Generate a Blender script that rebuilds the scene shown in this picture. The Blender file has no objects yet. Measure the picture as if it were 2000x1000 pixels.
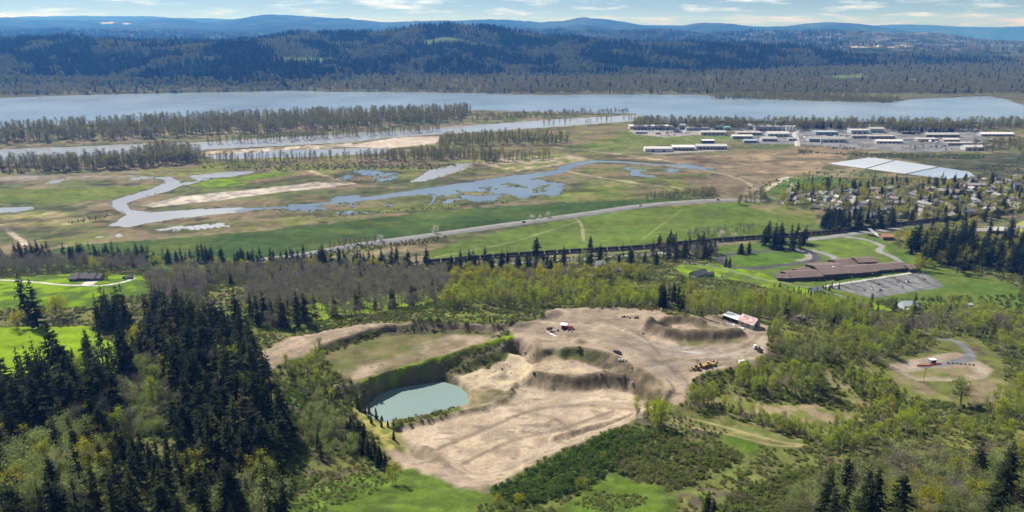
import bpy, math, random
import numpy as np
from mathutils import Vector, Matrix
random.seed(7); RNG = np.random.default_rng(11)
scene = bpy.context.scene
COL = scene.collection
# ---------------------------------------------------------------- camera
CAM_H = 260.0; HFOV = math.radians(70); FPX = 1000 / math.tan(HFOV / 2)   # photo is 2000 x 1000
HORIZON = 40.0; PITCH = math.atan((500 - HORIZON) / FPX)
cam_d = bpy.data.cameras.new("camera"); cam = bpy.data.objects.new("camera", cam_d); COL.objects.link(cam)
cam_d.sensor_fit = 'HORIZONTAL'; cam_d.angle = HFOV; cam_d.clip_start = 1.0; cam_d.clip_end = 150000
cam.location = (0, 0, CAM_H); cam.rotation_euler = (math.radians(90) - PITCH, 0, 0)
scene.camera = cam
# ---------------------------------------------------------------- world, sun, exposure
SUN_AZ = math.radians(-42); SUN_EL = math.radians(47)                     # azimuth from +Y towards +X
world = bpy.data.worlds.new("World"); scene.world = world; world.use_nodes = True
wt = world.node_tree; wt.nodes.clear()
def wn(t, **k):
    n = wt.nodes.new(t)
    for a, b in k.items(): setattr(n, a, b)
    return n
w_out = wn('ShaderNodeOutputWorld'); w_bg = wn('ShaderNodeBackground'); w_bg.inputs['Strength'].default_value = 0.055
sky = wn('ShaderNodeTexSky', sky_type='NISHITA', sun_disc=False)
sky.sun_elevation = SUN_EL; sky.sun_rotation = SUN_AZ; sky.altitude = 3000; sky.air_density = 0.7; sky.dust_density = 0.0; sky.ozone_density = 4.0
w_tc = wn('ShaderNodeTexCoord'); w_sep = wn('ShaderNodeSeparateXYZ')
w_add = wn('ShaderNodeMath', operation='ADD'); w_add.inputs[1].default_value = 0.13
w_max = wn('ShaderNodeMath', operation='MAXIMUM'); w_max.inputs[1].default_value = 0.02
w_dx = wn('ShaderNodeMath', operation='DIVIDE'); w_dy = wn('ShaderNodeMath', operation='DIVIDE'); w_cmb = wn('ShaderNodeCombineXYZ')
w_no = wn('ShaderNodeTexNoise'); w_no.inputs['Scale'].default_value = 1.5; w_no.inputs['Detail'].default_value = 8; w_no.inputs['Roughness'].default_value = 0.62; w_no.inputs['Distortion'].default_value = 0.15
w_ramp = wn('ShaderNodeValToRGB'); w_ramp.color_ramp.elements[0].position = 0.50; w_ramp.color_ramp.elements[1].position = 0.70
w_mix = wn('ShaderNodeMixRGB'); w_mix.inputs['Color2'].default_value = (15.5, 16.0, 16.6, 1)
L = wt.links.new
L(w_tc.outputs['Generated'], w_sep.inputs[0]); L(w_sep.outputs['Z'], w_add.inputs[0]); L(w_add.outputs[0], w_max.inputs[0])
L(w_sep.outputs['X'], w_dx.inputs[0]); L(w_max.outputs[0], w_dx.inputs[1]); L(w_sep.outputs['Y'], w_dy.inputs[0]); L(w_max.outputs[0], w_dy.inputs[1])
L(w_dx.outputs[0], w_cmb.inputs[0]); L(w_dy.outputs[0], w_cmb.inputs[1]); L(w_cmb.outputs[0], w_no.inputs['Vector'])
L(w_no.outputs['Fac'], w_ramp.inputs[0]); L(w_ramp.outputs[0], w_mix.inputs['Fac']); L(sky.outputs[0], w_mix.inputs['Color1'])
L(w_mix.outputs[0], w_bg.inputs['Color']); L(w_bg.outputs[0], w_out.inputs['Surface'])
sun_d = bpy.data.lights.new("sun", 'SUN'); sun_d.energy = 5.0; sun_d.angle = math.radians(0.5); sun_d.color = (1.0, 0.955, 0.88)
sun = bpy.data.objects.new("sun", sun_d); COL.objects.link(sun)
SUN_V = Vector((math.sin(SUN_AZ) * math.cos(SUN_EL), math.cos(SUN_AZ) * math.cos(SUN_EL), math.sin(SUN_EL)))
sun.rotation_euler = SUN_V.to_track_quat('Z', 'Y').to_euler()
vs = scene.view_settings; vs.view_transform = 'Standard'; vs.look = 'None'; vs.gamma = 1; vs.exposure = 0.52; vs.use_curve_mapping = False
cy = scene.cycles; cy.max_bounces = 4; cy.diffuse_bounces = 3; cy.glossy_bounces = 2; cy.transmission_bounces = 2; cy.volume_bounces = 0; cy.transparent_max_bounces = 4
cy.use_denoising = True; cy.caustics_reflective = False; cy.caustics_refractive = False
# ---------------------------------------------------------------- pixel <-> ground
cP, sP = math.cos(PITCH), math.sin(PITCH)
def ray(px, py):
    px = np.asarray(px, float); py = np.asarray(py, float)
    u = (px - 1000) / FPX; v = (500 - py) / FPX
    d = np.stack([u, cP + v * sP, -sP + v * cP], -1)          # camera looks along +Y, pitched down
    return d / np.linalg.norm(d, axis=-1, keepdims=True)
def at_z(px, py, z=0.0):
    d = ray(px, py); t = (z - CAM_H) / np.minimum(d[..., 2], -1e-4)
    return d[..., :2] * t[..., None]
def project(x, y, z):
    x = np.asarray(x, float); y = np.asarray(y, float); dz = np.asarray(z, float) - CAM_H
    dep = y * cP - dz * sP; up = y * sP + dz * cP
    return 1000 + FPX * x / dep, 500 - FPX * up / dep, dep
# ---------------------------------------------------------------- noise, distances
def _h(ix, iy, s):
    n = (ix.astype(np.int64) * 374761393 + iy.astype(np.int64) * 668265263 + s * 982451653) & 0xFFFFFFFF
    n = ((n ^ (n >> 13)) * 1274126177) & 0xFFFFFFFF
    n = ((n ^ (n >> 16)) * 2246822519) & 0xFFFFFFFF
    return ((n ^ (n >> 15)) & 0xFFFFFF) / 16777215.0
def vnoise(x, y, s=0):
    x = np.asarray(x, float); y = np.asarray(y, float)
    ix = np.floor(x); iy = np.floor(y); fx = x - ix; fy = y - iy
    fx = fx * fx * (3 - 2 * fx); fy = fy * fy * (3 - 2 * fy)
    a = _h(ix, iy, s); b = _h(ix + 1, iy, s); c = _h(ix, iy + 1, s); d = _h(ix + 1, iy + 1, s)
    return (a + (b - a) * fx) * (1 - fy) + (c + (d - c) * fx) * fy
def fbm(x, y, scale, oct=4, s=0):
    t = 0; amp = 1; tot = 0; f = 1 / scale
    for k in range(oct):
        t = t + amp * vnoise(np.asarray(x) * f + 17.3 * k, np.asarray(y) * f - 9.1 * k, s + k); tot += amp; amp *= .5; f *= 2.03
    return t / tot                                               # 0..1, mean .5
def sstep(a, b, x):
    t = np.clip((x - a) / (b - a), 0, 1); return t * t * (3 - 2 * t)
def inside(P, poly):
    x, y = P[:, 0], P[:, 1]; r = np.zeros(len(P), bool); n = len(poly)
    for i in range(n):
        x0, y0 = poly[i]; x1, y1 = poly[(i + 1) % n]
        if y0 == y1: continue
        c = ((y0 > y) != (y1 > y)) & (x < (x1 - x0) * (y - y0) / (y1 - y0) + x0); r ^= c
    return r
def seg_dist(P, pts, closed=False, w=None):
    """distance to a polyline; w: a value per point, returned interpolated at the nearest point"""
    best = np.full(len(P), 1e9); bw = np.zeros(len(P)); n = len(pts)
    for i in range(n if closed else n - 1):
        a = np.asarray(pts[i]); b = np.asarray(pts[(i + 1) % n]); ab = b - a; L2 = max(ab @ ab, 1e-9)
        t = np.clip(((P - a) @ ab) / L2, 0, 1); d = np.hypot(*(P - a - t[:, None] * ab).T)
        m = d < best; best[m] = d[m]
        if w is not None: bw[m] = (w[i] + (w[(i + 1) % n] - w[i]) * t)[m]
    return (best, bw) if w is not None else best
def sdf(P, poly, margin):
    """signed distance, positive inside, worked out within margin of the outline (elsewhere +margin or -2*margin)"""
    poly = np.asarray(poly); lo = poly.min(0) - margin; hi = poly.max(0) + margin
    m = np.nonzero((P[:, 1] > lo[1]) & (P[:, 1] < hi[1]))[0]; m = m[(P[m, 0] > lo[0]) & (P[m, 0] < hi[0])]; out = np.full(len(P), -2.0 * margin)
    if not len(m): return out
    m = m[np.argsort(P[m, 1], kind='stable')]; x, y = P[m, 0].copy(), P[m, 1].copy(); d = np.full(len(m), float(margin)) ** 2; ins = np.zeros(len(m), bool); n = len(poly)
    for i in range(n):
        (x0, y0), (x1, y1) = poly[i], poly[(i + 1) % n]; ya, yb = min(y0, y1), max(y0, y1)
        if y0 != y1:
            s, e = np.searchsorted(y, (ya, yb), 'right'); ins[s:e] ^= x[s:e] < (x1 - x0) * (y[s:e] - y0) / (y1 - y0) + x0
        s, e = np.searchsorted(y, (ya - margin, yb + margin)); k = s + np.nonzero((x[s:e] > min(x0, x1) - margin) & (x[s:e] < max(x0, x1) + margin))[0]
        if len(k):
            dx, dy = x1 - x0, y1 - y0; t = np.clip(((x[k] - x0) * dx + (y[k] - y0) * dy) / max(dx * dx + dy * dy, 1e-9), 0, 1)
            d[k] = np.minimum(d[k], (x[k] - x0 - t * dx) ** 2 + (y[k] - y0 - t * dy) ** 2)
    d = np.sqrt(d); out[m] = np.where(ins, d, -d); return out
def dens(pts, step=40):
    """extra points along pixel edges so that straight pixel edges stay straight once on the ground"""
    out = []; n = len(pts)
    for i in range(n):
        a = np.asarray(pts[i], float); b = np.asarray(pts[(i + 1) % n], float); k = max(1, int(np.hypot(*(b - a)) / step))
        for j in range(k): out.append(a + (b - a) * j / k)
    return np.array(out)
def chain(pts, k=4):
    """smooth a polyline (Catmull-Rom); works on tuples of any width"""
    P = np.asarray(pts, float); P = np.vstack([2 * P[0] - P[1], P, 2 * P[-1] - P[-2]]); out = []
    for i in range(1, len(P) - 2):
        for j in range(k):
            t = j / k
            out.append(.5 * (2 * P[i] + (P[i + 1] - P[i - 1]) * t + (2 * P[i - 1] - 5 * P[i] + 4 * P[i + 1] - P[i + 2]) * t * t + (3 * P[i] - P[i - 1] - 3 * P[i + 1] + P[i + 2]) * t ** 3))
    out.append(P[-2]); return np.array(out)
# ---------------------------------------------------------------- objects
def tag(o, label=None, cat=None, group=None, kind=None):
    if label: o['label'] = label
    if cat: o['category'] = cat
    if group: o['group'] = group
    if kind: o['kind'] = kind
    return o
def mk_mesh(name, V, F):
    """V (n,3), F (m,k) arrays -> mesh"""
    me = bpy.data.meshes.new(name); V = np.asarray(V, np.float32); F = np.asarray(F, np.int32); m, k = F.shape
    me.vertices.add(len(V)); me.vertices.foreach_set('co', V.ravel())
    me.loops.add(m * k); me.loops.foreach_set('vertex_index', F.ravel())
    me.polygons.add(m); me.polygons.foreach_set('loop_start', np.arange(0, m * k, k, dtype=np.int32))
    me.update(calc_edges=True); return me
def link(name, me, mat=None, parent=None):
    o = bpy.data.objects.new(name, me); COL.objects.link(o)
    if mat is not None:
        for q in (mat if isinstance(mat, (list, tuple)) else [mat]): me.materials.append(q)
    if parent is not None: o.parent = parent
    return o
def empty(name, loc, rz=0.0, scale=1.0):
    o = bpy.data.objects.new(name, None); COL.objects.link(o); o.empty_display_size = 0.5
    o.location = loc; o.rotation_euler = (0, 0, rz); o.scale = (scale,) * 3
    return o
class MB:
    """collects shapes for one mesh"""
    def __init__(s): s.v = []; s.f = []
    def add(s, v, f):
        b = len(s.v); s.v += [tuple(p) for p in v]; s.f += [tuple(i + b for i in q) for q in f]; return s
    def box(s, c, d, top=(1, 1), rz=0, rx=0, ry=0):
        x, y, z = d[0] / 2, d[1] / 2, d[2] / 2; a, b = top
        v = [Vector(p) for p in ((-x, -y, -z), (x, -y, -z), (x, y, -z), (-x, y, -z), (-x * a, -y * b, z), (x * a, -y * b, z), (x * a, y * b, z), (-x * a, y * b, z))]
        R = Matrix.Rotation(rz, 3, 'Z') @ Matrix.Rotation(ry, 3, 'Y') @ Matrix.Rotation(rx, 3, 'X')
        return s.add([R @ p + Vector(c) for p in v], [(3, 2, 1, 0), (4, 5, 6, 7), (0, 1, 5, 4), (1, 2, 6, 5), (2, 3, 7, 6), (3, 0, 4, 7)])
    def cyl(s, c, r, h, axis='Z', n=10, r2=None):
        r2 = r if r2 is None else r2; v = []
        for k, (rr, zz) in enumerate(((r, -h / 2), (r2, h / 2))):
            for i in range(n):
                a = 2 * math.pi * i / n; p = (rr * math.cos(a), rr * math.sin(a), zz)
                if axis == 'X': p = (p[2], p[0], p[1])
                if axis == 'Y': p = (p[0], p[2], p[1])
                v.append((p[0] + c[0], p[1] + c[1], p[2] + c[2]))
        f = [(i, (i + 1) % n, n + (i + 1) % n, n + i) for i in range(n)] + [tuple(range(n))[::-1], tuple(range(n, 2 * n))]
        return s.add(v, f)
    def gable(s, c, d, over=0.4, th=0.25):
        """roof of two slabs and ridge along X; c = centre of eaves plane, d = (length, width, rise)"""
        l, w, r = d[0] / 2 + over, d[1] / 2, d[2]; sl = r / w; yo = w + over; zo = -over * sl; x, y, z = c
        for sg in (-1, 1):
            v = [(x - l, y + sg * yo, z + zo), (x + l, y + sg * yo, z + zo), (x + l, y, z + r), (x - l, y, z + r)]
            v += [(p[0], p[1], p[2] + th) for p in v]
            s.add(v, [(3, 2, 1, 0), (4, 5, 6, 7), (0, 1, 5, 4), (1, 2, 6, 5), (2, 3, 7, 6), (3, 0, 4, 7)])
        return s
    def gwall(s, c, d):
        """walls with gable ends; c = centre at ground, d = (length, width, eaves height, rise)"""
        l, w, h, r = d[0] / 2, d[1] / 2, d[2], d[3]; x, y, z = c
        v = [(x - l, y - w, z), (x + l, y - w, z), (x + l, y + w, z), (x - l, y + w, z), (x - l, y - w, z + h), (x + l, y - w, z + h), (x + l, y + w, z + h), (x - l, y + w, z + h), (x - l, y, z + h + r), (x + l, y, z + h + r)]
        return s.add(v, [(0, 1, 5, 4), (2, 3, 7, 6), (1, 2, 6, 9, 5), (3, 0, 4, 8, 7), (4, 5, 9, 8), (6, 7, 8, 9)])
    def mesh(s, name):
        me = bpy.data.meshes.new(name); me.from_pydata(s.v, [], s.f); me.update(); return me
    def obj(s, name, mat, parent=None): return link(name, s.mesh(name), mat, parent)
# ---------------------------------------------------------------- materials
MATS = {}
def nt(name):
    m = bpy.data.materials.new(name); m.use_nodes = True; t = m.node_tree; t.nodes.clear(); return m, t
def N(t, ty, **k):
    n = t.nodes.new(ty)
    for a, b in k.items(): setattr(n, a, b)
    return n
def rgb(c): return (c[0], c[1], c[2], 1)
def paint(name, c, rough=.6, var=.15, scale=.6, metal=0.0, c2=None, spec=.4, stretch=(1, 1, 1)):
    """painted or built surface: colour with worn patches"""
    if name in MATS: return MATS[name]
    m, t = nt(name); o = N(t, 'ShaderNodeOutputMaterial'); b = N(t, 'ShaderNodeBsdfPrincipled'); tc = N(t, 'ShaderNodeTexCoord'); mp = N(t, 'ShaderNodeMapping')
    mp.inputs['Scale'].default_value = stretch
    no = N(t, 'ShaderNodeTexNoise'); no.inputs['Scale'].default_value = scale; no.inputs['Detail'].default_value = 6; no.inputs['Roughness'].default_value = .65
    r = N(t, 'ShaderNodeValToRGB'); r.color_ramp.elements[0].position = .35; r.color_ramp.elements[1].position = .65
    lo = tuple(x * (1 - var) for x in c) if c2 is None else c2
    r.color_ramp.elements[0].color = rgb(lo); r.color_ramp.elements[1].color = rgb(tuple(min(1, x * (1 + var * .5)) for x in c))
    t.links.new(tc.outputs['Object'], mp.inputs[0]); t.links.new(mp.outputs[0], no.inputs['Vector']); t.links.new(no.outputs['Fac'], r.inputs[0]); t.links.new(r.outputs[0], b.inputs['Base Color'])
    b.inputs['Roughness'].default_value = rough; b.inputs['Metallic'].default_value = metal; b.inputs['Specular IOR Level'].default_value = spec
    t.links.new(b.outputs[0], o.inputs[0]); MATS[name] = m; return m
def tinted(name, rough=.7, var=.2, scale=.5):
    """takes the object's own colour (copies share mesh data)"""
    m, t = nt(name); o = N(t, 'ShaderNodeOutputMaterial'); b = N(t, 'ShaderNodeBsdfPrincipled'); oi = N(t, 'ShaderNodeObjectInfo'); tc = N(t, 'ShaderNodeTexCoord')
    no = N(t, 'ShaderNodeTexNoise'); no.inputs['Scale'].default_value = scale; no.inputs['Detail'].default_value = 5
    mr = N(t, 'ShaderNodeMapRange'); mr.inputs['From Min'].default_value = .3; mr.inputs['From Max'].default_value = .7; mr.inputs['To Min'].default_value = 1 - var; mr.inputs['To Max'].default_value = 1 + var * .5
    mx = N(t, 'ShaderNodeVectorMath', operation='SCALE')
    t.links.new(tc.outputs['Object'], no.inputs['Vector']); t.links.new(no.outputs['Fac'], mr.inputs['Value']); t.links.new(oi.outputs['Color'], mx.inputs[0]); t.links.new(mr.outputs[0], mx.inputs['Scale'])
    t.links.new(mx.outputs[0], b.inputs['Base Color']); b.inputs['Roughness'].default_value = rough; t.links.new(b.outputs[0], o.inputs[0]); return m
def leafy(name, stops, trans=.3, nscale=.25, nvar=.35):
    """foliage: colour picked per tree, lighter and darker clumps, some light through the leaves"""
    m, t = nt(name); o = N(t, 'ShaderNodeOutputMaterial'); oi = N(t, 'ShaderNodeObjectInfo'); r = N(t, 'ShaderNodeValToRGB'); tc = N(t, 'ShaderNodeTexCoord')
    while len(r.color_ramp.elements) < len(stops): r.color_ramp.elements.new(.5)
    for i, (p, c) in enumerate(stops): r.color_ramp.elements[i].position = p; r.color_ramp.elements[i].color = rgb(c)
    no = N(t, 'ShaderNodeTexNoise'); no.inputs['Scale'].default_value = nscale; no.inputs['Detail'].default_value = 4
    mr = N(t, 'ShaderNodeMapRange'); mr.inputs['From Min'].default_value = .3; mr.inputs['From Max'].default_value = .7; mr.inputs['To Min'].default_value = 1 - nvar; mr.inputs['To Max'].default_value = 1 + nvar
    mx = N(t, 'ShaderNodeVectorMath', operation='SCALE'); d = N(t, 'ShaderNodeBsdfDiffuse'); tr = N(t, 'ShaderNodeBsdfTranslucent'); ms = N(t, 'ShaderNodeMixShader'); ms.inputs[0].default_value = trans
    l = t.links.new
    l(oi.outputs['Random'], r.inputs[0]); l(tc.outputs['Object'], no.inputs['Vector']); l(no.outputs['Fac'], mr.inputs['Value']); l(r.outputs[0], mx.inputs[0]); l(mr.outputs[0], mx.inputs['Scale'])
    l(mx.outputs[0], d.inputs[0]); l(mx.outputs[0], tr.inputs[0]); l(d.outputs[0], ms.inputs[1]); l(tr.outputs[0], ms.inputs[2]); l(ms.outputs[0], o.inputs[0]); return m
def water(name, c, rough=.08, bump=.15, scale=.25, spec=.5, stretch=(1, 1, 1)):
    m, t = nt(name); o = N(t, 'ShaderNodeOutputMaterial'); b = N(t, 'ShaderNodeBsdfPrincipled'); tc = N(t, 'ShaderNodeTexCoord'); mp = N(t, 'ShaderNodeMapping'); mp.inputs['Scale'].default_value = stretch
    b.inputs['Roughness'].default_value = rough; b.inputs['Specular IOR Level'].default_value = spec; b.inputs['IOR'].default_value = 1.33
    no = N(t, 'ShaderNodeTexNoise'); no.inputs['Scale'].default_value = scale; no.inputs['Detail'].default_value = 5; bp = N(t, 'ShaderNodeBump'); bp.inputs['Strength'].default_value = bump; bp.inputs['Distance'].default_value = .4
    n2 = N(t, 'ShaderNodeTexNoise'); n2.inputs['Scale'].default_value = .004; n2.inputs['Detail'].default_value = 4
    r = N(t, 'ShaderNodeValToRGB'); r.color_ramp.elements[0].position = .35; r.color_ramp.elements[1].position = .65
    r.color_ramp.elements[0].color = rgb(tuple(x * .85 for x in c)); r.color_ramp.elements[1].color = rgb(tuple(min(1, x * 1.15) for x in c))
    l = t.links.new
    l(tc.outputs['Object'], mp.inputs[0]); l(mp.outputs[0], no.inputs['Vector']); l(tc.outputs['Object'], n2.inputs['Vector']); l(n2.outputs['Fac'], r.inputs[0]); l(r.outputs[0], b.inputs['Base Color'])
    l(no.outputs['Fac'], bp.inputs['Height']); l(bp.outputs[0], b.inputs['Normal']); l(b.outputs[0], o.inputs[0]); return m
def ground_mat(name, s1=.45, s2=.05, amt=.3, bump=.5, bdist=.6):
    """reads the land cover colour of the sheet and breaks it up with grain of two sizes"""
    m, t = nt(name); o = N(t, 'ShaderNodeOutputMaterial'); d = N(t, 'ShaderNodeBsdfDiffuse')
    at = N(t, 'ShaderNodeAttribute', attribute_name='cover'); tc = N(t, 'ShaderNodeTexCoord'); l = t.links.new
    a = N(t, 'ShaderNodeTexNoise'); a.inputs['Scale'].default_value = s1; a.inputs['Detail'].default_value = 5; a.inputs['Roughness'].default_value = .7
    b = N(t, 'ShaderNodeTexNoise'); b.inputs['Scale'].default_value = s2; b.inputs['Detail'].default_value = 4
    ad = N(t, 'ShaderNodeMath', operation='ADD'); mr = N(t, 'ShaderNodeMapRange'); mr.inputs['From Min'].default_value = .65; mr.inputs['From Max'].default_value = 1.35; mr.inputs['To Min'].default_value = 1 - amt; mr.inputs['To Max'].default_value = 1 + amt
    mx = N(t, 'ShaderNodeVectorMath', operation='SCALE'); bp = N(t, 'ShaderNodeBump'); bp.inputs['Strength'].default_value = bump; bp.inputs['Distance'].default_value = bdist
    l(tc.outputs['Object'], a.inputs['Vector']); l(tc.outputs['Object'], b.inputs['Vector']); l(a.outputs['Fac'], ad.inputs[0]); l(b.outputs['Fac'], ad.inputs[1]); l(ad.outputs[0], mr.inputs['Value'])
    l(at.outputs['Color'], mx.inputs[0]); l(mr.outputs[0], mx.inputs['Scale']); l(mx.outputs[0], d.inputs['Color']); l(a.outputs['Fac'], bp.inputs['Height']); l(bp.outputs[0], d.inputs['Normal']); l(d.outputs[0], o.inputs[0]); return m
# ================================================================ terrain heights
# hillside: smooth surface through surveyed spots (photo pixel, height), then cuts, banks and floors of the pit
FOOT = [(-300, 505), (0, 503), (200, 505), (420, 512), (600, 517), (850, 520), (1000, 512), (1150, 505), (1300, 492), (1600, 468), (1800, 448), (2000, 425), (2300, 395)]
SPOTS = [(*p, 0) for p in FOOT] + [(p[0], p[1] - 62, -16) for p in FOOT]
SPOTS += [(165, 548, 34), (20, 560, 38), (270, 560, 38), (80, 610, 46), (80, 670, 52), (220, 660, 53), (-200, 600, 48), (-200, 760, 70), (330, 560, 32), (500, 555, 28), (500, 610, 46),
          (640, 560, 26), (650, 610, 48), (800, 560, 30), (860, 605, 56), (1000, 560, 34), (1000, 600, 58), (1200, 555, 32), (1200, 585, 52), (1350, 545, 22), (1350, 600, 52), (1500, 550, 11), (1500, 590, 30), (1500, 625, 58),
          (1450, 510, 5), (1600, 500, 4), (1700, 500, 4), (1650, 550, 8), (1830, 540, 10), (1650, 600, 18), (1780, 600, 14), (1950, 585, 12), (2200, 560, 12), (1650, 640, 44), (1850, 640, 34), (2000, 640, 30), (2000, 700, 42),
          (560, 680, 62), (640, 690, 63), (480, 700, 66), (400, 700, 66), (200, 760, 70), (60, 820, 76), (300, 850, 78), (450, 850, 75), (560, 800, 69), (640, 800, 62), (640, 880, 66), (560, 930, 76), (300, 960, 88), (50, 960, 92),
          (1500, 690, 65), (1600, 700, 61), (1700, 720, 55), (1850, 715, 50), (1960, 760, 54), (1450, 760, 62), (1600, 800, 60), (1800, 800, 58), (1960, 850, 64), (1350, 830, 66), (1500, 880, 68), (1700, 900, 68), (1900, 930, 74),
          (1260, 850, 68), (1200, 920, 72), (1350, 950, 76), (1500, 980, 80), (1100, 950, 70), (1000, 985, 74), (850, 960, 70), (750, 920, 65), (700, 970, 76), (1200, 1000, 80), (800, 1000, 78), (1700, 990, 82), (2000, 1000, 84), (2200, 860, 66)]
CP = np.array([np.append(at_z(a, b, z), z) for a, b, z in SPOTS])
CP = np.vstack([CP, [(-300, 60, 118), (0, 60, 118), (300, 60, 118), (-700, 300, 100), (700, 300, 86), (900, 600, 30), (-900, 600, 40), (0, -60, 135), (-200, 170, 104), (200, 170, 100)]])
def tps_fit(P, z):
    n = len(P); d2 = ((P[:, None] - P[None]) ** 2).sum(-1) / 1e4; K = .5 * d2 * np.log(d2 + 1e-12) + np.eye(n) * .002
    A = np.zeros((n + 3, n + 3)); A[:n, :n] = K; A[:n, n] = 1; A[:n, n + 1:] = P / 100; A[n, :n] = 1; A[n + 1:, :n] = P.T / 100
    return np.linalg.solve(A, np.append(z, [0, 0, 0]))
TW = tps_fit(CP[:, :2], CP[:, 2])
def tps(P):
    out = np.empty(len(P))
    for i in range(0, len(P), 20000):
        Q = P[i:i + 20000]; d2 = ((Q[:, None] - CP[None, :, :2]) ** 2).sum(-1) / 1e4
        out[i:i + 20000] = (.5 * d2 * np.log(d2 + 1e-12)) @ TW[:-3] + TW[-3] + Q @ TW[-2:] / 100
    return out
RX0, RX1, RY0, RY1, RS = -840.0, 840.0, 60.0, 1150.0, 1.1
cx_ = np.arange(RX0, RX1 + 9, 9.0); cy_ = np.arange(RY0, RY1 + 9, 9.0)
CG = tps(np.stack(np.meshgrid(cx_, cy_), -1).reshape(-1, 2)).reshape(len(cy_), len(cx_))
def bil(G, x0, y0, s, x, y):
    fx = np.clip((np.asarray(x) - x0) / s, 0, G.shape[1] - 1.001); fy = np.clip((np.asarray(y) - y0) / s, 0, G.shape[0] - 1.001)
    ix = fx.astype(int); iy = fy.astype(int); fx = fx - ix; fy = fy - iy
    return (G[iy, ix] * (1 - fx) + G[iy, ix + 1] * fx) * (1 - fy) + (G[iy + 1, ix] * (1 - fx) + G[iy + 1, ix + 1] * fx) * fy
gx = np.arange(RX0, RX1, RS); gy = np.arange(RY0, RY1, RS)
GX, GY = np.meshgrid(gx, gy); GP = np.stack([GX.ravel(), GY.ravel()], -1)
HR = bil(CG, RX0, RY0, 9.0, GP[:, 0], GP[:, 1]); HR = np.maximum(0, .5 * (HR + np.sqrt(HR * HR + 16)) - .5); HR *= sstep(1130, 1040, GP[:, 1])
def near_idx(pts, m):
    lo = np.min(pts, 0) - m; hi = np.max(pts, 0) + m
    return np.nonzero((GP[:, 0] > lo[0]) & (GP[:, 0] < hi[0]) & (GP[:, 1] > lo[1]) & (GP[:, 1] < hi[1]))[0]
def op_flat(px, z, edge, wob=2.0):
    P = at_z(*dens(px).T, z); i = near_idx(P, edge * 2 + 5); Q = GP[i]
    d = sdf(Q, P, edge * 2 + 4) + (fbm(Q[:, 0], Q[:, 1], 9, 3, 5) - .5) * 2 * wob
    w = sstep(-edge, 0, d); HR[i] = HR[i] * (1 - w) + z * w
def op_crest(px, zc, half, slope):
    P = at_z(*np.asarray(px, float).T, zc); i = near_idx(P, 40); Q = GP[i]; d = seg_dist(Q, P)
    HR[i] = np.maximum(HR[i], zc - slope * np.maximum(0, d - half) + (fbm(Q[:, 0], Q[:, 1], 6, 3, 8) - .5) * 1.2 * (d > half))
def op_ridge(px, zr, h, w, rough=.6):
    P = at_z(*np.asarray(px, float).T, zr); i = near_idx(P, w + 4); Q = GP[i]; d = seg_dist(Q, P) * (1 + (fbm(Q[:, 0], Q[:, 1], 5, 3, 9) - .5) * rough)
    HR[i] += h * sstep(1, 0, d / w)
YARD = [(1000, 642), (1060, 621), (1090, 602), (1200, 600), (1285, 606), (1340, 622), (1420, 612), (1500, 636), (1496, 690), (1440, 714), (1385, 724), (1350, 742), (1345, 772), (1318, 795), (1306, 770), (1288, 742), (1230, 710), (1180, 686), (1130, 679), (1065, 686), (1020, 690), (1000, 665)]
FLOOR = [(785, 832), (905, 803), (990, 786), (1006, 753), (1040, 747), (1085, 755), (1140, 756), (1200, 750), (1240, 772), (1285, 800), (1240, 820), (1160, 853), (1060, 893), (1000, 930), (940, 942), (870, 912), (805, 895), (775, 862)]
TERR = [(1040, 721), (1062, 702), (1082, 695), (1140, 709), (1188, 724), (1130, 731), (1075, 730)]
DELTA = [(872, 746), (950, 716), (1010, 692), (1050, 716), (1040, 742), (1005, 752), (985, 782), (905, 800), (905, 770)]
BASIN = [(640, 690), (700, 668), (760, 650), (850, 645), (985, 652), (900, 686), (780, 720), (705, 747), (650, 740), (620, 710)]
POND = [(716, 802), (735, 782), (772, 764), (860, 750), (890, 760), (908, 776), (908, 800), (855, 814), (800, 825), (760, 834), (716, 822), (708, 808)]
op_flat([(470, 715), (560, 668), (640, 646), (720, 632), (850, 631), (1000, 636), (1010, 645), (850, 642), (740, 644), (650, 662), (560, 700), (500, 730)], 66, 10)
op_flat(YARD, 66, 12); op_flat(BASIN, 61.5, 6); op_flat(DELTA, 58, 7, 3); op_flat(FLOOR, 57, 5, 1.2); op_flat(TERR, 61.5, 4); op_flat(POND, 52, 4, 1)
op_crest([(655, 752), (705, 742), (780, 716), (900, 682), (990, 657), (1005, 648)], 65.6, 1.5, 1.0)
op_flat(POND, 52, 3, .5)
op_ridge([(780, 836), (835, 825), (905, 806), (960, 792), (990, 780), (1004, 752)], 57, 1.9, 3.5)
op_ridge([(1082, 857), (1150, 838), (1215, 820), (1245, 812)], 57, 2.6, 3.4)
op_ridge([(1245, 812), (1290, 795), (1310, 770), (1298, 752)], 64, 1.8, 3.5)
op_crest([(1038, 724), (1075, 731), (1130, 733), (1185, 727), (1215, 730)], 64.2, 1, 1.15)
op_ridge([(1066, 687), (1130, 680), (1180, 688), (1230, 712), (1290, 746)], 66, 1.6, 5)
op_ridge([(820, 622), (900, 614), (960, 612), (1005, 622)], 68, 4.5, 14)
op_ridge([(1268, 640), (1300, 652), (1340, 657), (1400, 657), (1442, 652)], 67, 5.6, 7.5, .5)
op_ridge([(1268, 640), (1300, 626), (1340, 620), (1368, 626)], 67, 3.8, 6.5, .5)
op_ridge([(1055, 618), (1085, 610)], 67, 3, 7); op_ridge([(1128, 668), (1130, 668)], 66, 2.2, 5, .2); op_ridge([(975, 735), (980, 735)], 58, 3.2, 6, .3)
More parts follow.
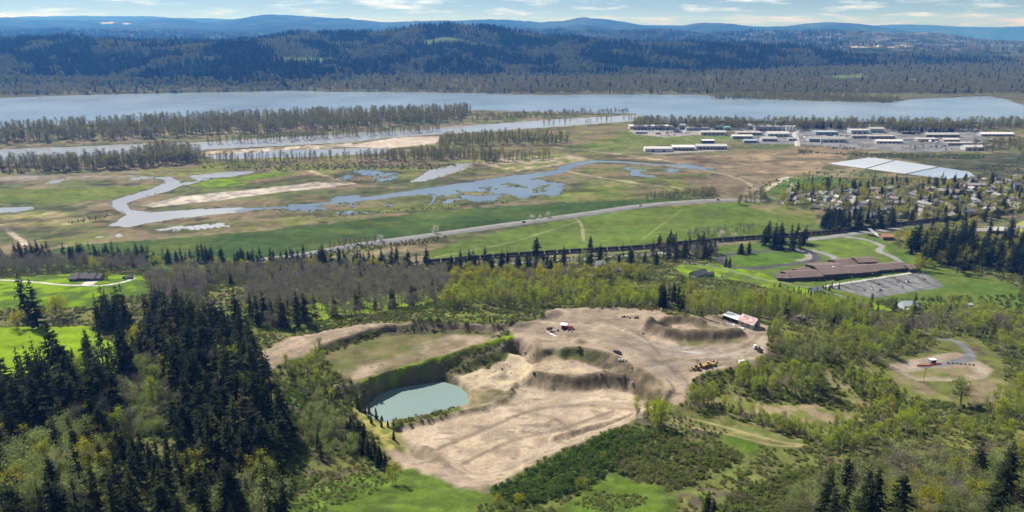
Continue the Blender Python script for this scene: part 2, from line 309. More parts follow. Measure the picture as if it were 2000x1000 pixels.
op_ridge([(905, 712), (940, 700), (985, 690), (1020, 700), (1040, 716)], 60, 2.2, 6); op_ridge([(1225, 619), (1245, 617)], 66, 1.3, 5); op_ridge([(1140, 607), (1165, 608)], 66, 1.2, 4)
op_ridge([(830, 870), (870, 895), (900, 915)], 60, 2.6, 6)
op_flat([(1735, 716), (1765, 704), (1870, 688), (1897, 700), (1943, 722), (1900, 742), (1790, 742)], 50, 8)
_n = fbm(GP[:, 0], GP[:, 1], 22, 4, 3) - .5; _f = fbm(GP[:, 0], GP[:, 1], 5, 3, 4) - .5
_inpit = np.zeros(len(GP), bool)
for q, z in ((YARD, 66), (FLOOR, 57), (DELTA, 58), (BASIN, 61.5)):
    P = at_z(*dens(q).T, z); i = near_idx(P, 2); _inpit[i] |= inside(GP[i], P)
_hill = sstep(.3, 6, HR)
HR += _hill * np.where(_inpit, _n * .8 + _f * .4, _n * 2.6 + _f * .9)
HR = HR.reshape(len(gy), len(gx)); _gy, _gx = np.gradient(HR, RS); _sl = np.hypot(_gx, _gy); _pit = np.zeros(len(GP), bool)
_pp = at_z(*dens([(470, 720), (640, 630), (1080, 595), (1300, 598), (1510, 625), (1500, 720), (1350, 810), (1000, 960), (900, 960), (760, 890), (690, 780), (600, 740)]).T, 62.0); _i = near_idx(_pp, 2); _pit[_i] = inside(GP[_i], _pp); _pit = _pit.reshape(HR.shape)
HR = HR + _pit * sstep(.25, .7, _sl) * ((fbm(GP[:, 0], GP[:, 1], 3.2, 3, 15) - .5) * 1.3).reshape(HR.shape) + _pit * ((fbm(GP[:, 0], GP[:, 1], 2.6, 2, 16) - .5) * .35).reshape(HR.shape)
# far bank: heights along rows of growing distance, one column per photo x
FX = np.array([-700, 0, 250, 500, 700, 900, 1050, 1300, 1500, 1700, 2000, 2700], float)
def row(*z): return np.array(z, float)
def prof(pts, d):
    xs, ys = np.array(pts, float).T; xq = np.arange(-700, 2701, 20.0); y = np.interp(xq, xs, ys)
    y = np.convolve(np.pad(y, 2, 'edge'), [.1, .2, .4, .2, .1], 'valid')
    return xq, CAM_H - d * np.tan(PITCH - np.arctan((500 - y) / FPX))
PK = [(-700, 40), (0, 37), (80, 37), (150, 39), (230, 41), (300, 42), (340, 35), (390, 40), (430, 45), (480, 41), (520, 34), (560, 31), (620, 35), (660, 36), (700, 39), (760, 43), (800, 43), (850, 40), (900, 44), (960, 38), (1000, 40), (1060, 45), (1100, 41), (1145, 35), (1180, 40), (1240, 47), (1300, 51), (1340, 47), (1375, 42), (1410, 46), (1450, 52), (1500, 51), (1550, 46), (1600, 43), (1640, 44), (1680, 50), (1720, 56), (1750, 60), (1780, 57), (1830, 64), (1870, 72), (2000, 74), (2700, 74)]
PK = [(x, 43 + (y - 43) * 1.3) for x, y in PK]
MID = [(-700, 66), (0, 62), (250, 58), (500, 66), (800, 66), (1050, 60), (1250, 58), (1290, 56), (1350, 66), (1500, 64), (1620, 60), (1750, 66), (1790, 62), (1850, 76), (2000, 82), (2700, 82)]
RNGE = [(-700, 35), (0, 36), (120, 32), (300, 31.5), (420, 35), (520, 39), (800, 43), (1000, 46), (1600, 53), (1690, 49), (1750, 46), (1800, 51), (1900, 53), (2000, 51), (2700, 51)]
ROWS = [(2400, row(*[-6] * 12)), (2620, row(-3, -3, -6, -6, -6, -6, -6, -6, -6, -6, -6, -6)), (2780, row(4, 4, 4, 3, 1.5, 1.5, 1.5, 2, 2, 2, 2, 2)), (3050, row(40, 40, 36, 30, 5, 3, 3, 3, 3, 3, 3, 3)), (3400, row(100, 100, 92, 85, 18, 9, 6, 4, 3, 3, 3, 3)),
        (3700, row(152, 152, 148, 136, 70, 60, 40, 22, 6, 4, 4, 4)), (4050, row(160, 160, 146, 146, 132, 132, 96, 74, 22, 8, 5, 5)), (4500, row(122, 122, 112, 138, 178, 206, 150, 130, 104, 40, 12, 10)), (5200, row(70, 70, 70, 80, 105, 120, 85, 85, 80, 50, 30, 26)), (6300, row(*[62] * 8, 60, 50, 36, 34))]
xq = np.arange(-700, 2701, 20.0); FZ = [np.interp(xq, FX, z) for _, z in ROWS]; FD = [d for d, _ in ROWS]
for d, pr, dz in ((9000, MID, 0), (12300, PK, -110), (14500, PK, 0), (17000, PK, -170), (20500, RNGE, 0), (25000, RNGE, -250), (48000, RNGE, -330)):
    _, z = prof(pr, d); FD.append(d); FZ.append(z + dz)
FZ = np.array(FZ); FD = np.array(FD, float)
def far_h(x, y):
    r = np.hypot(x, y); px = np.clip(1000 + FPX * x / np.maximum(y, 1), -699, 2699); d = y           # rows follow the view axis
    k = np.clip(np.searchsorted(FD, d) - 1, 0, len(FD) - 2); t = np.clip((d - FD[k]) / (FD[k + 1] - FD[k]), 0, 1); t = np.where(k > 2, t * t * (3 - 2 * t), t)
    c = (px + 700) / 20; ci = np.minimum(c.astype(int), FZ.shape[1] - 2); cf = c - ci
    z = (FZ[k, ci] * (1 - cf) + FZ[k, ci + 1] * cf) * (1 - t) + (FZ[k + 1, ci] * (1 - cf) + FZ[k + 1, ci + 1] * cf) * t
    g = sstep(8, 60, z); big = sstep(6000, 10500, d)
    return z + g * ((fbm(x, y, 420, 4, 21) - .5) * 92 * (1 - .6 * big) + big * (np.abs(fbm(x, y, 1100, 5, 22) - .5) * -80 + 8 + (fbm(x, y, 260, 3, 23) - .5) * 30))
def plain_h(x, y): return (fbm(x, y, 60, 3, 31) - .5) * .5
def H(x, y):
    x = np.asarray(x, float); y = np.asarray(y, float); sh = x.shape; x = x.ravel(); y = y.ravel(); z = np.zeros(len(x))
    n = y < 1150; z[n] = bil(HR, RX0, RY0, RS, x[n], y[n])
    p = (y > 700) & (y < 2400); z[p] += plain_h(x[p], y[p]) * sstep(700, 900, y[p])
    f = y >= 2400
    if f.any(): z[f] = far_h(x[f], y[f])
    return z.reshape(sh)
_ts = np.concatenate([np.geomspace(120, 1100, 330), np.geomspace(1110, 2390, 12), np.geomspace(2400, 16000, 180)])
def ground(px, py):
    """where the line of sight through photo pixels meets the land"""
    px = np.atleast_1d(np.asarray(px, float)); py = np.atleast_1d(np.asarray(py, float)); d = ray(px, py); out = np.zeros((len(px), 3))
    for a in range(0, len(px), 400):
        D = d[a:a + 400]; t = _ts[None] / np.hypot(D[:, 0], D[:, 1])[:, None]
        X = D[:, :1] * t; Y = D[:, 1:2] * t; Z = CAM_H + D[:, 2:] * t
        w = Z < 560; Hh = np.full(X.shape, -1e9); Hh[w] = H(X[w], Y[w]); below = Z < Hh; below[:, -1] = True; k = np.maximum(1, below.argmax(1)); r = np.arange(len(D))
        lo = t[r, k - 1]; hi = t[r, k]
        for _ in range(12):
            m = (lo + hi) / 2; b = CAM_H + D[:, 2] * m < H(D[:, 0] * m, D[:, 1] * m); hi = np.where(b, m, hi); lo = np.where(b, lo, m)
        out[a:a + 400] = np.stack([D[:, 0] * hi, D[:, 1] * hi, H(D[:, 0] * hi, D[:, 1] * hi)], -1)
    return out
def G1(px, py): return Vector(ground(px, py)[0])
def poly(px, step=40): return ground(*dens(px, step).T)[:, :2]
def line(px, k=4): 
    q = chain(px, k); return ground(q[:, 0], q[:, 1])[:, :2]
# ================================================================ land cover
dirt = (.345, .272, .2); dirtB = (.275, .22, .165); pale = (.47, .375, .255); greyd = (.26, .222, .187); lime = (.165, .26, .014); grass = (.08, .13, .024); grassB = (.115, .14, .04)
olive = (.15, .165, .045); brush = (.10, .108, .038); dry = (.16, .13, .08); tan = (.22, .178, .11); mud = (.27, .24, .215); sand = (.47, .41, .35); field = (.05, .08, .025); fieldB = (.105, .142, .032); dark = (.03, .028, .024)  # field: green of the big pasture, lowered to carry cloud shade
# (pixels, colour, second colour, patch size m, soft edge m, ragged edge m, sheet)
HILL = [
 ([(-300, 560), (0, 545), (60, 541), (130, 535), (200, 534), (275, 538), (300, 552), (290, 575), (240, 582), (200, 602), (120, 600), (0, 603), (-300, 610)], lime, grass, 14, 2, 2, 'lawn'),
 ([(-300, 610), (0, 603), (120, 600), (200, 602), (195, 636), (0, 640), (-300, 650)], dry, olive, 8, 2, 2, None),
 ([(-300, 650), (0, 640), (165, 636), (200, 660), (260, 700), (220, 740), (100, 745), (40, 740), (0, 735), (-300, 760)], lime, (.175, .275, .015), 20, 1, 2, 'lawn'),
 ([(395, 575), (440, 560), (490, 565), (480, 605), (440, 622), (390, 610)], dry, olive, 7, 4, 4, None),
 ([(420, 612), (480, 602), (560, 640), (700, 605), (860, 580), (880, 600), (720, 622), (600, 645), (500, 655), (430, 640)], grass, olive, 9, 4, 5, None),
 ([(560, 600), (860, 560), (870, 585), (600, 628)], lime, olive, 6, 5, 6, None),
 ([(470, 715), (500, 690), (560, 662), (640, 645), (720, 631), (850, 631), (1000, 635), (1060, 618), (1062, 632), (1000, 650), (850, 643), (740, 645), (660, 662), (610, 690), (560, 705), (500, 735)], dirt, dirtB, 6, 2, 2, 'quarry_yard'),
 ([(800, 628), (850, 612), (940, 603), (1000, 615), (1012, 630), (900, 633), (815, 633)], fieldB, olive, 8, 2, 2, None),
 (YARD, dirt, dirtB, 16, 1.5, 2, 'quarry_yard'),
 ([(1180, 655), (1300, 670), (1480, 680), (1470, 705), (1370, 715), (1330, 740), (1240, 705)], greyd, dirtB, 10, 8, 6, 'quarry_yard'),
 ([(1265, 645), (1320, 668), (1440, 664), (1452, 655), (1400, 640), (1370, 622), (1300, 618), (1270, 630)], (.21, .165, .11), (.13, .105, .07), 4, 1.5, 2, 'quarry_yard'),
 ([(1310, 634), (1350, 632), (1365, 642), (1330, 646)], dirt, pale, 6, 1.5, 1, 'quarry_yard'),
 ([(1320, 668), (1450, 664), (1440, 670), (1330, 676)], olive, dry, 4, 2, 2, 'quarry_yard'),
 ([(1010, 690), (1070, 684), (1140, 678), (1190, 688), (1240, 712), (1295, 744), (1312, 768), (1290, 800), (1230, 770), (1200, 752), (1140, 757), (1085, 757), (1035, 742), (1000, 710)], (.2, .155, .105), (.11, .095, .06), 4, 2, 2, 'quarry_yard'),
 ([(1070, 688), (1130, 680), (1180, 690), (1170, 704), (1100, 700)], olive, (.08, .09, .04), 4, 2, 2, 'quarry_yard'),
 (TERR, pale, dirt, 6, 1.5, 1.5, 'quarry_yard'), (DELTA, (.44, .36, .25), dirt, 7, 2, 3, 'quarry_yard'), (FLOOR, (.45, .358, .262), (.36, .285, .21), 7, 1.5, 1.5, 'quarry_yard'),
 ([(1020, 735), (1060, 748), (1130, 757), (1230, 755), (1230, 764), (1120, 768), (1050, 757)], pale, dirt, 8, 3, 4, 'quarry_yard'),
 ([(850, 870), (950, 850), (1030, 855), (1100, 870), (1040, 900), (950, 890)], pale, dirtB, 7, 8, 8, 'quarry_yard'),
 ([(915, 772), (960, 760), (1000, 762), (985, 784), (920, 797)], (.24, .2, .115), (.15, .14, .065), 4, 2, 3, 'quarry_yard'),
 ([(780, 862), (805, 893), (870, 912), (905, 925), (880, 900), (835, 870)], (.21, .17, .12), dirtB, 5, 2, 2, 'quarry_yard'),
 ([(765, 862), (800, 890), (870, 915), (940, 940), (1000, 930), (1010, 948), (940, 964), (860, 946), (780, 915), (755, 885)], dirt, (.32, .25, .2), 6, 1.5, 1.5, 'quarry_yard'),
 ([(690, 760), (780, 850), (790, 880), (760, 880), (700, 820), (660, 770)], (.34, .30, .10), olive, 5, 4, 4, None),
 ([(600, 705), (650, 688), (690, 740), (700, 780), (660, 770), (620, 740)], tan, olive, 7, 4, 4, None),
 (BASIN, (.17, .145, .075), (.12, .135, .045), 7, 2, 3, 'quarry_yard'), ([(700, 715), (790, 690), (870, 655), (950, 655), (970, 660), (900, 683), (780, 716), (720, 735), (690, 738)], dirt, tan, 12, 6, 8, 'quarry_yard'),
 ([(660, 665), (720, 645), (800, 639), (880, 645), (970, 648), (960, 655), (860, 652), (760, 656), (690, 672)], (.07, .065, .045), brush, 4, 2, 2, None),
 ([(700, 746), (780, 718), (900, 684), (1000, 652), (1005, 658), (905, 692), (790, 726), (710, 754)], lime, fieldB, 5, 1, 1, None),
 ([(705, 756), (790, 728), (905, 694), (1003, 660), (1000, 682), (920, 714), (860, 747), (770, 763), (735, 781), (716, 805), (700, 790)], (.13, .11, .075), brush, 4, 1.5, 2, None),
 ([(560, 990), (600, 960), (700, 930), (800, 915), (900, 950), (960, 960), (1010, 985), (1060, 1000), (1100, 985), (1200, 925), (1290, 950), (1330, 975), (1290, 1100), (500, 1100)], (.095, .15, .024), (.075, .11, .024), 5, 3, 4, 'meadow'),
 ([(950, 955), (1060, 905), (1160, 860), (1240, 830), (1270, 850), (1230, 880), (1190, 920), (1100, 975), (1040, 990), (980, 975)], (.05, .085, .025), (.07, .10, .03), 5, 3, 3, None),
 ([(1300, 800), (1350, 790), (1400, 800), (1460, 825), (1550, 850), (1590, 875), (1500, 870), (1400, 845), (1320, 830)], grassB, (.2, .18, .075), 6, 2, 3, 'meadow'),
 ([(1395, 845), (1450, 850), (1480, 870), (1485, 890), (1460, 885), (1420, 865)], (.10, .17, .022), grass, 7, 3, 3, 'meadow'),
 ([(1450, 888), (1482, 885), (1450, 915), (1400, 940), (1330, 965), (1290, 975), (1310, 960), (1400, 925)], grassB, (.16, .17, .05), 6, 2, 2, 'meadow'),
 ([(1380, 760), (1440, 770), (1480, 785), (1600, 790), (1690, 810), (1680, 830), (1560, 825), (1440, 800), (1370, 780)], (.28, .22, .14), olive, 7, 3, 3, None),
 ([(1600, 720), (1640, 735), (1700, 790), (1690, 800), (1640, 770), (1600, 740)], tan, olive, 5, 3, 2, None),
 ([(1640, 690), (1750, 725), (1860, 780), (1850, 790), (1740, 745), (1640, 705)], tan, olive, 5, 2, 2, None),
 ([(1735, 716), (1765, 704), (1870, 688), (1897, 698), (1943, 722), (1930, 735), (1890, 745), (1790, 745)], (.31, .265, .215), dirtB, 8, 1.5, 1, 'gravel_turnaround'),
 ([(1770, 728), (1830, 718), (1890, 718), (1905, 728), (1880, 737), (1790, 738)], tan, olive, 5, 1.5, 1.5, 'gravel_turnaround'),
 ([(1880, 745), (1960, 740), (1960, 790), (1900, 790)], tan, dry, 6, 4, 4, None),
 ([(1500, 635), (1560, 610), (1620, 625), (1700, 640), (1650, 660), (1560, 655)], dry, olive, 6, 4, 5, None),
 ([(1380, 515), (1480, 512), (1560, 535), (1620, 555), (1690, 580), (1760, 610), (1650, 600), (1560, 575), (1450, 550), (1340, 540), (1310, 520)], lime, fieldB, 10, 2, 3, 'lawn'),
 ([(1390, 505), (1400, 480), (1490, 475), (1560, 462), (1690, 452), (1730, 470), (1800, 500), (1870, 530), (1990, 555), (2000, 610), (1900, 600), (1760, 590), (1660, 590), (1560, 560), (1480, 530)], fieldB, grass, 14, 2, 3, 'lawn'),
 ([(1570, 468), (1650, 462), (1730, 480), (1740, 505), (1660, 510), (1590, 490)], (.125, .19, .03), fieldB, 16, 2, 2, 'lawn'),
 ([(1426, 510), (1530, 490), (1575, 497), (1590, 508), (1520, 520), (1460, 522)], (.085, .16, .024), grass, 12, 1, .5, 'lawn'),
 ([(1610, 560), (1690, 545), (1800, 530), (1845, 560), (1700, 582)], (.165, .165, .17), (.13, .13, .138), 6, .8, .5, 'parking_lot'),
 ([(1980, 440), (2000, 430), (2100, 430), (2100, 450), (1990, 452)], (.3, .3, .08), lime, 8, 2, 2, 'lawn'),
]
PLAIN = [
 ([(-200, 300), (300, 292), (420, 285), (860, 262), (1100, 248), (1240, 240), (1320, 258), (1250, 300), (1000, 330), (700, 350), (300, 345), (-200, 360)], olive, (.15, .12, .075), 25, 8, 15, None),
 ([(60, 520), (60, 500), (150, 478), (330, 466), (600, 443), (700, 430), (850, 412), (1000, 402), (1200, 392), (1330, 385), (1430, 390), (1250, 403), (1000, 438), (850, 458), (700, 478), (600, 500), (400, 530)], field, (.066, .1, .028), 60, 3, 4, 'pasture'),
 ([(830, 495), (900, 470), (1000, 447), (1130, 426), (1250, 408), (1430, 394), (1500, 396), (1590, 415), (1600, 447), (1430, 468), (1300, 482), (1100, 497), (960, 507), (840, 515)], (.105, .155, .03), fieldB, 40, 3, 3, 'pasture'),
 ([(1450, 400), (1520, 398), (1590, 412), (1590, 425), (1500, 415)], (.2, .16, .1), olive, 10, 6, 6, 'pasture'),
 ([(560, 505), (640, 488), (850, 462), (880, 462), (840, 475), (700, 492), (600, 510)], (.13, .10, .065), olive, 8, 3, 3, None),
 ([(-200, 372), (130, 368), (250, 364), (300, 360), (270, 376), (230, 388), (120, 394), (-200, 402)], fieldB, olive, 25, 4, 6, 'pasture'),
 ([(-200, 343), (170, 342), (300, 343), (300, 350), (100, 353), (-200, 362)], mud, tan, 12, 3, 6, 'mudflat'), ([(-200, 338), (300, 334), (306, 341), (-200, 346)], (.2, .17, .14), olive, 10, 3, 5, None),
 ([(275, 402), (350, 384), (500, 369), (620, 356), (700, 358), (640, 366), (540, 376), (430, 391), (300, 405)], sand, mud, 12, 3, 4, 'mudflat'),
 ([(375, 362), (400, 350), (560, 335), (605, 340), (520, 353), (400, 371)], fieldB, lime, 16, 4, 5, 'pasture'), ([(470, 355), (610, 335), (628, 341), (500, 358)], (.26, .17, .12), dry, 8, 3, 3, None),
 ([(650, 340), (700, 330), (780, 335), (772, 350), (700, 359), (660, 353)], dark, (.06, .05, .035), 10, 5, 6, None),
 ([(690, 282), (780, 268), (860, 266), (852, 280), (760, 290), (680, 287)], sand, (.42, .35, .28), 20, 4, 4, 'mudflat'), ([(390, 296), (690, 279), (690, 286), (400, 303)], sand, tan, 20, 3, 4, 'mudflat'),
 ([(930, 318), (1000, 305), (1100, 300), (1160, 312), (1100, 322), (1000, 335)], (.34, .28, .21), olive, 15, 5, 6, 'mudflat'),
 ([(0, 418), (120, 412), (220, 424), (160, 438), (0, 442)], (.27, .225, .13), olive, 16, 5, 8, None), ([(70, 470), (300, 440), (520, 425), (600, 432), (600, 440), (330, 463), (150, 478)], (.18, .15, .09), olive, 12, 5, 6, None),
 ([(480, 425), (640, 410), (760, 400), (900, 398), (880, 405), (700, 425), (560, 435)], grassB, olive, 16, 5, 5, None),
 ([(1100, 372), (1200, 360), (1320, 372), (1300, 385), (1150, 392), (1050, 395)], fieldB, olive, 20, 5, 6, None),
 ([(1150, 340), (1300, 332), (1420, 350), (1440, 378), (1330, 376), (1200, 356)], (.11, .115, .05), olive, 18, 5, 8, None),
 ([(1130, 330), (1170, 319), (1215, 320), (1230, 326), (1160, 336)], fieldB, olive, 20, 3, 3, None),
 ([(1180, 310), (1300, 302), (1450, 300), (1600, 286), (1690, 292), (1660, 305), (1620, 322), (1570, 340), (1530, 350), (1450, 382), (1390, 380), (1430, 345), (1340, 320)], (.25, .19, .12), (.16, .13, .085), 25, 6, 10, None),
 ([(1330, 350), (1430, 340), (1480, 355), (1440, 378), (1380, 378)], (.14, .11, .08), dry, 20, 6, 6, None),
 ([(1530, 349), (1600, 345), (1720, 358), (1800, 362), (1700, 372), (1540, 375), (1480, 386), (1475, 382)], (.055, .10, .03), fieldB, 16, 3, 3, 'pasture'),
 ([(1640, 300), (1900, 300), (2100, 295), (2100, 360), (1900, 350), (1750, 305)], (.05, .06, .035), (.09, .09, .05), 16, 5, 8, None),
 ([(1100, 290), (1200, 262), (1240, 245), (1260, 255), (1250, 280), (1180, 300)], fieldB, olive, 20, 5, 6, None), ([(1260, 268), (1400, 258), (1440, 275), (1300, 283), (1200, 283)], (.16, .18, .07), fieldB, 20, 4, 4, 'pasture'),
 ([(1228, 252), (1330, 247), (1420, 252), (1380, 262), (1300, 268), (1240, 262)], (.32, .29, .27), (.24, .23, .23), 20, 3, 3, 'industrial_yard'),
 ([(1420, 250), (1560, 245), (1900, 250), (1940, 262), (1920, 295), (1760, 298), (1700, 292), (1570, 282), (1470, 282)], (.22, .215, .22), (.14, .14, .14), 22, 4, 6, 'industrial_yard'),
 ([(1260, 296), (1420, 286), (1425, 294), (1280, 302)], (.3, .28, .26), (.2, .2, .2), 15, 3, 3, 'industrial_yard'),
 ([(1510, 400), (1540, 372), (1700, 362), (1850, 352), (2100, 345), (2100, 425), (1800, 445), (1620, 440), (1590, 410)], (.13, .12, .085), (.09, .11, .05), 14, 5, 8, None),
 ([(1960, 378), (2100, 376), (2100, 390), (1970, 388)], (.16, .26, .04), lime, 10, 3, 3, 'pasture'),
]
# water: (name, pixels of the open water, level, drop, label)
S_CH = [(213, 440), (248, 419), (224, 406), (213, 400), (220, 390), (265, 378), (300, 366), (322, 356), (320, 350), (300, 347), (330, 344), (351, 352), (352, 362), (325, 374), (270, 388), (248, 397), (252, 408), (290, 414), (380, 408), (470, 404), (492, 408), (480, 413), (400, 420), (300, 433), (250, 443)]
RIVER = [(-900, 292), (-500, 282), (0, 249), (300, 234), (600, 221), (900, 214), (1240, 221), (1300, 238), (1400, 242), (1900, 241), (2000, 237), (2900, 230), (2900, 225), (2100, 212), (2000, 206), (1965, 197), (1930, 188), (1850, 193), (1790, 196), (1725, 204), (1600, 200), (1500, 197), (1400, 191), (1350, 183), (1050, 185), (900, 180), (650, 177), (560, 170), (400, 175), (150, 185), (0, 193), (-500, 215), (-900, 235)]
SLOUGH = [(-300, 305), (0, 291), (150, 286), (400, 276), (640, 263), (860, 249), (1000, 239), (1150, 229), (1245, 224), (1238, 236), (1100, 246), (900, 259), (750, 269), (690, 277), (400, 291), (380, 297), (200, 303), (100, 309), (0, 320), (-300, 335)]
WATER = [(S_CH, -1.2, 4, 3), (RIVER, -6, 12, 6), (SLOUGH, -1.5, 6, 8), ([(400, 303), (560, 293), (700, 289), (765, 289), (750, 299), (600, 306), (420, 311)], -1.2, 5, 6), ([(-100, 409), (60, 403), (70, 407), (30, 414), (-100, 418)], -1, 3, 3),
         ([(370, 343), (440, 335), (500, 333), (490, 338), (440, 346), (375, 348)], -.8, 3, 4), ([(800, 356), (838, 332), (895, 318), (925, 319), (885, 336), (832, 353)], -1, 4, 4), ([(1345, 328), (1300, 322), (1340, 320), (1400, 330)], -.6, 3, 3),
         ([(1618, 319), (1700, 307), (1748, 312), (1835, 326), (1892, 335), (1906, 345), (1850, 349), (1785, 341)], -1.5, 2, .5)]
MARSH = [([(490, 408), (600, 386), (700, 380), (800, 370), (870, 362), (960, 350), (1000, 342), (1060, 352), (1095, 360), (1085, 380), (1000, 390), (900, 394), (850, 402), (740, 412), (640, 422), (560, 416)], .495), ([(855, 368), (960, 348), (1040, 352), (1096, 358), (1085, 378), (1040, 380), (985, 378), (930, 372)], .64),
         ([(650, 340), (700, 330), (780, 335), (772, 350), (700, 359), (660, 353)], .5), ([(380, 372), (350, 360), (375, 345), (420, 340), (400, 355)], .42), ([(60, 476), (250, 446), (500, 430), (640, 420), (600, 428), (300, 455), (100, 474)], .40), ([(-100, 358), (100, 350), (300, 344), (300, 350), (100, 358), (-100, 366)], .5), ([(1140, 332), (1230, 326), (1330, 330), (1300, 345), (1200, 345)], .42), ([(830, 340), (900, 322), (950, 322), (900, 345)], .4)]
CHAN = [(470, 408, 9), (560, 404, 5), (650, 395, 7), (760, 382, 13), (860, 369, 19), (950, 357, 22), (1000, 347, 18), (1080, 337, 13), (1110, 325, 12), (1160, 315, 10), (1230, 317, 7), (1330, 325, 5), (1400, 333, 3)]
WLEVEL = -.55
# ---------------------------------------------------------------- the sheet: rows by distance, columns by bearing
az = np.radians(np.concatenate([np.linspace(-56, -37.5, 26)[:-1], np.linspace(-37.5, 37.5, 840), np.linspace(37.5, 56, 26)[1:]]))
rr = np.concatenate([np.geomspace(70, 170, 40)[:-1], np.geomspace(170, 950, 520)[:-1], np.geomspace(950, 1500, 150)[:-1], np.geomspace(1500, 2600, 90)])
def polar(az, rr):
    A, R = np.meshgrid(az, rr); R = R / np.cos(A); R = np.minimum(R, rr[:, None] * 1.75)
    return np.stack([(R * np.sin(A)).ravel(), (R * np.cos(A)).ravel()], -1)
P = polar(az, rr); Z = H(P[:, 0], P[:, 1]); nA = len(az)
C = np.empty((len(P), 3)); cls = np.zeros(len(P), np.int16); SHEETS = ['hillside', 'floodplain']
n1 = fbm(P[:, 0], P[:, 1], 18, 4, 40)[:, None]; n2 = fbm(P[:, 0], P[:, 1], 70, 4, 44)[:, None]; n3 = fbm(P[:, 0], P[:, 1], 6, 3, 48)[:, None]
hillc = np.array(brush) * (1 - n1) + np.array(olive) * n1; hillc = hillc + (np.array((.10, .085, .055)) - hillc) * sstep(.5, .65, n3)
plc = np.array((.115, .13, .05)) + (np.array((.2, .165, .1)) - np.array((.115, .13, .05))) * sstep(.42, .62, n2); plc = plc + (np.array((.08, .085, .045)) - plc) * sstep(.52, .68, n1)
_pl = sstep(4, .6, Z)[:, None] * sstep(600, 720, P[:, 1])[:, None]
C[:] = hillc * (1 - _pl) + plc * _pl; cls[:] = (P[:, 1] > 800) & (Z < 1.5)
def lay(px, ca, cb, ns, soft, rag, sheet):
    W = poly(px); m = soft + rag + 3; d = sdf(P, W, m); i = np.nonzero(d > -m)[0]; Q = P[i]
    far = np.clip(np.hypot(Q[:, 0], Q[:, 1]) / 600, 1, 4)
    d = d[i] + (fbm(Q[:, 0], Q[:, 1], max(3, rag * 2.2), 3, 51) - .5) * 2 * rag
    w = sstep(-soft, soft, d)[:, None]; t = sstep(.36, .64, fbm(Q[:, 0], Q[:, 1], ns, 4, hash(sheet or 'x') % 7 + 60))[:, None]
    C[i] = C[i] * (1 - w) + (np.array(ca) * (1 - t) + np.array(cb) * t) * w
    if sheet:
        if sheet not in SHEETS: SHEETS.append(sheet)
        cls[i[d > 0]] = SHEETS.index(sheet)
def hash(s): return sum(ord(c) * (k + 1) for k, c in enumerate(s))
for e in PLAIN: lay(*e)
for e in HILL: lay(*e)
# hollows filled by water
for px, depth, edge, rag in WATER:
    W = poly(px, 30); m = edge + rag + 4; d = sdf(P, W, m); i = np.nonzero(d > -m)[0]; Q = P[i]
    d = d[i] + (fbm(Q[:, 0], Q[:, 1], max(6, rag * 3), 3, 71) - .5) * 2 * rag
    w = sstep(-edge * .6, edge, d); Z[i] = Z[i] * (1 - w) + np.minimum(Z[i], depth - .6) * w
    mw = sstep(-edge, 0, d)[:, None] * .7; C[i] = C[i] * (1 - mw) + np.array((.17, .145, .115)) * mw
for px, lev in MARSH:
    W = poly(px, 30); d = sdf(P, W, 40); i = np.nonzero(d > -40)[0]; Q = P[i]; w = sstep(-18, 18, d[i])
    n = .78 * fbm(Q[:, 0] * .6, Q[:, 1] * .5, 26, 4, 81) + .22 * fbm(Q[:, 0] * .7, Q[:, 1] * .5, 6, 2, 87); Z[i] = Z[i] - w * np.clip((lev - n + .02) * 14 + .5, 0, 1.6); C[i] += (np.array((.12, .125, .05)) - C[i]) * w[:, None] * .6
q = chain(CHAN, 4); W = ground(q[:, 0], q[:, 1])[:, :2]; i = np.nonzero(((P > W.min(0) - 45) & (P < W.max(0) + 45)).all(1))[0]; Q = P[i]; d, bw = seg_dist(Q, W, w=q[:, 2]); d = bw - d + (fbm(Q[:, 0], Q[:, 1], 14, 3, 83) - .5) * 9
w = sstep(-3, 3, d); Z[i] -= w * 1.6
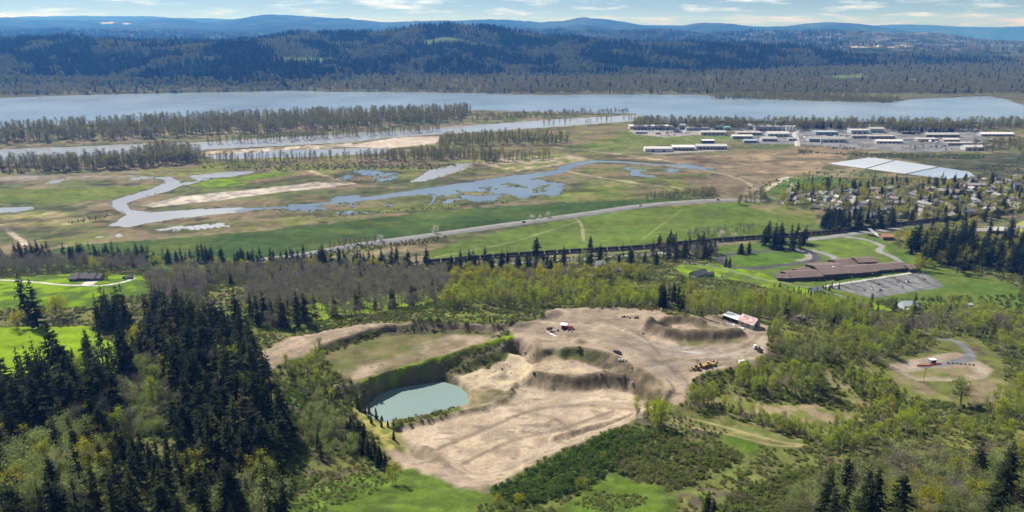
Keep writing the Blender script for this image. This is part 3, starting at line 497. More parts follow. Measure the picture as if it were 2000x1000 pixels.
# tracks worn into the sheets: (pixels, half width m, colour, strength)
for px, hw, c, k in [([(850, 502), (930, 487), (1010, 470), (1080, 448), (1132, 432)], 1.6, (.24, .24, .12), .7), ([(1140, 470), (1137, 445), (1130, 430), (1118, 424)], 1.8, (.3, .28, .2), .7), ([(1255, 468), (1290, 440), (1335, 408)], 1.8, (.2, .24, .08), .6),
                     ([(1480, 383), (1500, 368), (1528, 350), (1538, 346)], 4, (.42, .38, .32), .9), ([(1535, 378), (1545, 365), (1540, 353), (1530, 347)], 3, (.3, .3, .24), .8), ([(-60, 415), (0, 440), (25, 458), (52, 478)], 4, (.42, .36, .28), .9),
                     ([(1300, 322), (1400, 338), (1450, 352), (1480, 372)], 4, (.36, .3, .22), .7), ([(1100, 333), (1180, 348), (1280, 362), (1330, 368)], 4, (.4, .34, .26), .8), ([(700, 362), (640, 345), (600, 332)], 5, (.36, .3, .2), .8), ([(860, 345), (905, 330), (930, 318)], 5, (.4, .34, .26), .8), ([(1080, 288), (1200, 300), (1330, 318)], 6, (.33, .28, .22), .7), ([(300, 470), (250, 440)], 2, tan, .5),
                     ([(1350, 835), (1430, 850), (1500, 868), (1560, 872)], .9, (.33, .28, .15), .8), ([(1340, 815), (1430, 838), (1510, 860), (1575, 870)], .9, (.33, .28, .15), .8), ([(1400, 800), (1480, 830), (1560, 858)], .7, (.3, .26, .13), .7), ([(1300, 970), (1390, 935), (1450, 905), (1480, 880)], .8, (.08, .1, .03), .6),
                     ([(1070, 640), (1180, 660), (1260, 690), (1330, 715), (1345, 760)], 2.5, (.27, .225, .18), .6), ([(1480, 640), (1490, 670), (1440, 690), (1330, 700)], 2.5, (.42, .36, .29), .6), ([(1060, 630), (1200, 640), (1300, 680), (1470, 700)], 1.5, (.43, .36, .28), .5),
                     ([(830, 890), (960, 830), (1100, 790), (1230, 790)], 1.6, (.3, .25, .2), .5), ([(900, 870), (1000, 820), (1150, 780), (1260, 785)], 1.4, (.48, .41, .31), .5), ([(960, 920), (1080, 870), (1200, 825)], 2, (.46, .39, .3), .5), ([(1040, 690), (1000, 720), (985, 760)], 2, (.5, .42, .3), .7),
                     ([(840, 880), (930, 845), (1040, 800), (1150, 790), (1240, 800)], .55, (.2, .155, .115), .6), ([(840, 883.2), (930, 848.2), (1040, 803.2), (1150, 793.2), (1240, 803.2)], .55, (.2, .155, .115), .6), ([(900, 905), (1000, 860), (1100, 835), (1200, 800)], .55, (.2, .155, .115), .6), ([(900, 908.2), (1000, 863.2), (1100, 838.2), (1200, 803.2)], .55, (.2, .155, .115), .6), ([(1000, 800), (1080, 815), (1120, 845)], .55, (.2, .155, .115), .6), ([(1000, 803.2), (1080, 818.2), (1120, 848.2)], .55, (.2, .155, .115), .6), ([(1060, 650), (1150, 655), (1230, 675), (1310, 700), (1420, 700)], .55, (.2, .155, .115), .6), ([(1060, 653.2), (1150, 658.2), (1230, 678.2), (1310, 703.2), (1420, 703.2)], .55, (.2, .155, .115), .6), ([(1100, 620), (1200, 630), (1260, 660), (1320, 730)], .55, (.2, .155, .115), .6), ([(1100, 623.2), (1200, 633.2), (1260, 663.2), (1320, 733.2)], .55, (.2, .155, .115), .6), ([(1490, 650), (1440, 680), (1360, 695), (1250, 690)], .55, (.2, .155, .115), .6), ([(1490, 653.2), (1440, 683.2), (1360, 698.2), (1250, 693.2)], .55, (.2, .155, .115), .6), ([(1340, 780), (1340, 740), (1280, 700), (1200, 660), (1120, 640)], .55, (.2, .155, .115), .6), ([(1340, 783.2), (1340, 743.2), (1280, 703.2), (1200, 663.2), (1120, 643.2)], .55, (.2, .155, .115), .6), ([(560, 690), (650, 655), (760, 638), (900, 638), (1020, 632)], .55, (.2, .155, .115), .6), ([(560, 693.2), (650, 658.2), (760, 641.2), (900, 641.2), (1020, 635.2)], .55, (.2, .155, .115), .6), ([(920, 800), (1010, 775), (1100, 770), (1200, 775)], 1.2, (.31, .26, .2), .5), ([(850, 850), (900, 845), (1000, 850), (1100, 830)], 1, (.3, .25, .2), .5)]:
    W = line(px); lo = W.min(0) - 20; hi = W.max(0) + 20; i = np.nonzero(((P > lo) & (P < hi)).all(1))[0]; d = seg_dist(P[i], W) + (fbm(P[i, 0], P[i, 1], 7, 3, 91) - .5) * hw * 1.2
    w = (sstep(hw * 1.3 + .6, hw * .5, d) * k)[:, None]; C[i] = C[i] * (1 - w) + np.array(c) * w
# running track and school drives are part of the site's paving
def band(px, hw, c, sheet, closed=False, k=4):
    q = chain(px + ([px[0]] if closed else []), k); W = ground(q[:, 0], q[:, 1])[:, :2]; lo = W.min(0) - 20; hi = W.max(0) + 20; i = np.nonzero(((P > lo) & (P < hi)).all(1))[0]
    d = seg_dist(P[i], W); w = sstep(hw + .6, hw - .6, d)[:, None]; C[i] = C[i] * (1 - w) + np.array(c) * w
    if sheet not in SHEETS: SHEETS.append(sheet)
    cls[i[d < hw]] = SHEETS.index(sheet)
OVAL = [(1403, 507), (1425, 497), (1480, 492), (1530, 487), (1572, 490), (1596, 501), (1585, 511), (1530, 518), (1470, 524), (1425, 520)]
band(OVAL, 4.5, (.085, .085, .095), 'running_track', True)
band([(1545, 489), (1575, 494), (1578, 505), (1560, 508)], 3.5, (.28, .25, .24), 'running_track')
for px, hw in [([(1560, 487), (1600, 492), (1630, 503), (1645, 515)], 4), ([(1640, 461), (1690, 468), (1722, 480), (1716, 490), (1740, 500), (1760, 512)], 3.5)]: band(px, hw, (.27, .26, .27), 'school_drive')
band([(-100, 545), (0, 547), (60, 550), (120, 556), (190, 558), (240, 551), (262, 543)], 2.2, (.5, .47, .43), 'lane'); band([(170, 556), (178, 550)], 5, (.5, .47, .43), 'lane')
band([(1320, 508), (1400, 522), (1480, 543), (1580, 562), (1640, 577), (1700, 600)], 1.8, (.2, .19, .19), 'lane')
band([(1830, 660), (1870, 668), (1895, 690), (1890, 700), (1860, 708), (1800, 715)], 3.2, (.17, .17, .185), 'asphalt_road')
for k in range(4):                                       # planted strips of the parking lot
    a = np.array([(1640, 556), (1695, 547), (1740, 540), (1775, 535)][k], float); b = np.array([(1690, 577), (1745, 569), (1790, 562), (1825, 556)][k], float)
    W = ground(*np.array([a + (b - a) * t for t in np.linspace(0, 1, 6)]).T)[:, :2]; i = np.nonzero(np.hypot(*(P - W.mean(0)).T) < 90)[0]; d = seg_dist(P[i], W); w = sstep(2, .8, d)[:, None]; C[i] = C[i] * (1 - w) + np.array((.06, .06, .04)) * w
band([(1612, 559), (1690, 546.5), (1800, 530)], 1.6, (.5, .48, .44), 'footpath', False, 6)
# mottling of the worked ground
iq = np.nonzero(cls == SHEETS.index('quarry_yard'))[0]; a = fbm(P[iq, 0], P[iq, 1], 5, 4, 93); b = fbm(P[iq, 0] + P[iq, 1] * .4, P[iq, 1] * 2.6, 9, 4, 95); C[iq] *= (.72 + .56 * (.5 * a + .5 * b))[:, None]; C[iq] += (np.array((.12, .1, .075)) - C[iq]) * (sstep(.62, .72, b) * .55)[:, None]
for nm, am in (('pasture', .5), ('lawn', .14), ('meadow', .6), ('floodplain', .8), ('mudflat', .5)):
    k = SHEETS.index(nm); iq = np.nonzero(cls == k)[0]; x, y = P[iq, 0], P[iq, 1]; sc = 10 if nm in ('lawn', 'meadow') else 30
    a = fbm(x * .35 + y * .1, y - x * .12, sc, 4, 97); b = fbm(x, y, sc * .35, 3, 99); C[iq] *= (1 + am * (1.3 * (a - .5) + .7 * (b - .5)))[:, None]
    if nm == 'floodplain':
        t_ = sstep(.55, .68, fbm(x * .3 + y * .12, y - x * .14, 34, 4, 103))[:, None] * .7; C[iq] += (np.array((.2, .155, .1)) - C[iq]) * t_; t_ = sstep(.58, .7, fbm(x * .4 - y * .1, y, 26, 4, 107))[:, None] * .6; C[iq] += (np.array((.06, .06, .035)) - C[iq]) * t_
    if nm == 'pasture': t_ = sstep(.55, .75, fbm(x * .5, y, 50, 4, 108))[:, None] * .5; C[iq] += (np.array((.13, .15, .035)) - C[iq]) * t_
# split the sheet by cover: every piece shares the same edge vertices, no face lies on another
GM = ground_mat('ground_cover', .7, .08, .36, .7, .6)
nR = len(rr); idx = np.arange(nA * nR).reshape(nR, nA); F = np.stack([idx[:-1, :-1], idx[:-1, 1:], idx[1:, 1:], idx[1:, :-1]], -1).reshape(-1, 4)
fc = cls[F[:, 0]]; V3 = np.column_stack([P, Z])
def sheet_obj(name, V, F, C, mat, label):
    u, inv = np.unique(F.ravel(), return_inverse=True); me = mk_mesh(name, V[u], inv.reshape(F.shape)); a = me.color_attributes.new('cover', 'FLOAT_COLOR', 'POINT')
    a.data.foreach_set('color', np.column_stack([C[u], np.ones(len(u))]).astype(np.float32).ravel()); me.polygons.foreach_set('use_smooth', np.ones(len(F), bool))
    o = link(name, me, mat); tag(o, label, name.replace('_', ' '), None, 'structure'); return o
LAB = {'hillside': 'brushy olive hillside sloping down to the railway', 'floodplain': 'olive and tan marshy flats between highway and river', 'lawn': 'bright green mown lawns around house and school', 'quarry_yard': 'bare tan dirt floor, banks and roads of the gravel pit', 'meadow': 'bright grass openings among brush below the pit', 'gravel_turnaround': 'tan gravel loop around the orange barrier', 'parking_lot': 'grey asphalt parking lot in front of the school',
       'pasture': 'green pasture fields beside the highway and in the marsh', 'mudflat': 'pale bare mud and sand strips along the sloughs', 'industrial_yard': 'grey paved yards between the warehouses', 'running_track': 'dark oval running track around a green infield', 'school_drive': 'grey curving drive behind the school', 'footpath': 'pale footpath between the school and its parking lot', 'lane': 'pale narrow lanes by the ranch house and the field edge', 'asphalt_road': 'short dark asphalt road curving into the gravel loop'}
for k, s in enumerate(SHEETS):
    m = fc == k
    if m.any(): sheet_obj(s, V3, F[m], C, GM, LAB[s])
# ---------------------------------------------------------------- far bank and hills
az2 = np.radians(np.concatenate([np.linspace(-58, -38, 14)[:-1], np.linspace(-38, 38, 560), np.linspace(38, 58, 14)[1:]])); rr2 = np.concatenate([np.geomspace(2400, 6000, 170)[:-1], np.geomspace(6000, 14000, 90)[:-1], np.geomspace(14000, 48000, 60)])
A, R = np.meshgrid(az2, rr2); P2 = np.stack([(R * np.tan(A)).ravel(), R.ravel()], -1); Z2 = far_h(P2[:, 0], P2[:, 1])
d2 = sdf(P2, poly(RIVER, 30), 120) + (fbm(P2[:, 0], P2[:, 1], 60, 3, 71) - .5) * 24; Z2 = np.where(P2[:, 1] < 3000, np.where(d2 > 0, -6, np.maximum(Z2, 1.2)), Z2)
a = fbm(P2[:, 0], P2[:, 1], 260, 5, 101); b = fbm(P2[:, 0], P2[:, 1], 900, 4, 105); fr = np.array((.016, .026, .015)); ol = np.array((.06, .07, .032)); urb = np.array((.20, .19, .18))
C2 = fr + (ol - fr) * sstep(.48, .66, .6 * a + .4 * b)[:, None]; low = sstep(22, 8, Z2) * sstep(5400, 4600, P2[:, 1]); C2 += (np.array((.11, .105, .055)) - C2) * low[:, None]
right = sstep(.12, .34, P2[:, 0] / P2[:, 1]) * sstep(5000, 5600, P2[:, 1]) * sstep(11000, 8500, P2[:, 1]) * sstep(.50, .62, fbm(P2[:, 0], P2[:, 1], 120, 4, 109)); C2 += (urb - C2) * right[:, None] * .7
flats = sstep(5300, 6000, P2[:, 1]) * sstep(9500, 8600, P2[:, 1]) * sstep(.62, .7, fbm(P2[:, 0], P2[:, 1], 150, 4, 112)); C2 += (np.array((.22, .2, .15)) - C2) * flats[:, None] * .6
HFIELDS = [poly(p, 10) for p in ([(520, 112), (560, 112), (655, 113), (640, 122), (560, 124)], [(825, 80), (870, 72), (900, 76), (935, 87), (880, 84), (832, 88)], [(1590, 149), (1680, 147), (1720, 156), (1640, 158)], [(1730, 158), (1800, 154), (1790, 160)], [(920, 82), (960, 88), (1010, 92), (960, 90)])]
for W in HFIELDS:
    w = sstep(-8, 8, sdf(P2, W, 40))[:, None]; C2 += (np.array((.115, .16, .05)) - C2) * w
for px in ([(1660, 90), (1720, 88), (1725, 92), (1665, 93)], [(1730, 90), (1780, 89), (1780, 92), (1735, 93)], [(195, 44), (222, 43), (222, 46), (200, 47)], [(240, 45), (255, 45), (254, 47), (241, 47)], [(250, 61), (268, 61), (268, 63), (250, 63)], [(1160, 74), (1200, 74), (1190, 77), (1165, 77)]):
    w = sstep(-25, 25, sdf(P2, poly(px, 8), 80))[:, None]; C2 += (np.array((.5, .43, .36)) - C2) * w
i2 = np.arange(len(P2)).reshape(len(rr2), len(az2)); F2 = np.stack([i2[:-1, :-1], i2[:-1, 1:], i2[1:, 1:], i2[1:, :-1]], -1).reshape(-1, 4)
FGM = ground_mat('far_cover', .02, .004, .35, .6, 14)
sheet_obj('far_hills', np.column_stack([P2, Z2]), F2, C2, FGM, 'blue wooded hills rising beyond the river')
# ---------------------------------------------------------------- water surfaces
def flat_sheet(name, px, z, mat, label, grow=0.0, cat='water', step=30, world_pts=None):
    W = poly(px, step) if world_pts is None else world_pts
    if grow:
        c = W.mean(0); n = np.roll(W, -1, 0) - np.roll(W, 1, 0); n = np.stack([n[:, 1], -n[:, 0]], -1); n /= np.linalg.norm(n, axis=1, keepdims=True) + 1e-9
        if np.sum(W[:, 0] * np.roll(W[:, 1], -1) - np.roll(W[:, 0], -1) * W[:, 1]) < 0: n = -n
        W = W + n * grow
    me = bpy.data.meshes.new(name); me.from_pydata([(x, y, z) for x, y in W], [], [tuple(range(len(W)))]); me.update()
    if me.polygons[0].normal.z < 0: me.flip_normals()
    o = link(name, me, mat); tag(o, label, cat, None, 'structure'); return o
WAT = water('river_water', (.22, .285, .35), .2, .25, .05, .5, (1, 2.5, 1)); SHAL = water('still_water', (.34, .345, .35), .12, .05, .2)
flat_sheet('river', None, WLEVEL - .3, WAT, 'wide blue grey river crossing the valley', world_pts=np.array([(-4200, 1500), (-1500, 1760), (-450, 1850), (300, 1880), (500, 2020), (4200, 1800), (4200, 3150), (-4200, 3150)], float))
flat_sheet('slough', SLOUGH, WLEVEL, SHAL, 'long narrow slough behind the rows of poplars', 12)
flat_sheet('side_slough', WATER[3][0], WLEVEL + .002, SHAL, 'thin strip of water among the sparse poplars', 10)
flat_sheet('channel', S_CH, WLEVEL, SHAL, 'pale S-curved channel winding through the green marsh', 8)
flat_sheet('marsh_pool', WATER[4][0], WLEVEL, SHAL, 'small pale pool in the marsh at the picture edge', 4)
flat_sheet('marsh_pool', WATER[5][0], WLEVEL, SHAL, 'ragged white pool beside the bend of the S-curved channel', 4)
flat_sheet('marsh_pool', WATER[6][0], WLEVEL, SHAL, 'grey wedge-shaped pool in front of the poplar clumps', 5)
MAR = water('marsh_water', (.17, .215, .26), .1, .05, .2)
flat_sheet('marsh_water', [(455, 411), (560, 384), (640, 376), (740, 366), (860, 356), (960, 338), (1060, 326), (1100, 314), (1160, 306), (1260, 310), (1410, 326), (1415, 338), (1330, 350), (1200, 352), (1110, 342), (1110, 365), (1090, 388), (1000, 398), (900, 402), (850, 410), (740, 420), (640, 430), (560, 424), (480, 420)], WLEVEL + .004, MAR, 'blue water standing among marsh grass in mid valley')
flat_sheet('marsh_water', [(640, 340), (700, 326), (790, 332), (780, 354), (700, 363), (650, 356)], WLEVEL - .004, MAR, 'white glints of water in the black marsh patch')
flat_sheet('marsh_water', [(50, 480), (250, 443), (500, 427), (650, 416), (610, 431), (300, 459), (100, 479)], WLEVEL - .008, SHAL, 'ragged white strip of water below the S-curved channel')
flat_sheet('marsh_water', [(-150, 357), (100, 347), (300, 342), (305, 352), (100, 361), (-150, 370)], WLEVEL - .012, SHAL, 'long white strip of shallow water across the marsh')
flat_sheet('marsh_water', [(350, 375), (340, 358), (372, 348), (430, 350), (400, 372)], WLEVEL - .016, SHAL, 'broken shallow pools inside the bend of the channel')
LAG = water('lagoon_water', (.50, .54, .58), .3, .04, .3)
for px, l in (([(1618, 319), (1700, 307), (1747, 312.5), (1690, 329)], 'largest white pale cell of the lagoon, next to the dry field'), ([(1692, 329.3), (1749, 312.8), (1833, 325.6), (1768, 339)], 'middle cell of the pale lagoon'), ([(1771, 339.4), (1835, 326), (1892, 335), (1906, 345), (1850, 349), (1785, 341)], 'bluer cell of the lagoon closest to the town houses')): flat_sheet('lagoon', px, WLEVEL + .3, LAG if 'blue' not in l else water('lagoon_blue', (.36, .43, .52), .25, .04, .3), l, .3)
DIKE = paint('dike_gravel', (.2, .19, .15), .95, .3, .3)
for px, l in (([(1691, 329.2), (1748, 312.7)], 'thin dike between the two whiter lagoon cells'), ([(1769.5, 339.2), (1834, 325.8)], 'thin dike beside the bluer lagoon cell')):
    w = ground(*np.array(px).T); d = w[1] - w[0]; o = MB().box((0, 0, 0), (math.hypot(d[0], d[1]), 3.0, 1.2), (1, .5)).obj('dike', DIKE); o.location = (*((w[0] + w[1]) / 2)[:2], WLEVEL + .5); o.rotation_euler.z = math.atan2(d[1], d[0]); tag(o, l, 'dike', None, 'structure')
POOL = water('pond_water', (.215, .29, .275), .1, .08, .6)
flat_sheet('pond', None, 54.0, POOL, 'turquoise pond at the bottom of the gravel pit', 3.5, world_pts=at_z(*dens(POND, 20).T, 54.0))
# ================================================================ plants: a few forms of each kind, copied many times
def tube(path, rad, n=5):
    path = np.asarray(path, float); V = []; F = []
    for i, p in enumerate(path):
        d = path[min(i + 1, len(path) - 1)] - path[max(i - 1, 0)]; d = d / (np.linalg.norm(d) + 1e-9); u = np.cross(d, (0, 0, 1) if abs(d[2]) < .9 else (1, 0, 0)); u /= np.linalg.norm(u); w = np.cross(d, u)
        for k in range(n):
            a = 2 * math.pi * k / n; V.append(p + rad[i] * (math.cos(a) * u + math.sin(a) * w))
    for i in range(len(path) - 1):
        for k in range(n): F.append((i * n + k, i * n + (k + 1) % n, (i + 1) * n + (k + 1) % n, (i + 1) * n + k))
    return np.array(V), F
class TreeMesh:
    def __init__(s): s.tv = []; s.tf = []; s.nv = 0; s.cv = []; s.nc = 0
    def wood(s, path, rad, n=5):
        V, F = tube(path, rad, n); s.tv.append(V); s.tf += [tuple(i + s.nv for i in f) for f in F]; s.nv += len(V)
    def tris(s, T): s.cv.append(np.asarray(T).reshape(-1, 3, 3))
    def done(s, name, wood_m, leaf_m):
        tv = np.vstack(s.tv); T = np.vstack(s.cv); cv = T.reshape(-1, 3); cf = np.arange(len(cv)).reshape(-1, 3)
        a = bpy.data.meshes.new(name + '_trunk'); a.from_pydata(tv.tolist(), [], s.tf); a.materials.append(wood_m)
        b = mk_mesh(name + '_crown', cv, cf); b.materials.append(leaf_m)
        c = bpy.data.meshes.new(name + '_whole'); c.from_pydata(np.vstack([tv, cv]).tolist(), [], s.tf + [tuple(q) for q in (cf + len(tv)).tolist()]); c.materials.append(wood_m); c.materials.append(leaf_m)
        c.polygons.foreach_set('material_index', np.r_[np.zeros(len(s.tf), int), np.ones(len(cf), int)].astype(np.int32)); return a, b, c
def unit(n, r): v = r.normal(size=(n, 3)); return v / np.linalg.norm(v, axis=1, keepdims=True)
def leaf_tris(c, size, r, flat=0.0):
    n = len(c); a = unit(n, r); b = unit(n, r); a[:, 2] *= 1 - flat; b[:, 2] *= 1 - flat; s = (size * r.uniform(.6, 1.4, n))[:, None]
    return np.stack([c + a * s, c + b * s, c - (a + b) * .5 * s], 1)
def fir(seed, h, R, wm, lm, levels=30, br=9, base=.1, ragged=.25, top=1.0):
    r = np.random.default_rng(seed); t = TreeMesh(); t.wood([(0, 0, -1), (0, 0, h * .5), (0, 0, h)], [h * .014, h * .009, .03], 6); T = []
    for i in range(levels):
        f = base + (1 - base) * (i + r.uniform(-.3, .3)) / levels; f = min(f, .99)
        if f > top: continue
        if r.random() < .10: continue
        rad = R * ((1 - f) ** .62) * (1 if f > .2 else .65 + 1.7 * f) * r.uniform(.85, 1.1)
        for k in range(br if f < .8 else br - 3):
            az_ = r.uniform(0, 2 * math.pi); L_ = rad * r.uniform(1 - ragged * 1.6, 1 + ragged); dr = (-.38 + .75 * f) + r.uniform(-.12, .12)
            d = np.array((math.cos(az_), math.sin(az_), dr)); side = np.array((-math.sin(az_), math.cos(az_), 0)); o = np.array((0, 0, f * h)); w = .17 * L_ + .28
            for u0, u1, ww in ((.08, .62, 1.1), (.4, 1.0, .8)):
                a = o + d * L_ * u0; b = o + d * L_ * u1 + np.array((0, 0, -.08 * L_ * u1)); m = (a + b) / 2 + np.array((0, 0, r.uniform(-.1, .05) * L_))
                T += [(a, m + side * w * ww * r.uniform(.6, 1.2), b), (a, b, m - side * w * ww * r.uniform(.6, 1.2))]
            m = o + d * L_ * r.uniform(.45, .95); T.append((m + side * w * .5, m - side * w * .5, m + np.array((d[0] * .15 * L_, d[1] * .15 * L_, -.32 * L_ - .35))))
    T.append(((.35, 0, h * .95), (-.2, .3, h * .95), (0, 0, h * 1.03))); t.tris(T); return t.done('fir', wm, lm)
def broad(seed, h, R, wm, lm, tf=.2, nl=24, up=(.5, 1.1), leaf_n=1000, leaf_s=.42, spread=.55, shape=1.0, twigs=0, twig_l=1.5, twig_w=.05, lean=.03, stems=1, sub=2, limb_r=.012):
    r = np.random.default_rng(seed); t = TreeMesh(); ends = []; wts = []
    for st in range(stems):
        bx, by = (0, 0) if stems == 1 else r.normal(size=2) * R * .28; lx, ly = r.normal(size=2) * lean * h + (np.array((bx, by)) * .9 if stems > 1 else 0); hh = h * (1 if st == 0 else r.uniform(.65, .95))
        pts = [np.array((bx + lx * s_ ** 2, by + ly * s_ ** 2, hh * .93 * s_)) for s_ in (0, .25, .5, .75, 1)]; pts[0] = pts[0] - np.array((0, 0, .8))
        t.wood(pts, [h * .016, h * .013, h * .010, h * .006, .03], 5)
        for i in range(max(3, nl // stems)):
            f = tf + (1 - tf) * (i + r.uniform(0, 1)) / max(3, nl // stems); f = min(f, .97); s0 = np.array((bx + lx * f * f, by + ly * f * f, hh * .93 * f)); g = (f - tf) / (1 - tf)
            L_ = R * (max(.05, math.sin(math.pi * min(1, .12 + .84 * g) ** shape)) * .75 + .25) * r.uniform(.7, 1.15); a = r.uniform(0, 2 * math.pi); u = r.uniform(*up)
            d = np.array((math.cos(a) * math.cos(u), math.sin(a) * math.cos(u), math.sin(u))); e = s0 + d * L_ / max(.45, math.cos(u)); e[2] = min(e[2], h * 1.02); mid = (s0 + e) / 2 + r.normal(size=3) * .06 * L_
            t.wood([s0, mid, e], [h * limb_r * (1 - .6 * g), h * limb_r * .55 * (1 - .6 * g), .02], 3)
            for q in np.linspace(.35, 1, 5): p = s0 + (e - s0) * q; ends.append(p); wts.append(.4 + q)
            for _ in range(sub):
                q = r.uniform(.35, .9); p = s0 + (e - s0) * q; e2 = p + (d * .5 + unit(1, r)[0] * .6) * L_ * .45; t.wood([p, e2], [h * limb_r * .4, .015], 3)
                for q in (.5, .8, 1.05): ends.append(p + (e2 - p) * q); wts.append(1.1)
    E = np.array(ends); W = np.array(wts); W /= W.sum(); cen = np.array((0, 0, h * (tf + .35 * (1 - tf))))
    if leaf_n:
        cl = E[r.choice(len(E), leaf_n, p=W)] + r.normal(size=(leaf_n, 3)) * spread; cl[:, 2] = np.clip(cl[:, 2], .1, h * 1.06); t.tris(leaf_tris(cl, leaf_s, r, .5))
    if twigs:
        p = E[r.choice(len(E), twigs, p=W)] + r.normal(size=(twigs, 3)) * spread; o = p - cen; o /= np.linalg.norm(o, axis=1, keepdims=True) + 1e-9; d = o * .6 + unit(twigs, r) * .75 + np.array((0, 0, .25)); d /= np.linalg.norm(d, axis=1, keepdims=True)
        s_ = np.cross(d, unit(twigs, r)); s_ /= np.linalg.norm(s_, axis=1, keepdims=True) + 1e-9; l_ = twig_l * r.uniform(.5, 1.2, twigs)[:, None]; p[:, 2] = np.maximum(p[:, 2], .2)
        t.tris(np.stack([p - s_ * twig_w, p + s_ * twig_w, p + d * l_], 1))
    return t.done('broad', wm, lm)
def shrub(seed, h, R, wm, lm, n=260, ls=.3, twigs=120):
    r = np.random.default_rng(seed); t = TreeMesh()
    for _ in range(6):
        a = r.uniform(0, 6.28); t.wood([(0, 0, -.2), (math.cos(a) * R * .5, math.sin(a) * R * .5, h * r.uniform(.5, .9))], [.06, .02], 3)
    nb = 9; b = np.column_stack([r.uniform(-1, 1, size=(nb, 2)) * R * .5, r.uniform(.2, .75, nb) * h]); k = r.integers(0, nb, n); c = b[k] + unit(n, r) * (R * .38) * r.uniform(.4, 1, (n, 1)) * (1, 1, .8); c[:, 2] = np.clip(c[:, 2], .05, h * 1.1)
    t.tris(leaf_tris(c, ls, r)); p = b[r.integers(0, nb, twigs)]; d = unit(twigs, r) + np.array((0, 0, .7)); d /= np.linalg.norm(d, axis=1, keepdims=True); s_ = np.cross(d, unit(twigs, r)) * .03; e = p + d * R * r.uniform(.4, .8, (twigs, 1))
    t.tris(np.stack([p - s_, p + s_, e], 1)); return t.done('shrub', wm, lm)
bark = paint('bark_grey', (.16, .13, .105), .9, .35, 2.0); barkp = paint('bark_pale', (.33, .31, .26), .9, .3, 2.0); barkd = paint('bark_dark', (.09, .065, .05), .9, .3, 2.0)
L_fir = leafy('fir_needles', [(0, (.017, .023, .011)), (.45, (.025, .032, .014)), (.75, (.040, .050, .020)), (.92, (.055, .062, .026)), (1, (.075, .06, .034))], .15, .3, .4)
L_oak = leafy('oak_twigs', [(0, (.25, .22, .185)), (.6, (.31, .275, .225)), (.85, (.3, .285, .17)), (1, (.36, .34, .13))], .15, .2, .25)
L_cot = leafy('cottonwood_leaves', [(0, (.34, .42, .03)), (.3, (.44, .50, .045)), (.5, (.30, .40, .045)), (.7, (.41, .38, .06)), (.87, (.28, .35, .09)), (1, (.33, .29, .12))], .6, .2, .3)
L_map = leafy('maple_leaves', [(0, (.36, .38, .03)), (.5, (.43, .41, .04)), (1, (.28, .29, .05))], .58, .25, .3)
L_wil = leafy('willow_leaves', [(0, (.28, .33, .13)), (.4, (.24, .30, .08)), (.7, (.30, .29, .15)), (1, (.2, .24, .07))], .5, .3, .35)
L_pop = leafy('poplar_buds', [(0, (.24, .225, .07)), (.5, (.195, .19, .068)), (.8, (.26, .24, .08)), (1, (.2, .165, .105))], .45, .15, .3)
L_shr = leafy('shrub_leaves', [(0, (.175, .24, .045)), (.3, (.21, .26, .06)), (.55, (.26, .225, .12)), (.75, (.2, .24, .075)), (1, (.13, .18, .04))], .35, .5, .35)
L_bld = leafy('bramble_leaves', [(0, (.085, .15, .03)), (.5, (.12, .2, .04)), (1, (.09, .125, .04))], .3, .5, .35)
L_bls = leafy('blossom', [(0, (.62, .56, .52)), (1, (.68, .62, .55))], .3, .4, .2)
L_far = leafy('far_forest', [(0, (.010, .016, .010)), (.5, (.015, .022, .012)), (.8, (.025, .031, .015)), (1, (.05, .055, .028))], .1, .05, .3)  # conifer tones darkened to stand in for cloud shade on the hills
L_farh = leafy('far_slope_broadleaf', [(0, (.17, .17, .06)), (.5, (.12, .13, .05)), (1, (.21, .19, .08))], .4, .05, .3)
L_farb = leafy('far_broadleaf', [(0, (.25, .235, .09)), (.5, (.2, .2, .08)), (1, (.28, .24, .12))], .35, .05, .3)
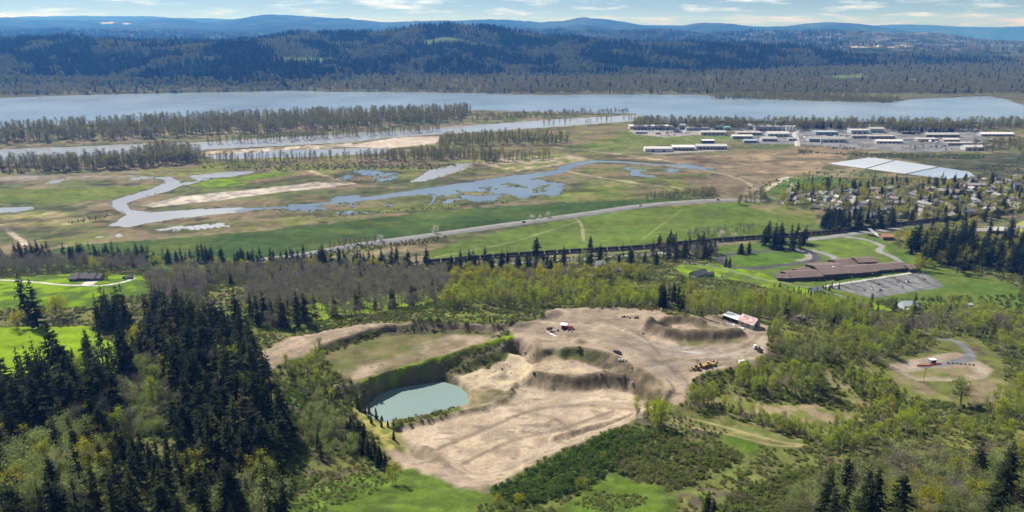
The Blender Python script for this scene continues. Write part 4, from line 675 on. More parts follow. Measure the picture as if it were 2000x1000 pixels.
KIND = {
 'fir_tree': (30, [fir(100 + i, 30, R, barkd, L_fir, lv, br, ba, rg) for i, (R, lv, br, ba, rg) in enumerate([(6.6, 30, 12, .05, .4), (5.8, 27, 11, .10, .45), (7.2, 30, 12, .04, .4), (5.2, 25, 11, .2, .5), (6.2, 28, 11, .08, .45), (4.8, 25, 10, .14, .5)])] + [fir(107, 30, 5.6, barkd, L_fir, 26, 10, .1, .55, .86), fir(108, 30, 4.4, barkd, L_fir, 22, 9, .3, .6, .93)]),
 'young_fir': (9, [fir(140 + i, 9, R, barkd, L_fir, 18, 9, .03, .2) for i, R in enumerate((1.9, 2.3, 1.6))]),
 'oak_tree': (15, [broad(200 + i, 15, R, bark, L_oak, .28, 22, (.15, .95), 40, .3, .7, .8, 1350, 1.3, .045, .03, 1, 3, .016) for i, R in enumerate((5.6, 5.0, 6.2, 4.6, 5.4))]),
 'cottonwood_tree': (15, [broad(300 + i, 15, R, barkp, L_cot, tf, 26, (.75, 1.2), n, .34, .5, .75, 120, .8, .03, .02, st, 2, .008) for i, (R, n, tf, st) in enumerate([(2.6, 1000, .22, 1), (2.2, 760, .34, 1), (3.2, 1300, .16, 2), (1.9, 640, .26, 1), (2.8, 900, .38, 1), (3.6, 1500, .12, 3), (2.4, 520, .3, 2)])]),
 'maple_tree': (13, [broad(400 + i, 13, R, bark, L_map, .2, 24, (.2, .9), n, .42, .75, .8, 100, 1, .04, .02, st, 2, .013) for i, (R, n, st) in enumerate([(5.0, 1500, 1), (4.3, 1200, 1), (5.4, 1700, 2)])]),
 'willow_tree': (11, [broad(500 + i, 11, R, barkp, L_wil, .1, 26, (.4, 1.1), n, .36, .7, .8, 500, 1.2, .04, .04, st, 2, .009) for i, (R, n, st) in enumerate([(3.8, 1100, 3), (3.2, 900, 2), (4.4, 1400, 4)])]),
 'poplar_tree': (24, [broad(600 + i, 24, R, bark, L_pop, tf, 22, (.8, 1.25), n, .8, 1.0, .8, 160, 1.6, .07, .015, 1, 1, .006) for i, (R, n, tf) in enumerate([(4.2, 420, .10), (3.6, 340, .14), (5.0, 480, .08), (3.2, 300, .18), (4.6, 380, .06)])]),
 'shrub': (2.6, [shrub(700 + i, 2.6, R, bark, L_shr) for i, R in enumerate((1.9, 2.4, 1.6, 2.8))]),
 'bramble': (2.6, [shrub(730 + i, 2.6, R, bark, L_bld, 300, .3, 20) for i, R in enumerate((2.0, 2.5, 3.0))]),
 'blossom_tree': (8, [broad(800 + i, 8, 4.2, bark, L_bls, .12, 22, (.3, 1.0), 900, .36, .6, .8, 0, 1, .04, .02, 2, 2, .012) for i in range(2)]),
}
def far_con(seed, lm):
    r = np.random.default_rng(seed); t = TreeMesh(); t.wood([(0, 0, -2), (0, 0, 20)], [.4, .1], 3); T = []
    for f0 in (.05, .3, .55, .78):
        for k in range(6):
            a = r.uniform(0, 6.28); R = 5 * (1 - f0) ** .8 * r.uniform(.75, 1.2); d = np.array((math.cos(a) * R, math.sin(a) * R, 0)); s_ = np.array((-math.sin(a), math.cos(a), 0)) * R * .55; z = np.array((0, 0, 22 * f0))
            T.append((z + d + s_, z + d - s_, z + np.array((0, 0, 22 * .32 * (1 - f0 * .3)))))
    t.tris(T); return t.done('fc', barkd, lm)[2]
def far_bro(seed, lm, h=14, R=5):
    r = np.random.default_rng(seed); t = TreeMesh(); t.wood([(0, 0, -2), (0, 0, h * .6)], [.4, .2], 3); c = unit(46, r) * np.array((R, R, h * .42)) * r.uniform(.45, 1, (46, 1)) + np.array((0, 0, h * .55)); t.tris(leaf_tris(c, 2.1, r)); return t.done('fb', bark, lm)[2]
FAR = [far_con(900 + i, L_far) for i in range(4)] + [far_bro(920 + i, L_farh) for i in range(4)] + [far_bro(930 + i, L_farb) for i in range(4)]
# ---------------------------------------------------------------- one object that scatters a mass nobody could count
def gn_group():
    g = bpy.data.node_groups.new('scatter', 'GeometryNodeTree'); g.interface.new_socket('Geometry', in_out='INPUT', socket_type='NodeSocketGeometry'); g.interface.new_socket('Forms', in_out='INPUT', socket_type='NodeSocketCollection'); g.interface.new_socket('Geometry', in_out='OUTPUT', socket_type='NodeSocketGeometry')
    n = g.nodes; i = n.new('NodeGroupInput'); o = n.new('NodeGroupOutput'); ci = n.new('GeometryNodeCollectionInfo'); ci.inputs['Separate Children'].default_value = True; ci.inputs['Reset Children'].default_value = True; iop = n.new('GeometryNodeInstanceOnPoints'); iop.inputs['Pick Instance'].default_value = True
    def att(nm, ty): a = n.new('GeometryNodeInputNamedAttribute'); a.data_type = ty; a.inputs['Name'].default_value = nm; return a.outputs['Attribute']
    e = n.new('FunctionNodeEulerToRotation'); l = g.links.new
    l(i.outputs['Forms'], ci.inputs['Collection']); l(i.outputs['Geometry'], iop.inputs['Points']); l(ci.outputs[0], iop.inputs['Instance']); l(att('idx', 'INT'), iop.inputs['Instance Index']); l(att('rot', 'FLOAT_VECTOR'), e.inputs[0]); l(e.outputs[0], iop.inputs['Rotation']); l(att('scl', 'FLOAT_VECTOR'), iop.inputs['Scale']); l(iop.outputs[0], o.inputs[0]); return g
GN = gn_group()
def scatter(name, pts, scl, forms, label, cat, idx=None):
    n = len(pts)
    if n == 0: return
    me = bpy.data.meshes.new(name); me.vertices.add(n); me.vertices.foreach_set('co', np.asarray(pts, np.float32).ravel()); r = np.random.default_rng(n)
    a = me.attributes.new('idx', 'INT', 'POINT'); a.data.foreach_set('value', (r.integers(0, len(forms), n) if idx is None else idx).astype(np.int32))
    a = me.attributes.new('rot', 'FLOAT_VECTOR', 'POINT'); a.data.foreach_set('vector', np.column_stack([r.normal(size=(n, 2)) * .03, r.uniform(0, 6.283, n)]).astype(np.float32).ravel())
    s = np.asarray(scl, float); s = s[:, None] * np.column_stack([r.uniform(.88, 1.14, n)] * 2 + [np.ones(n)]) if s.ndim == 1 else s
    a = me.attributes.new('scl', 'FLOAT_VECTOR', 'POINT'); a.data.foreach_set('vector', s.astype(np.float32).ravel())
    c = bpy.data.collections.new(name + '_forms')
    for k, f in enumerate(forms): c.objects.link(bpy.data.objects.new('%s_form_%02d' % (name, k), f))
    o = link(name, me); md = o.modifiers.new('scatter', 'NODES'); md.node_group = GN; md[[s_.identifier for s_ in GN.interface.items_tree if s_.name == 'Forms'][0]] = c
    tag(o, label, cat, None, 'stuff'); return o
# ---------------------------------------------------------------- where they stand
STAND = []                                                # kind, x, y, z, height, label stem, group, width factor
def spread_pts(W, n, gap, rng):
    lo = W.min(0); hi = W.max(0); out = []; cell = {}; tries = 0; lim = n if n else 100000
    while len(out) < lim and tries < (n * 12 if n else 16000):
        c = rng.uniform(lo, hi, (400, 2)); c = c[inside(c, W)]
        for x, y in c:
            k = (int(x // gap), int(y // gap)); ok = True
            for dx in (-1, 0, 1):
                for dy in (-1, 0, 1):
                    q = cell.get((k[0] + dx, k[1] + dy))
                    if q and any((x - a) ** 2 + (y - b) ** 2 < gap * gap for a, b in q): ok = False
            if ok: out.append((x, y)); cell.setdefault(k, []).append((x, y))
            if len(out) >= lim: break
        tries += 400
    return np.array(out).reshape(-1, 2)
def grow(kind, px, n, gap, h0, h1, label, group, wide=1.0, skip=()):
    W = poly(px, 60); q = spread_pts(W, n, gap, RNG)
    for s in skip:
        if len(q): q = q[~inside(q, s)]
    if not len(q): return
    z = H(q[:, 0], q[:, 1]); hh = RNG.uniform(h0, h1, len(q))
    for (x, y), zz, h in zip(q, z, hh): STAND.append((kind, x, y, zz, h, label, group, wide))
def one(kind, px, py, h, label, wide=1.0):
    p = G1(px, py); STAND.append((kind, p.x, p.y, p.z, h, label, None, wide))
CLEAR = poly([(222, 742), (332, 742), (335, 945), (238, 945)]); OAKGAP = poly([(395, 572), (440, 558), (490, 562), (485, 606), (440, 624), (390, 612)])
SITE = [poly(q) for q in ([(1390, 520), (1403, 488), (1540, 478), (1610, 490), (1650, 520), (1560, 545)], [(1600, 560), (1690, 540), (1810, 525), (1860, 560), (1700, 590)], [(1510, 540), (1620, 555), (1790, 530), (1790, 500), (1600, 505)])]
HOUSEP = poly([(125, 552), (125, 528), (205, 528), (205, 552)])
# firs
GF = 'firs of the dense stand between the bright lawn and the pit'
grow('fir_tree', [(-60, 790), (100, 745), (210, 720), (250, 700), (330, 660), (400, 645), (460, 650), (495, 700), (530, 770), (562, 860), (560, 920), (500, 945), (430, 930), (340, 900), (240, 860), (150, 840), (60, 850), (-60, 880)], 0, 7.6, 11, 37, 'dark fir in the dense stand between bright lawn and gravel pit', GF, 1.0, [CLEAR])
grow('fir_tree', [(160, 650), (215, 655), (330, 695), (400, 645), (340, 615), (230, 635)], 26, 5.5, 25, 36, 'tall slim fir between the ranch house and the dense stand', 'firs below the ranch house', .85)
one('fir_tree', 54, 622, 36, 'tall lone fir farther back of the pair beside the lawn'); one('fir_tree', 76, 640, 38, 'tall lone fir nearer of the pair casting shadow on lawn')
grow('fir_tree', [(480, 640), (622, 648), (628, 632), (560, 618), (480, 622)], 10, 6, 20, 27, 'fir shading the dirt road end below the bare oaks', 'firs at the end of the dirt road')
grow('fir_tree', [(-100, 515), (100, 515), (250, 522), (420, 524), (650, 522), (835, 526), (835, 514), (600, 509), (420, 511), (250, 509), (100, 502), (-100, 500)], 170, 4.5, 12, 24, 'small dark fir in the row edging the big pasture', 'row of firs along the pasture edge', 1.1)
grow('fir_tree', [(860, 535), (1330, 520), (1330, 508), (1100, 512), (870, 522)], 44, 6, 13, 24, 'dark fir along the railway in front of the freight train', 'firs on the near side of the railway', 1.1)
one('fir_tree', 1047, 499, 25, 'lone broad fir standing at the pasture edge behind the train', 1.3); one('fir_tree', 1152, 489, 19, 'lone pointed fir behind the train beside low hedge', 1.2)
one('fir_tree', 1216, 509, 22, 'taller fir of the pair near the white house'); one('fir_tree', 1231, 511, 19, 'shorter fir of the pair near the white house')
grow('fir_tree', [(1155, 582), (1200, 582), (1200, 570), (1160, 568)], 8, 4, 13, 17, 'small fir in the clump among yellow green trees', 'fir clump behind the yard'); grow('fir_tree', [(1288, 605), (1345, 609), (1345, 592), (1290, 588)], 11, 4, 17, 23, 'fir in the dark clump behind the spoil ring', 'fir clump behind the spoil ring')
grow('fir_tree', [(1265, 508), (1400, 508), (1400, 486), (1290, 478)], 24, 6, 17, 24, 'dark fir in the grove beside the running track', 'grove west of the running track', 1.1); grow('fir_tree', [(1487, 484), (1528, 488), (1530, 470), (1495, 466)], 8, 5, 25, 29, 'big dark fir in the clump behind the running track', 'fir clump behind the track', 1.2); grow('fir_tree', [(1540, 490), (1570, 494), (1572, 474), (1545, 472)], 7, 5, 22, 27, 'big dark fir beside the curved end of the track', 'second fir clump behind the track', 1.2)
one('fir_tree', 1447, 496, 14, 'broad dark tree on the lawn behind the track', 1.8); one('fir_tree', 1462, 495, 15, 'darker conifer of the pair on the lawn behind track', 1.4); one('fir_tree', 1417, 521, 12, 'narrow fir inside the near curve of the track', .9); one('fir_tree', 1424, 523, 14, 'taller narrow fir inside the near curve of the track', .9)
grow('fir_tree', [(1770, 545), (1830, 540), (1900, 530), (1960, 545), (2060, 590), (2060, 470), (1900, 458), (1790, 470), (1775, 500)], 125, 7.5, 14, 36, 'tall dark fir in the big wood behind the school', 'firs of the wood behind the school', 1.05, SITE)
grow('fir_tree', [(1598, 458), (1750, 447), (1750, 430), (1610, 425)], 46, 6, 12, 27, 'dark fir on the town side of the railway', 'firs between railway and town', 1.15); grow('fir_tree', [(1510, 402), (1590, 410), (1800, 440), (2060, 425), (2060, 345), (1850, 352), (1540, 362)], 165, 8, 9, 22, 'dark conifer standing among the town houses', 'conifers among the town houses', 1.2)
grow('fir_tree', [(1580, 1020), (1700, 1000), (1770, 1040), (1600, 1070)], 9, 7, 20, 27, 'fir rising from brush at the bottom of the picture', 'firs in the brush below the pit'); grow('fir_tree', [(1930, 960), (2040, 920), (2060, 1010), (1930, 1030)], 9, 7, 22, 30, 'dark fir in the corner clump below the gravel loop', 'firs in the corner clump')
one('fir_tree', 1650, 968, 19, 'lone ragged fir beside pale willow brush'); one('fir_tree', 1905, 952, 23, 'pointed fir beside a bright yellow green maple'); one('fir_tree', 1378, 1018, 13, 'dark fir cut by the picture edge below the meadow'); one('fir_tree', 1390, 1030, 12, 'second dark fir cut by the picture edge'); one('fir_tree', 1772, 652, 20, 'dark fir in front of the blue roofed house'); one('fir_tree', 1965, 625, 16, 'small dark fir by the lane beyond the loop')
grow('young_fir', [(690, 838), (758, 905), (742, 918), (680, 862)], 28, 2.6, 6, 12, 'young fir in the dense row edging the pit slope', 'young firs on the pit slope'); grow('young_fir', [(700, 770), (780, 840), (770, 860), (690, 800)], 14, 3, 4, 8, 'young fir on the yellow slope above the pond', 'young firs above the pond'); grow('fir_tree', [(-60, 960), (560, 1010), (540, 1060), (-60, 1080)], 34, 7, 14, 27, 'dark fir among pale trees at the bottom corner', 'firs at the bottom corner'); grow('fir_tree', [(600, 870), (680, 880), (690, 900), (600, 900)], 3, 8, 9, 13, 'small fir in the brush on the slope beside the dark stand', 'firs in slope brush')
grow('young_fir', [(1510, 560), (1620, 582), (1615, 586), (1508, 565)], 16, 3, 5, 7, 'clipped dark conifer in the hedge before the school', 'hedge conifers before the school'); grow('young_fir', [(1590, 568), (1640, 560), (1640, 566), (1595, 574)], 6, 5, 6, 9, 'small dark conifer at the end of the parking lot', 'conifers by the parking lot')
grow('fir_tree', [(1752, 262), (1862, 262), (1862, 254), (1752, 252)], 60, 8, 8, 12, 'dark conifer in the low row behind the dark flat hall', 'low dark row by the warehouses', 1.8); grow('fir_tree', [(1565, 252), (1642, 252), (1642, 246), (1565, 246)], 45, 7, 11, 15, 'dark conifer in the block beside the pale curved road', 'dark block by the warehouses', 1.7)
grow('fir_tree', [(200, 880), (420, 930), (540, 965), (500, 1010), (200, 950)], 30, 6, 12, 24, 'dark fir at the sunny foot of the dense stand', 'firs at the foot of the stand'); grow('fir_tree', [(560, 640), (700, 600), (860, 570), (860, 590), (700, 615), (580, 648)], 12, 9, 13, 20, 'single dark fir among the bare oaks above the dirt road', 'single firs among the oaks'); grow('fir_tree', [(300, 590), (420, 540), (800, 535), (800, 560), (420, 580)], 14, 14, 14, 21, 'dark fir inside the wide leafless wood', 'firs inside the leafless wood')
grow('fir_tree', [(1420, 620), (1700, 640), (1900, 640), (2000, 660), (2000, 640), (1700, 600), (1420, 590)], 12, 16, 14, 21, 'dark fir among the tall green belt behind the barn', 'firs in the tall green belt'); grow('fir_tree', [(-60, 880), (200, 860), (260, 900), (-60, 950)], 14, 7, 16, 26, 'dark fir among pale trees below the dense stand', 'firs among the pale trees')
grow('oak_tree', [(60, 800), (300, 700), (480, 720), (540, 880), (420, 920), (150, 850)], 16, 12, 14, 22, 'pale bare tree standing among the dark firs of the stand', 'bare trees inside the fir stand', .7); grow('cottonwood_tree', [(60, 800), (300, 700), (480, 720), (540, 880), (420, 920), (150, 850)], 12, 12, 14, 22, 'green leafy tree among the dark firs of the stand', 'leafy trees inside the fir stand')
# bare oaks and other leafless trees
grow('oak_tree', [(295, 548), (420, 535), (640, 535), (870, 543), (885, 592), (770, 607), (640, 622), (560, 615), (480, 605), (380, 605), (295, 592)], 0, 9.0, 10, 18, 'bare grey oak in the wide leafless wood above the pit', 'bare oaks of the wide wood', 1.0, [OAKGAP]); grow('oak_tree', [(-100, 545), (120, 534), (270, 532), (300, 545), (280, 520), (-100, 518)], 0, 8.5, 10, 17, 'bare grey oak between ranch house and pasture', 'bare oaks behind the ranch house', 1.0, [HOUSEP])
grow('oak_tree', [(870, 545), (1250, 535), (1260, 548), (880, 562)], 26, 8, 11, 15, 'bare grey tree among the first green trees by the railway', 'bare trees near the railway'); grow('oak_tree', [(1275, 508), (1400, 508), (1400, 495), (1290, 492)], 14, 7, 10, 14, 'bare tree in the grove beside the running track', 'bare trees by the track'); grow('oak_tree', [(500, 640), (700, 612), (860, 590), (860, 600), (700, 625), (520, 652)], 18, 8, 9, 13, 'bare grey tree at the edge of the dirt road', 'bare trees along the dirt road')
grow('oak_tree', [(640, 492), (735, 482), (735, 474), (645, 480)], 24, 5, 9, 11, 'bare slim tree in the block beside the highway', 'block of bare trees beside the highway', .6); grow('oak_tree', [(1340, 470), (1470, 455), (1470, 448), (1345, 460)], 20, 7, 9, 12, 'bare grey tree by the railway behind the track', 'bare trees along the railway'); grow('oak_tree', [(1690, 900), (2040, 860), (2040, 1010), (1700, 1010)], 20, 8, 8, 13, 'bare brownish tree in the tangle below the loop', 'bare trees in the tangle'); grow('oak_tree', [(1700, 655), (1860, 630), (2050, 640), (2050, 670), (1880, 655), (1720, 662)], 26, 7, 12, 16, 'bare tree in the belt beyond the gravel loop', 'bare trees beyond the loop')
# yellow green cottonwoods
grow('cottonwood_tree', [(870, 604), (1000, 602), (1080, 599), (1285, 602), (1290, 588), (1200, 574), (1100, 570), (980, 572), (880, 580)], 0, 5.6, 6, 17, 'yellow green tree in the belt behind the dirt yard', 'green belt behind the yard', 1.15); grow('cottonwood_tree', [(1345, 614), (1520, 624), (1660, 642), (1725, 640), (1660, 616), (1540, 603), (1400, 594), (1330, 590)], 0, 5.6, 8, 21, 'tall slender green tree in the belt behind the barn', 'tall green belt behind the barn', .9)
GC = 'young cottonwoods on the slope beyond the yard'
grow('cottonwood_tree', [(1500, 668), (1640, 655), (1760, 665), (1850, 675), (1850, 692), (1740, 714), (1650, 704), (1520, 696)], 84, 5, 4, 16, 'yellow green cottonwood on the slope between barn and loop', GC); grow('cottonwood_tree', [(1428, 758), (1470, 774), (1602, 780), (1612, 748), (1500, 738), (1440, 742)], 36, 3.4, 7, 19, 'cottonwood in the dense clump beside the yellow machines', 'cottonwood clump by the machines'); grow('cottonwood_tree', [(1345, 792), (1395, 800), (1395, 782), (1350, 778)], 10, 3, 9, 13, 'cottonwood in the small clump at the yard exit', 'cottonwoods at the yard exit')
grow('cottonwood_tree', [(1345, 796), (1400, 806), (1500, 838), (1600, 872), (1620, 886), (1700, 884), (1690, 864), (1560, 838), (1450, 808), (1380, 790)], 64, 3.6, 5, 12, 'young cottonwood in the row above the mown strip', 'cottonwood row above the strip'); grow('cottonwood_tree', [(1620, 842), (1700, 810), (1760, 795), (1800, 822), (1900, 835), (2040, 850), (2040, 875), (1800, 870), (1640, 886)], 62, 5, 4, 14, 'young cottonwood on the lower slope below the loop', 'cottonwoods below the loop')
grow('cottonwood_tree', [(1900, 800), (2050, 720), (2050, 820), (1930, 840)], 30, 4.5, 11, 18, 'tall cottonwood on the bank below the gravel loop', 'tall cottonwoods by the loop'); grow('cottonwood_tree', [(1850, 690), (1990, 700), (2050, 690), (2050, 645), (1870, 632)], 46, 6.5, 10, 19, 'olive cottonwood in the belt beyond the gravel loop', 'cottonwoods beyond the loop', 1.15); grow('cottonwood_tree', [(1640, 720), (1700, 745), (1780, 790), (1770, 812), (1700, 790), (1650, 750)], 24, 5, 7, 12, 'cottonwood along the track down the slope', 'cottonwoods along the track')
one('cottonwood_tree', 1875, 794, 17, 'large round cottonwood standing below the gravel loop', 2.0); one('cottonwood_tree', 1520, 652, 15, 'single cottonwood beside the barn', 1.2); one('cottonwood_tree', 1655, 655, 14, 'brightest cottonwood on the slope beyond the barn', 1.2); one('cottonwood_tree', 1175, 528, 15, 'lighter cottonwood beside the white house', 1.5); one('cottonwood_tree', 1135, 522, 21, 'tall pale green tree in front of the train', 1.2)
grow('cottonwood_tree', [(548, 735), (620, 700), (655, 735), (655, 790), (600, 790)], 26, 3.6, 7, 13, 'yellow green young tree beside the dark fir stand', 'young trees beside the fir stand'); one('cottonwood_tree', 628, 700, 14, 'yellow green tree at the corner of the grassy basin', 1.3); grow('cottonwood_tree', [(1238, 838), (1290, 842), (1290, 825), (1245, 822)], 6, 3, 10, 16, 'cottonwood in the clump on the pit rim', 'cottonwoods on the pit rim', 1.2); grow('cottonwood_tree', [(1700, 660), (1860, 645), (2040, 662), (2040, 640), (1880, 605), (1800, 622)], 46, 6, 13, 19, 'tall olive green tree beyond the blue roofed house', 'tall trees near the blue roof')
grow('maple_tree', [(1780, 540), (1900, 520), (2050, 560), (2050, 480), (1900, 465), (1790, 480)], 34, 9, 10, 17, 'olive round tree inside the wood behind the school', 'round trees in the school wood')
# rounded maples
one('maple_tree', 110, 622, 17, 'broad yellow green tree between the lawns', 1.25); one('maple_tree', 28, 642, 13, 'round yellow green tree at the lawn corner', 1.1); one('maple_tree', 208, 547, 8, 'small clipped round tree beside the ranch house', 1.2); one('maple_tree', 768, 948, 11, 'olive round tree with dark shadow on the meadow', .8)
for (x, y, h), l in zip([(972, 992, 6), (1012, 985, 5), (1137, 952, 5.5), (1176, 898, 4)], ('biggest yellow bush at the meadow edge', 'second yellow bush at the meadow edge', 'yellow bush in brush beside the pit rim', 'smallest yellow bush near the pit rim')): one('maple_tree', x, y, h, l)
grow('maple_tree', [(880, 562), (1250, 550), (1250, 536), (880, 540)], 60, 7, 9, 15, 'round yellow green tree in the belt near the railway', 'round trees near the railway'); grow('maple_tree', [(150, 535), (860, 545), (860, 525), (150, 518)], 22, 10, 10, 14, 'yellow green tree among the bare oaks', 'green trees among the oaks'); grow('maple_tree', [(-40, 870), (200, 850), (540, 950), (520, 1000), (-40, 1000)], 22, 7, 8, 16, 'yellow green maple at the foot of the fir stand', 'maples at the foot of the firs'); grow('maple_tree', [(220, 700), (430, 650), (500, 700), (420, 760), (260, 760)], 9, 8, 12, 18, 'yellow maple showing among the dark firs', 'maples inside the fir stand', .8)
grow('maple_tree', [(1760, 960), (2040, 900), (2040, 1010), (1720, 1010)], 18, 8, 9, 14, 'yellow green maple in the tangle below the loop', 'maples in the tangle'); grow('maple_tree', [(1510, 405), (1590, 412), (1800, 440), (2060, 422), (2060, 350), (1850, 356), (1540, 365)], 300, 6, 6, 13, 'round green tree among the town houses', 'round trees among the houses', 1.1); grow('maple_tree', [(1750, 470), (1900, 450), (1900, 462), (1770, 480)], 18, 7, 12, 17, 'olive round tree in front of the big fir wood', 'round trees before the fir wood')
# pale willows
grow('willow_tree', [(590, 880), (690, 905), (690, 870), (650, 800), (595, 790)], 26, 4, 6, 10, 'pale grey green bush tree on the slope by the pit', 'pale trees on the pit slope'); grow('willow_tree', [(-40, 960), (160, 940), (180, 1020), (-40, 1040)], 18, 5, 11, 16, 'pale grey green tree in the bottom corner', 'pale trees in the corner'); grow('willow_tree', [(-60, 890), (120, 860), (240, 880), (220, 930), (-60, 940)], 22, 6, 10, 14, 'pale leafless tree in front of the fir stand', 'pale trees before the firs'); grow('fir_tree', [(235, 880), (330, 880), (335, 940), (240, 940)], 9, 5, 8, 13, 'small fir below the clearing of the dense stand', 'small firs below the clearing'); grow('bramble', [(225, 850), (330, 855), (325, 765), (230, 755)], 60, 2.6, 2, 3.6, 'pale green creeper mound in the clearing of fir stand', 'creeper mounds in the clearing'); grow('willow_tree', [(225, 850), (325, 855), (325, 770), (232, 762)], 40, 3.2, 4, 7.5, 'pale vine covered bush in the clearing of the fir stand', 'vine covered bushes in the clearing', 1.1)
grow('willow_tree', [(1540, 985), (1650, 960), (1650, 1010), (1540, 1020)], 14, 5, 8, 11, 'pale green willow beside the ragged fir', 'pale willows by the ragged fir'); grow('willow_tree', [(1660, 940), (1800, 915), (2040, 900), (2040, 1030), (1670, 1040)], 70, 6, 6, 13, 'grey green willow in the tangle below the loop', 'willows in the tangle'); grow('willow_tree', [(1520, 680), (1620, 690), (1640, 712), (1540, 712)], 24, 4, 5, 8, 'grey green willow bush behind the white truck', 'willow bushes behind the truck'); grow('willow_tree', [(330, 1000), (540, 960), (540, 1040), (330, 1050)], 14, 6, 10, 14, 'grey tree at the foot of the dark firs', 'grey trees at the foot of the firs')
# riverside poplars
grow('poplar_tree', [(-200, 292), (0, 283), (350, 269), (640, 256), (905, 240), (925, 216), (600, 224), (300, 237), (0, 252), (-200, 262)], 1500, 6, 20, 27, 'tall budding poplar in the long wood beside the river', 'long riverside wood', 1.3); grow('poplar_tree', [(920, 239), (1230, 221), (1230, 216), (925, 226)], 190, 5, 8, 13, 'low bare tree on the narrow spit beside the river', 'bare trees on the spit', 1.8); grow('poplar_tree', [(400, 284), (560, 277), (700, 268), (860, 258), (860, 254), (690, 263), (540, 272), (400, 280)], 130, 6, 14, 20, 'slim poplar in the thin row along the slough', 'thin row along the slough', 1.2)
grow('poplar_tree', [(-200, 342), (0, 338), (130, 336), (240, 331), (385, 319), (392, 300), (300, 297), (250, 312), (120, 320), (-200, 328)], 330, 7, 18, 27, 'tall poplar in the clumps beside the pale slough', 'poplar clumps by the pale slough', 1.3); grow('poplar_tree', [(390, 325), (560, 318), (700, 316), (700, 311), (560, 311), (395, 315)], 70, 8, 14, 22, 'slim poplar in the open row before the mud strip', 'open poplar row'); grow('poplar_tree', [(700, 318), (930, 310), (930, 302), (850, 300), (710, 310)], 110, 6, 14, 22, 'poplar in the dense row before the sandy bar', 'dense poplar row', 1.2)
grow('poplar_tree', [(855, 292), (1000, 284), (1110, 283), (1110, 270), (1000, 266), (860, 272)], 190, 7, 14, 22, 'poplar in the broad clump beside the sandy bar', 'broad poplar clump', 1.3); grow('poplar_tree', [(925, 322), (975, 318), (985, 305), (930, 306)], 26, 6, 17, 24, 'poplar in the tall small clump in mid valley', 'tall small poplar clump', 1.3); grow('poplar_tree', [(985, 318), (1075, 312), (1075, 306), (985, 310)], 34, 6, 12, 19, 'poplar in the short row beside the tall small clump', 'short poplar row', 1.1)
grow('poplar_tree', [(1230, 254), (1420, 254), (1760, 258), (1870, 258), (1960, 254), (2060, 250), (2060, 240), (1900, 244), (1600, 243), (1250, 240)], 620, 6, 17, 24, 'dark poplar in the belt behind the warehouses', 'belt behind the warehouses', 1.5); grow('poplar_tree', [(1060, 250), (1240, 240), (1240, 236), (1060, 244)], 22, 10, 14, 20, 'slim poplar at the mouth of the slough', 'poplars at the slough mouth'); grow('poplar_tree', [(1390, 196), (1500, 198), (1740, 204), (1760, 196), (1600, 188), (1400, 186)], 420, 8, 16, 22, 'poplar on the wooded point across the river', 'poplars on the far point', 1.4)
grow('poplar_tree', [(1260, 392), (1395, 385), (1395, 376), (1270, 384)], 44, 5, 8, 13, 'small tree in the clump beyond the highway bend', 'clump beyond the highway', 1.6); grow('poplar_tree', [(1440, 405), (1500, 395), (1490, 382), (1445, 390)], 20, 5, 10, 15, 'leafless tree where the highway meets the town', 'trees at the highway end', 1.5); grow('poplar_tree', [(1900, 300), (2060, 296), (2060, 275), (1900, 280)], 60, 7, 12, 17, 'round olive tree beside the white warehouses', 'trees beside the warehouses', 2.0); one('poplar_tree', 550, 333, 12, 'lone dark tree in the marsh', 2.4)
for (x, y, h), l in zip([(850, 457, 10), (745, 472, 8), (1040, 428, 6), (1070, 425, 8), (1055, 427, 5), (1408, 466, 10), (1432, 468, 8), (1395, 485, 9), (1970, 632, 7)], ('large white blossoming tree beside the highway', 'white blossoming bush by the block of bare trees', 'white bush at the field gate', 'largest white tree at the field gate', 'smallest white bush at the field gate', 'pale blossoming tree behind the track', 'second pale blossoming tree behind the track', 'white blossoming tree in the grove by the track', 'white blossoming tree beyond the gravel loop')): one('blossom_tree', x, y, h, l, 1.2)
# shrubs
grow('bramble', [(955, 962), (1060, 910), (1160, 865), (1240, 836), (1268, 856), (1230, 884), (1190, 925), (1100, 972), (1010, 990)], 330, 1.9, .9, 3.8, 'dark green bramble mound on the near rim of the pit', 'bramble mounds on the pit rim'); grow('bramble', [(560, 760), (600, 780), (600, 900), (570, 960), (540, 960), (565, 860)], 90, 3, 1.6, 3, 'green bramble at the shaded edge of the fir stand', 'brambles by the fir stand')
grow('shrub', [(1210, 845), (1290, 848), (1350, 872), (1440, 886), (1446, 900), (1400, 925), (1320, 955), (1200, 920), (1190, 885)], 430, 1.7, .7, 3.2, 'grey brown shrub in the thicket below the pit rim', 'thicket below the pit rim'); grow('shrub', [(1440, 960), (1560, 925), (1700, 905), (1900, 885), (2040, 890), (2040, 930), (1700, 965), (1500, 1010), (1400, 1000)], 620, 2, 1.5, 3.4, 'grey green shrub in the thicket below the cottonwood row', 'thicket below the row'); grow('shrub', [(1120, 985), (1180, 960), (1260, 965), (1260, 985), (1180, 1000)], 90, 1.4, .6, 1.3, 'brown shrub patch in the near meadow', 'brown shrubs in the meadow', 1.5); grow('shrub', [(930, 990), (1000, 975), (1090, 1000), (1040, 1020), (930, 1020)], 120, 1.6, .6, 1.8, 'brown shrub at the meadow edge below the pit', 'shrubs at the meadow edge', 1.4)
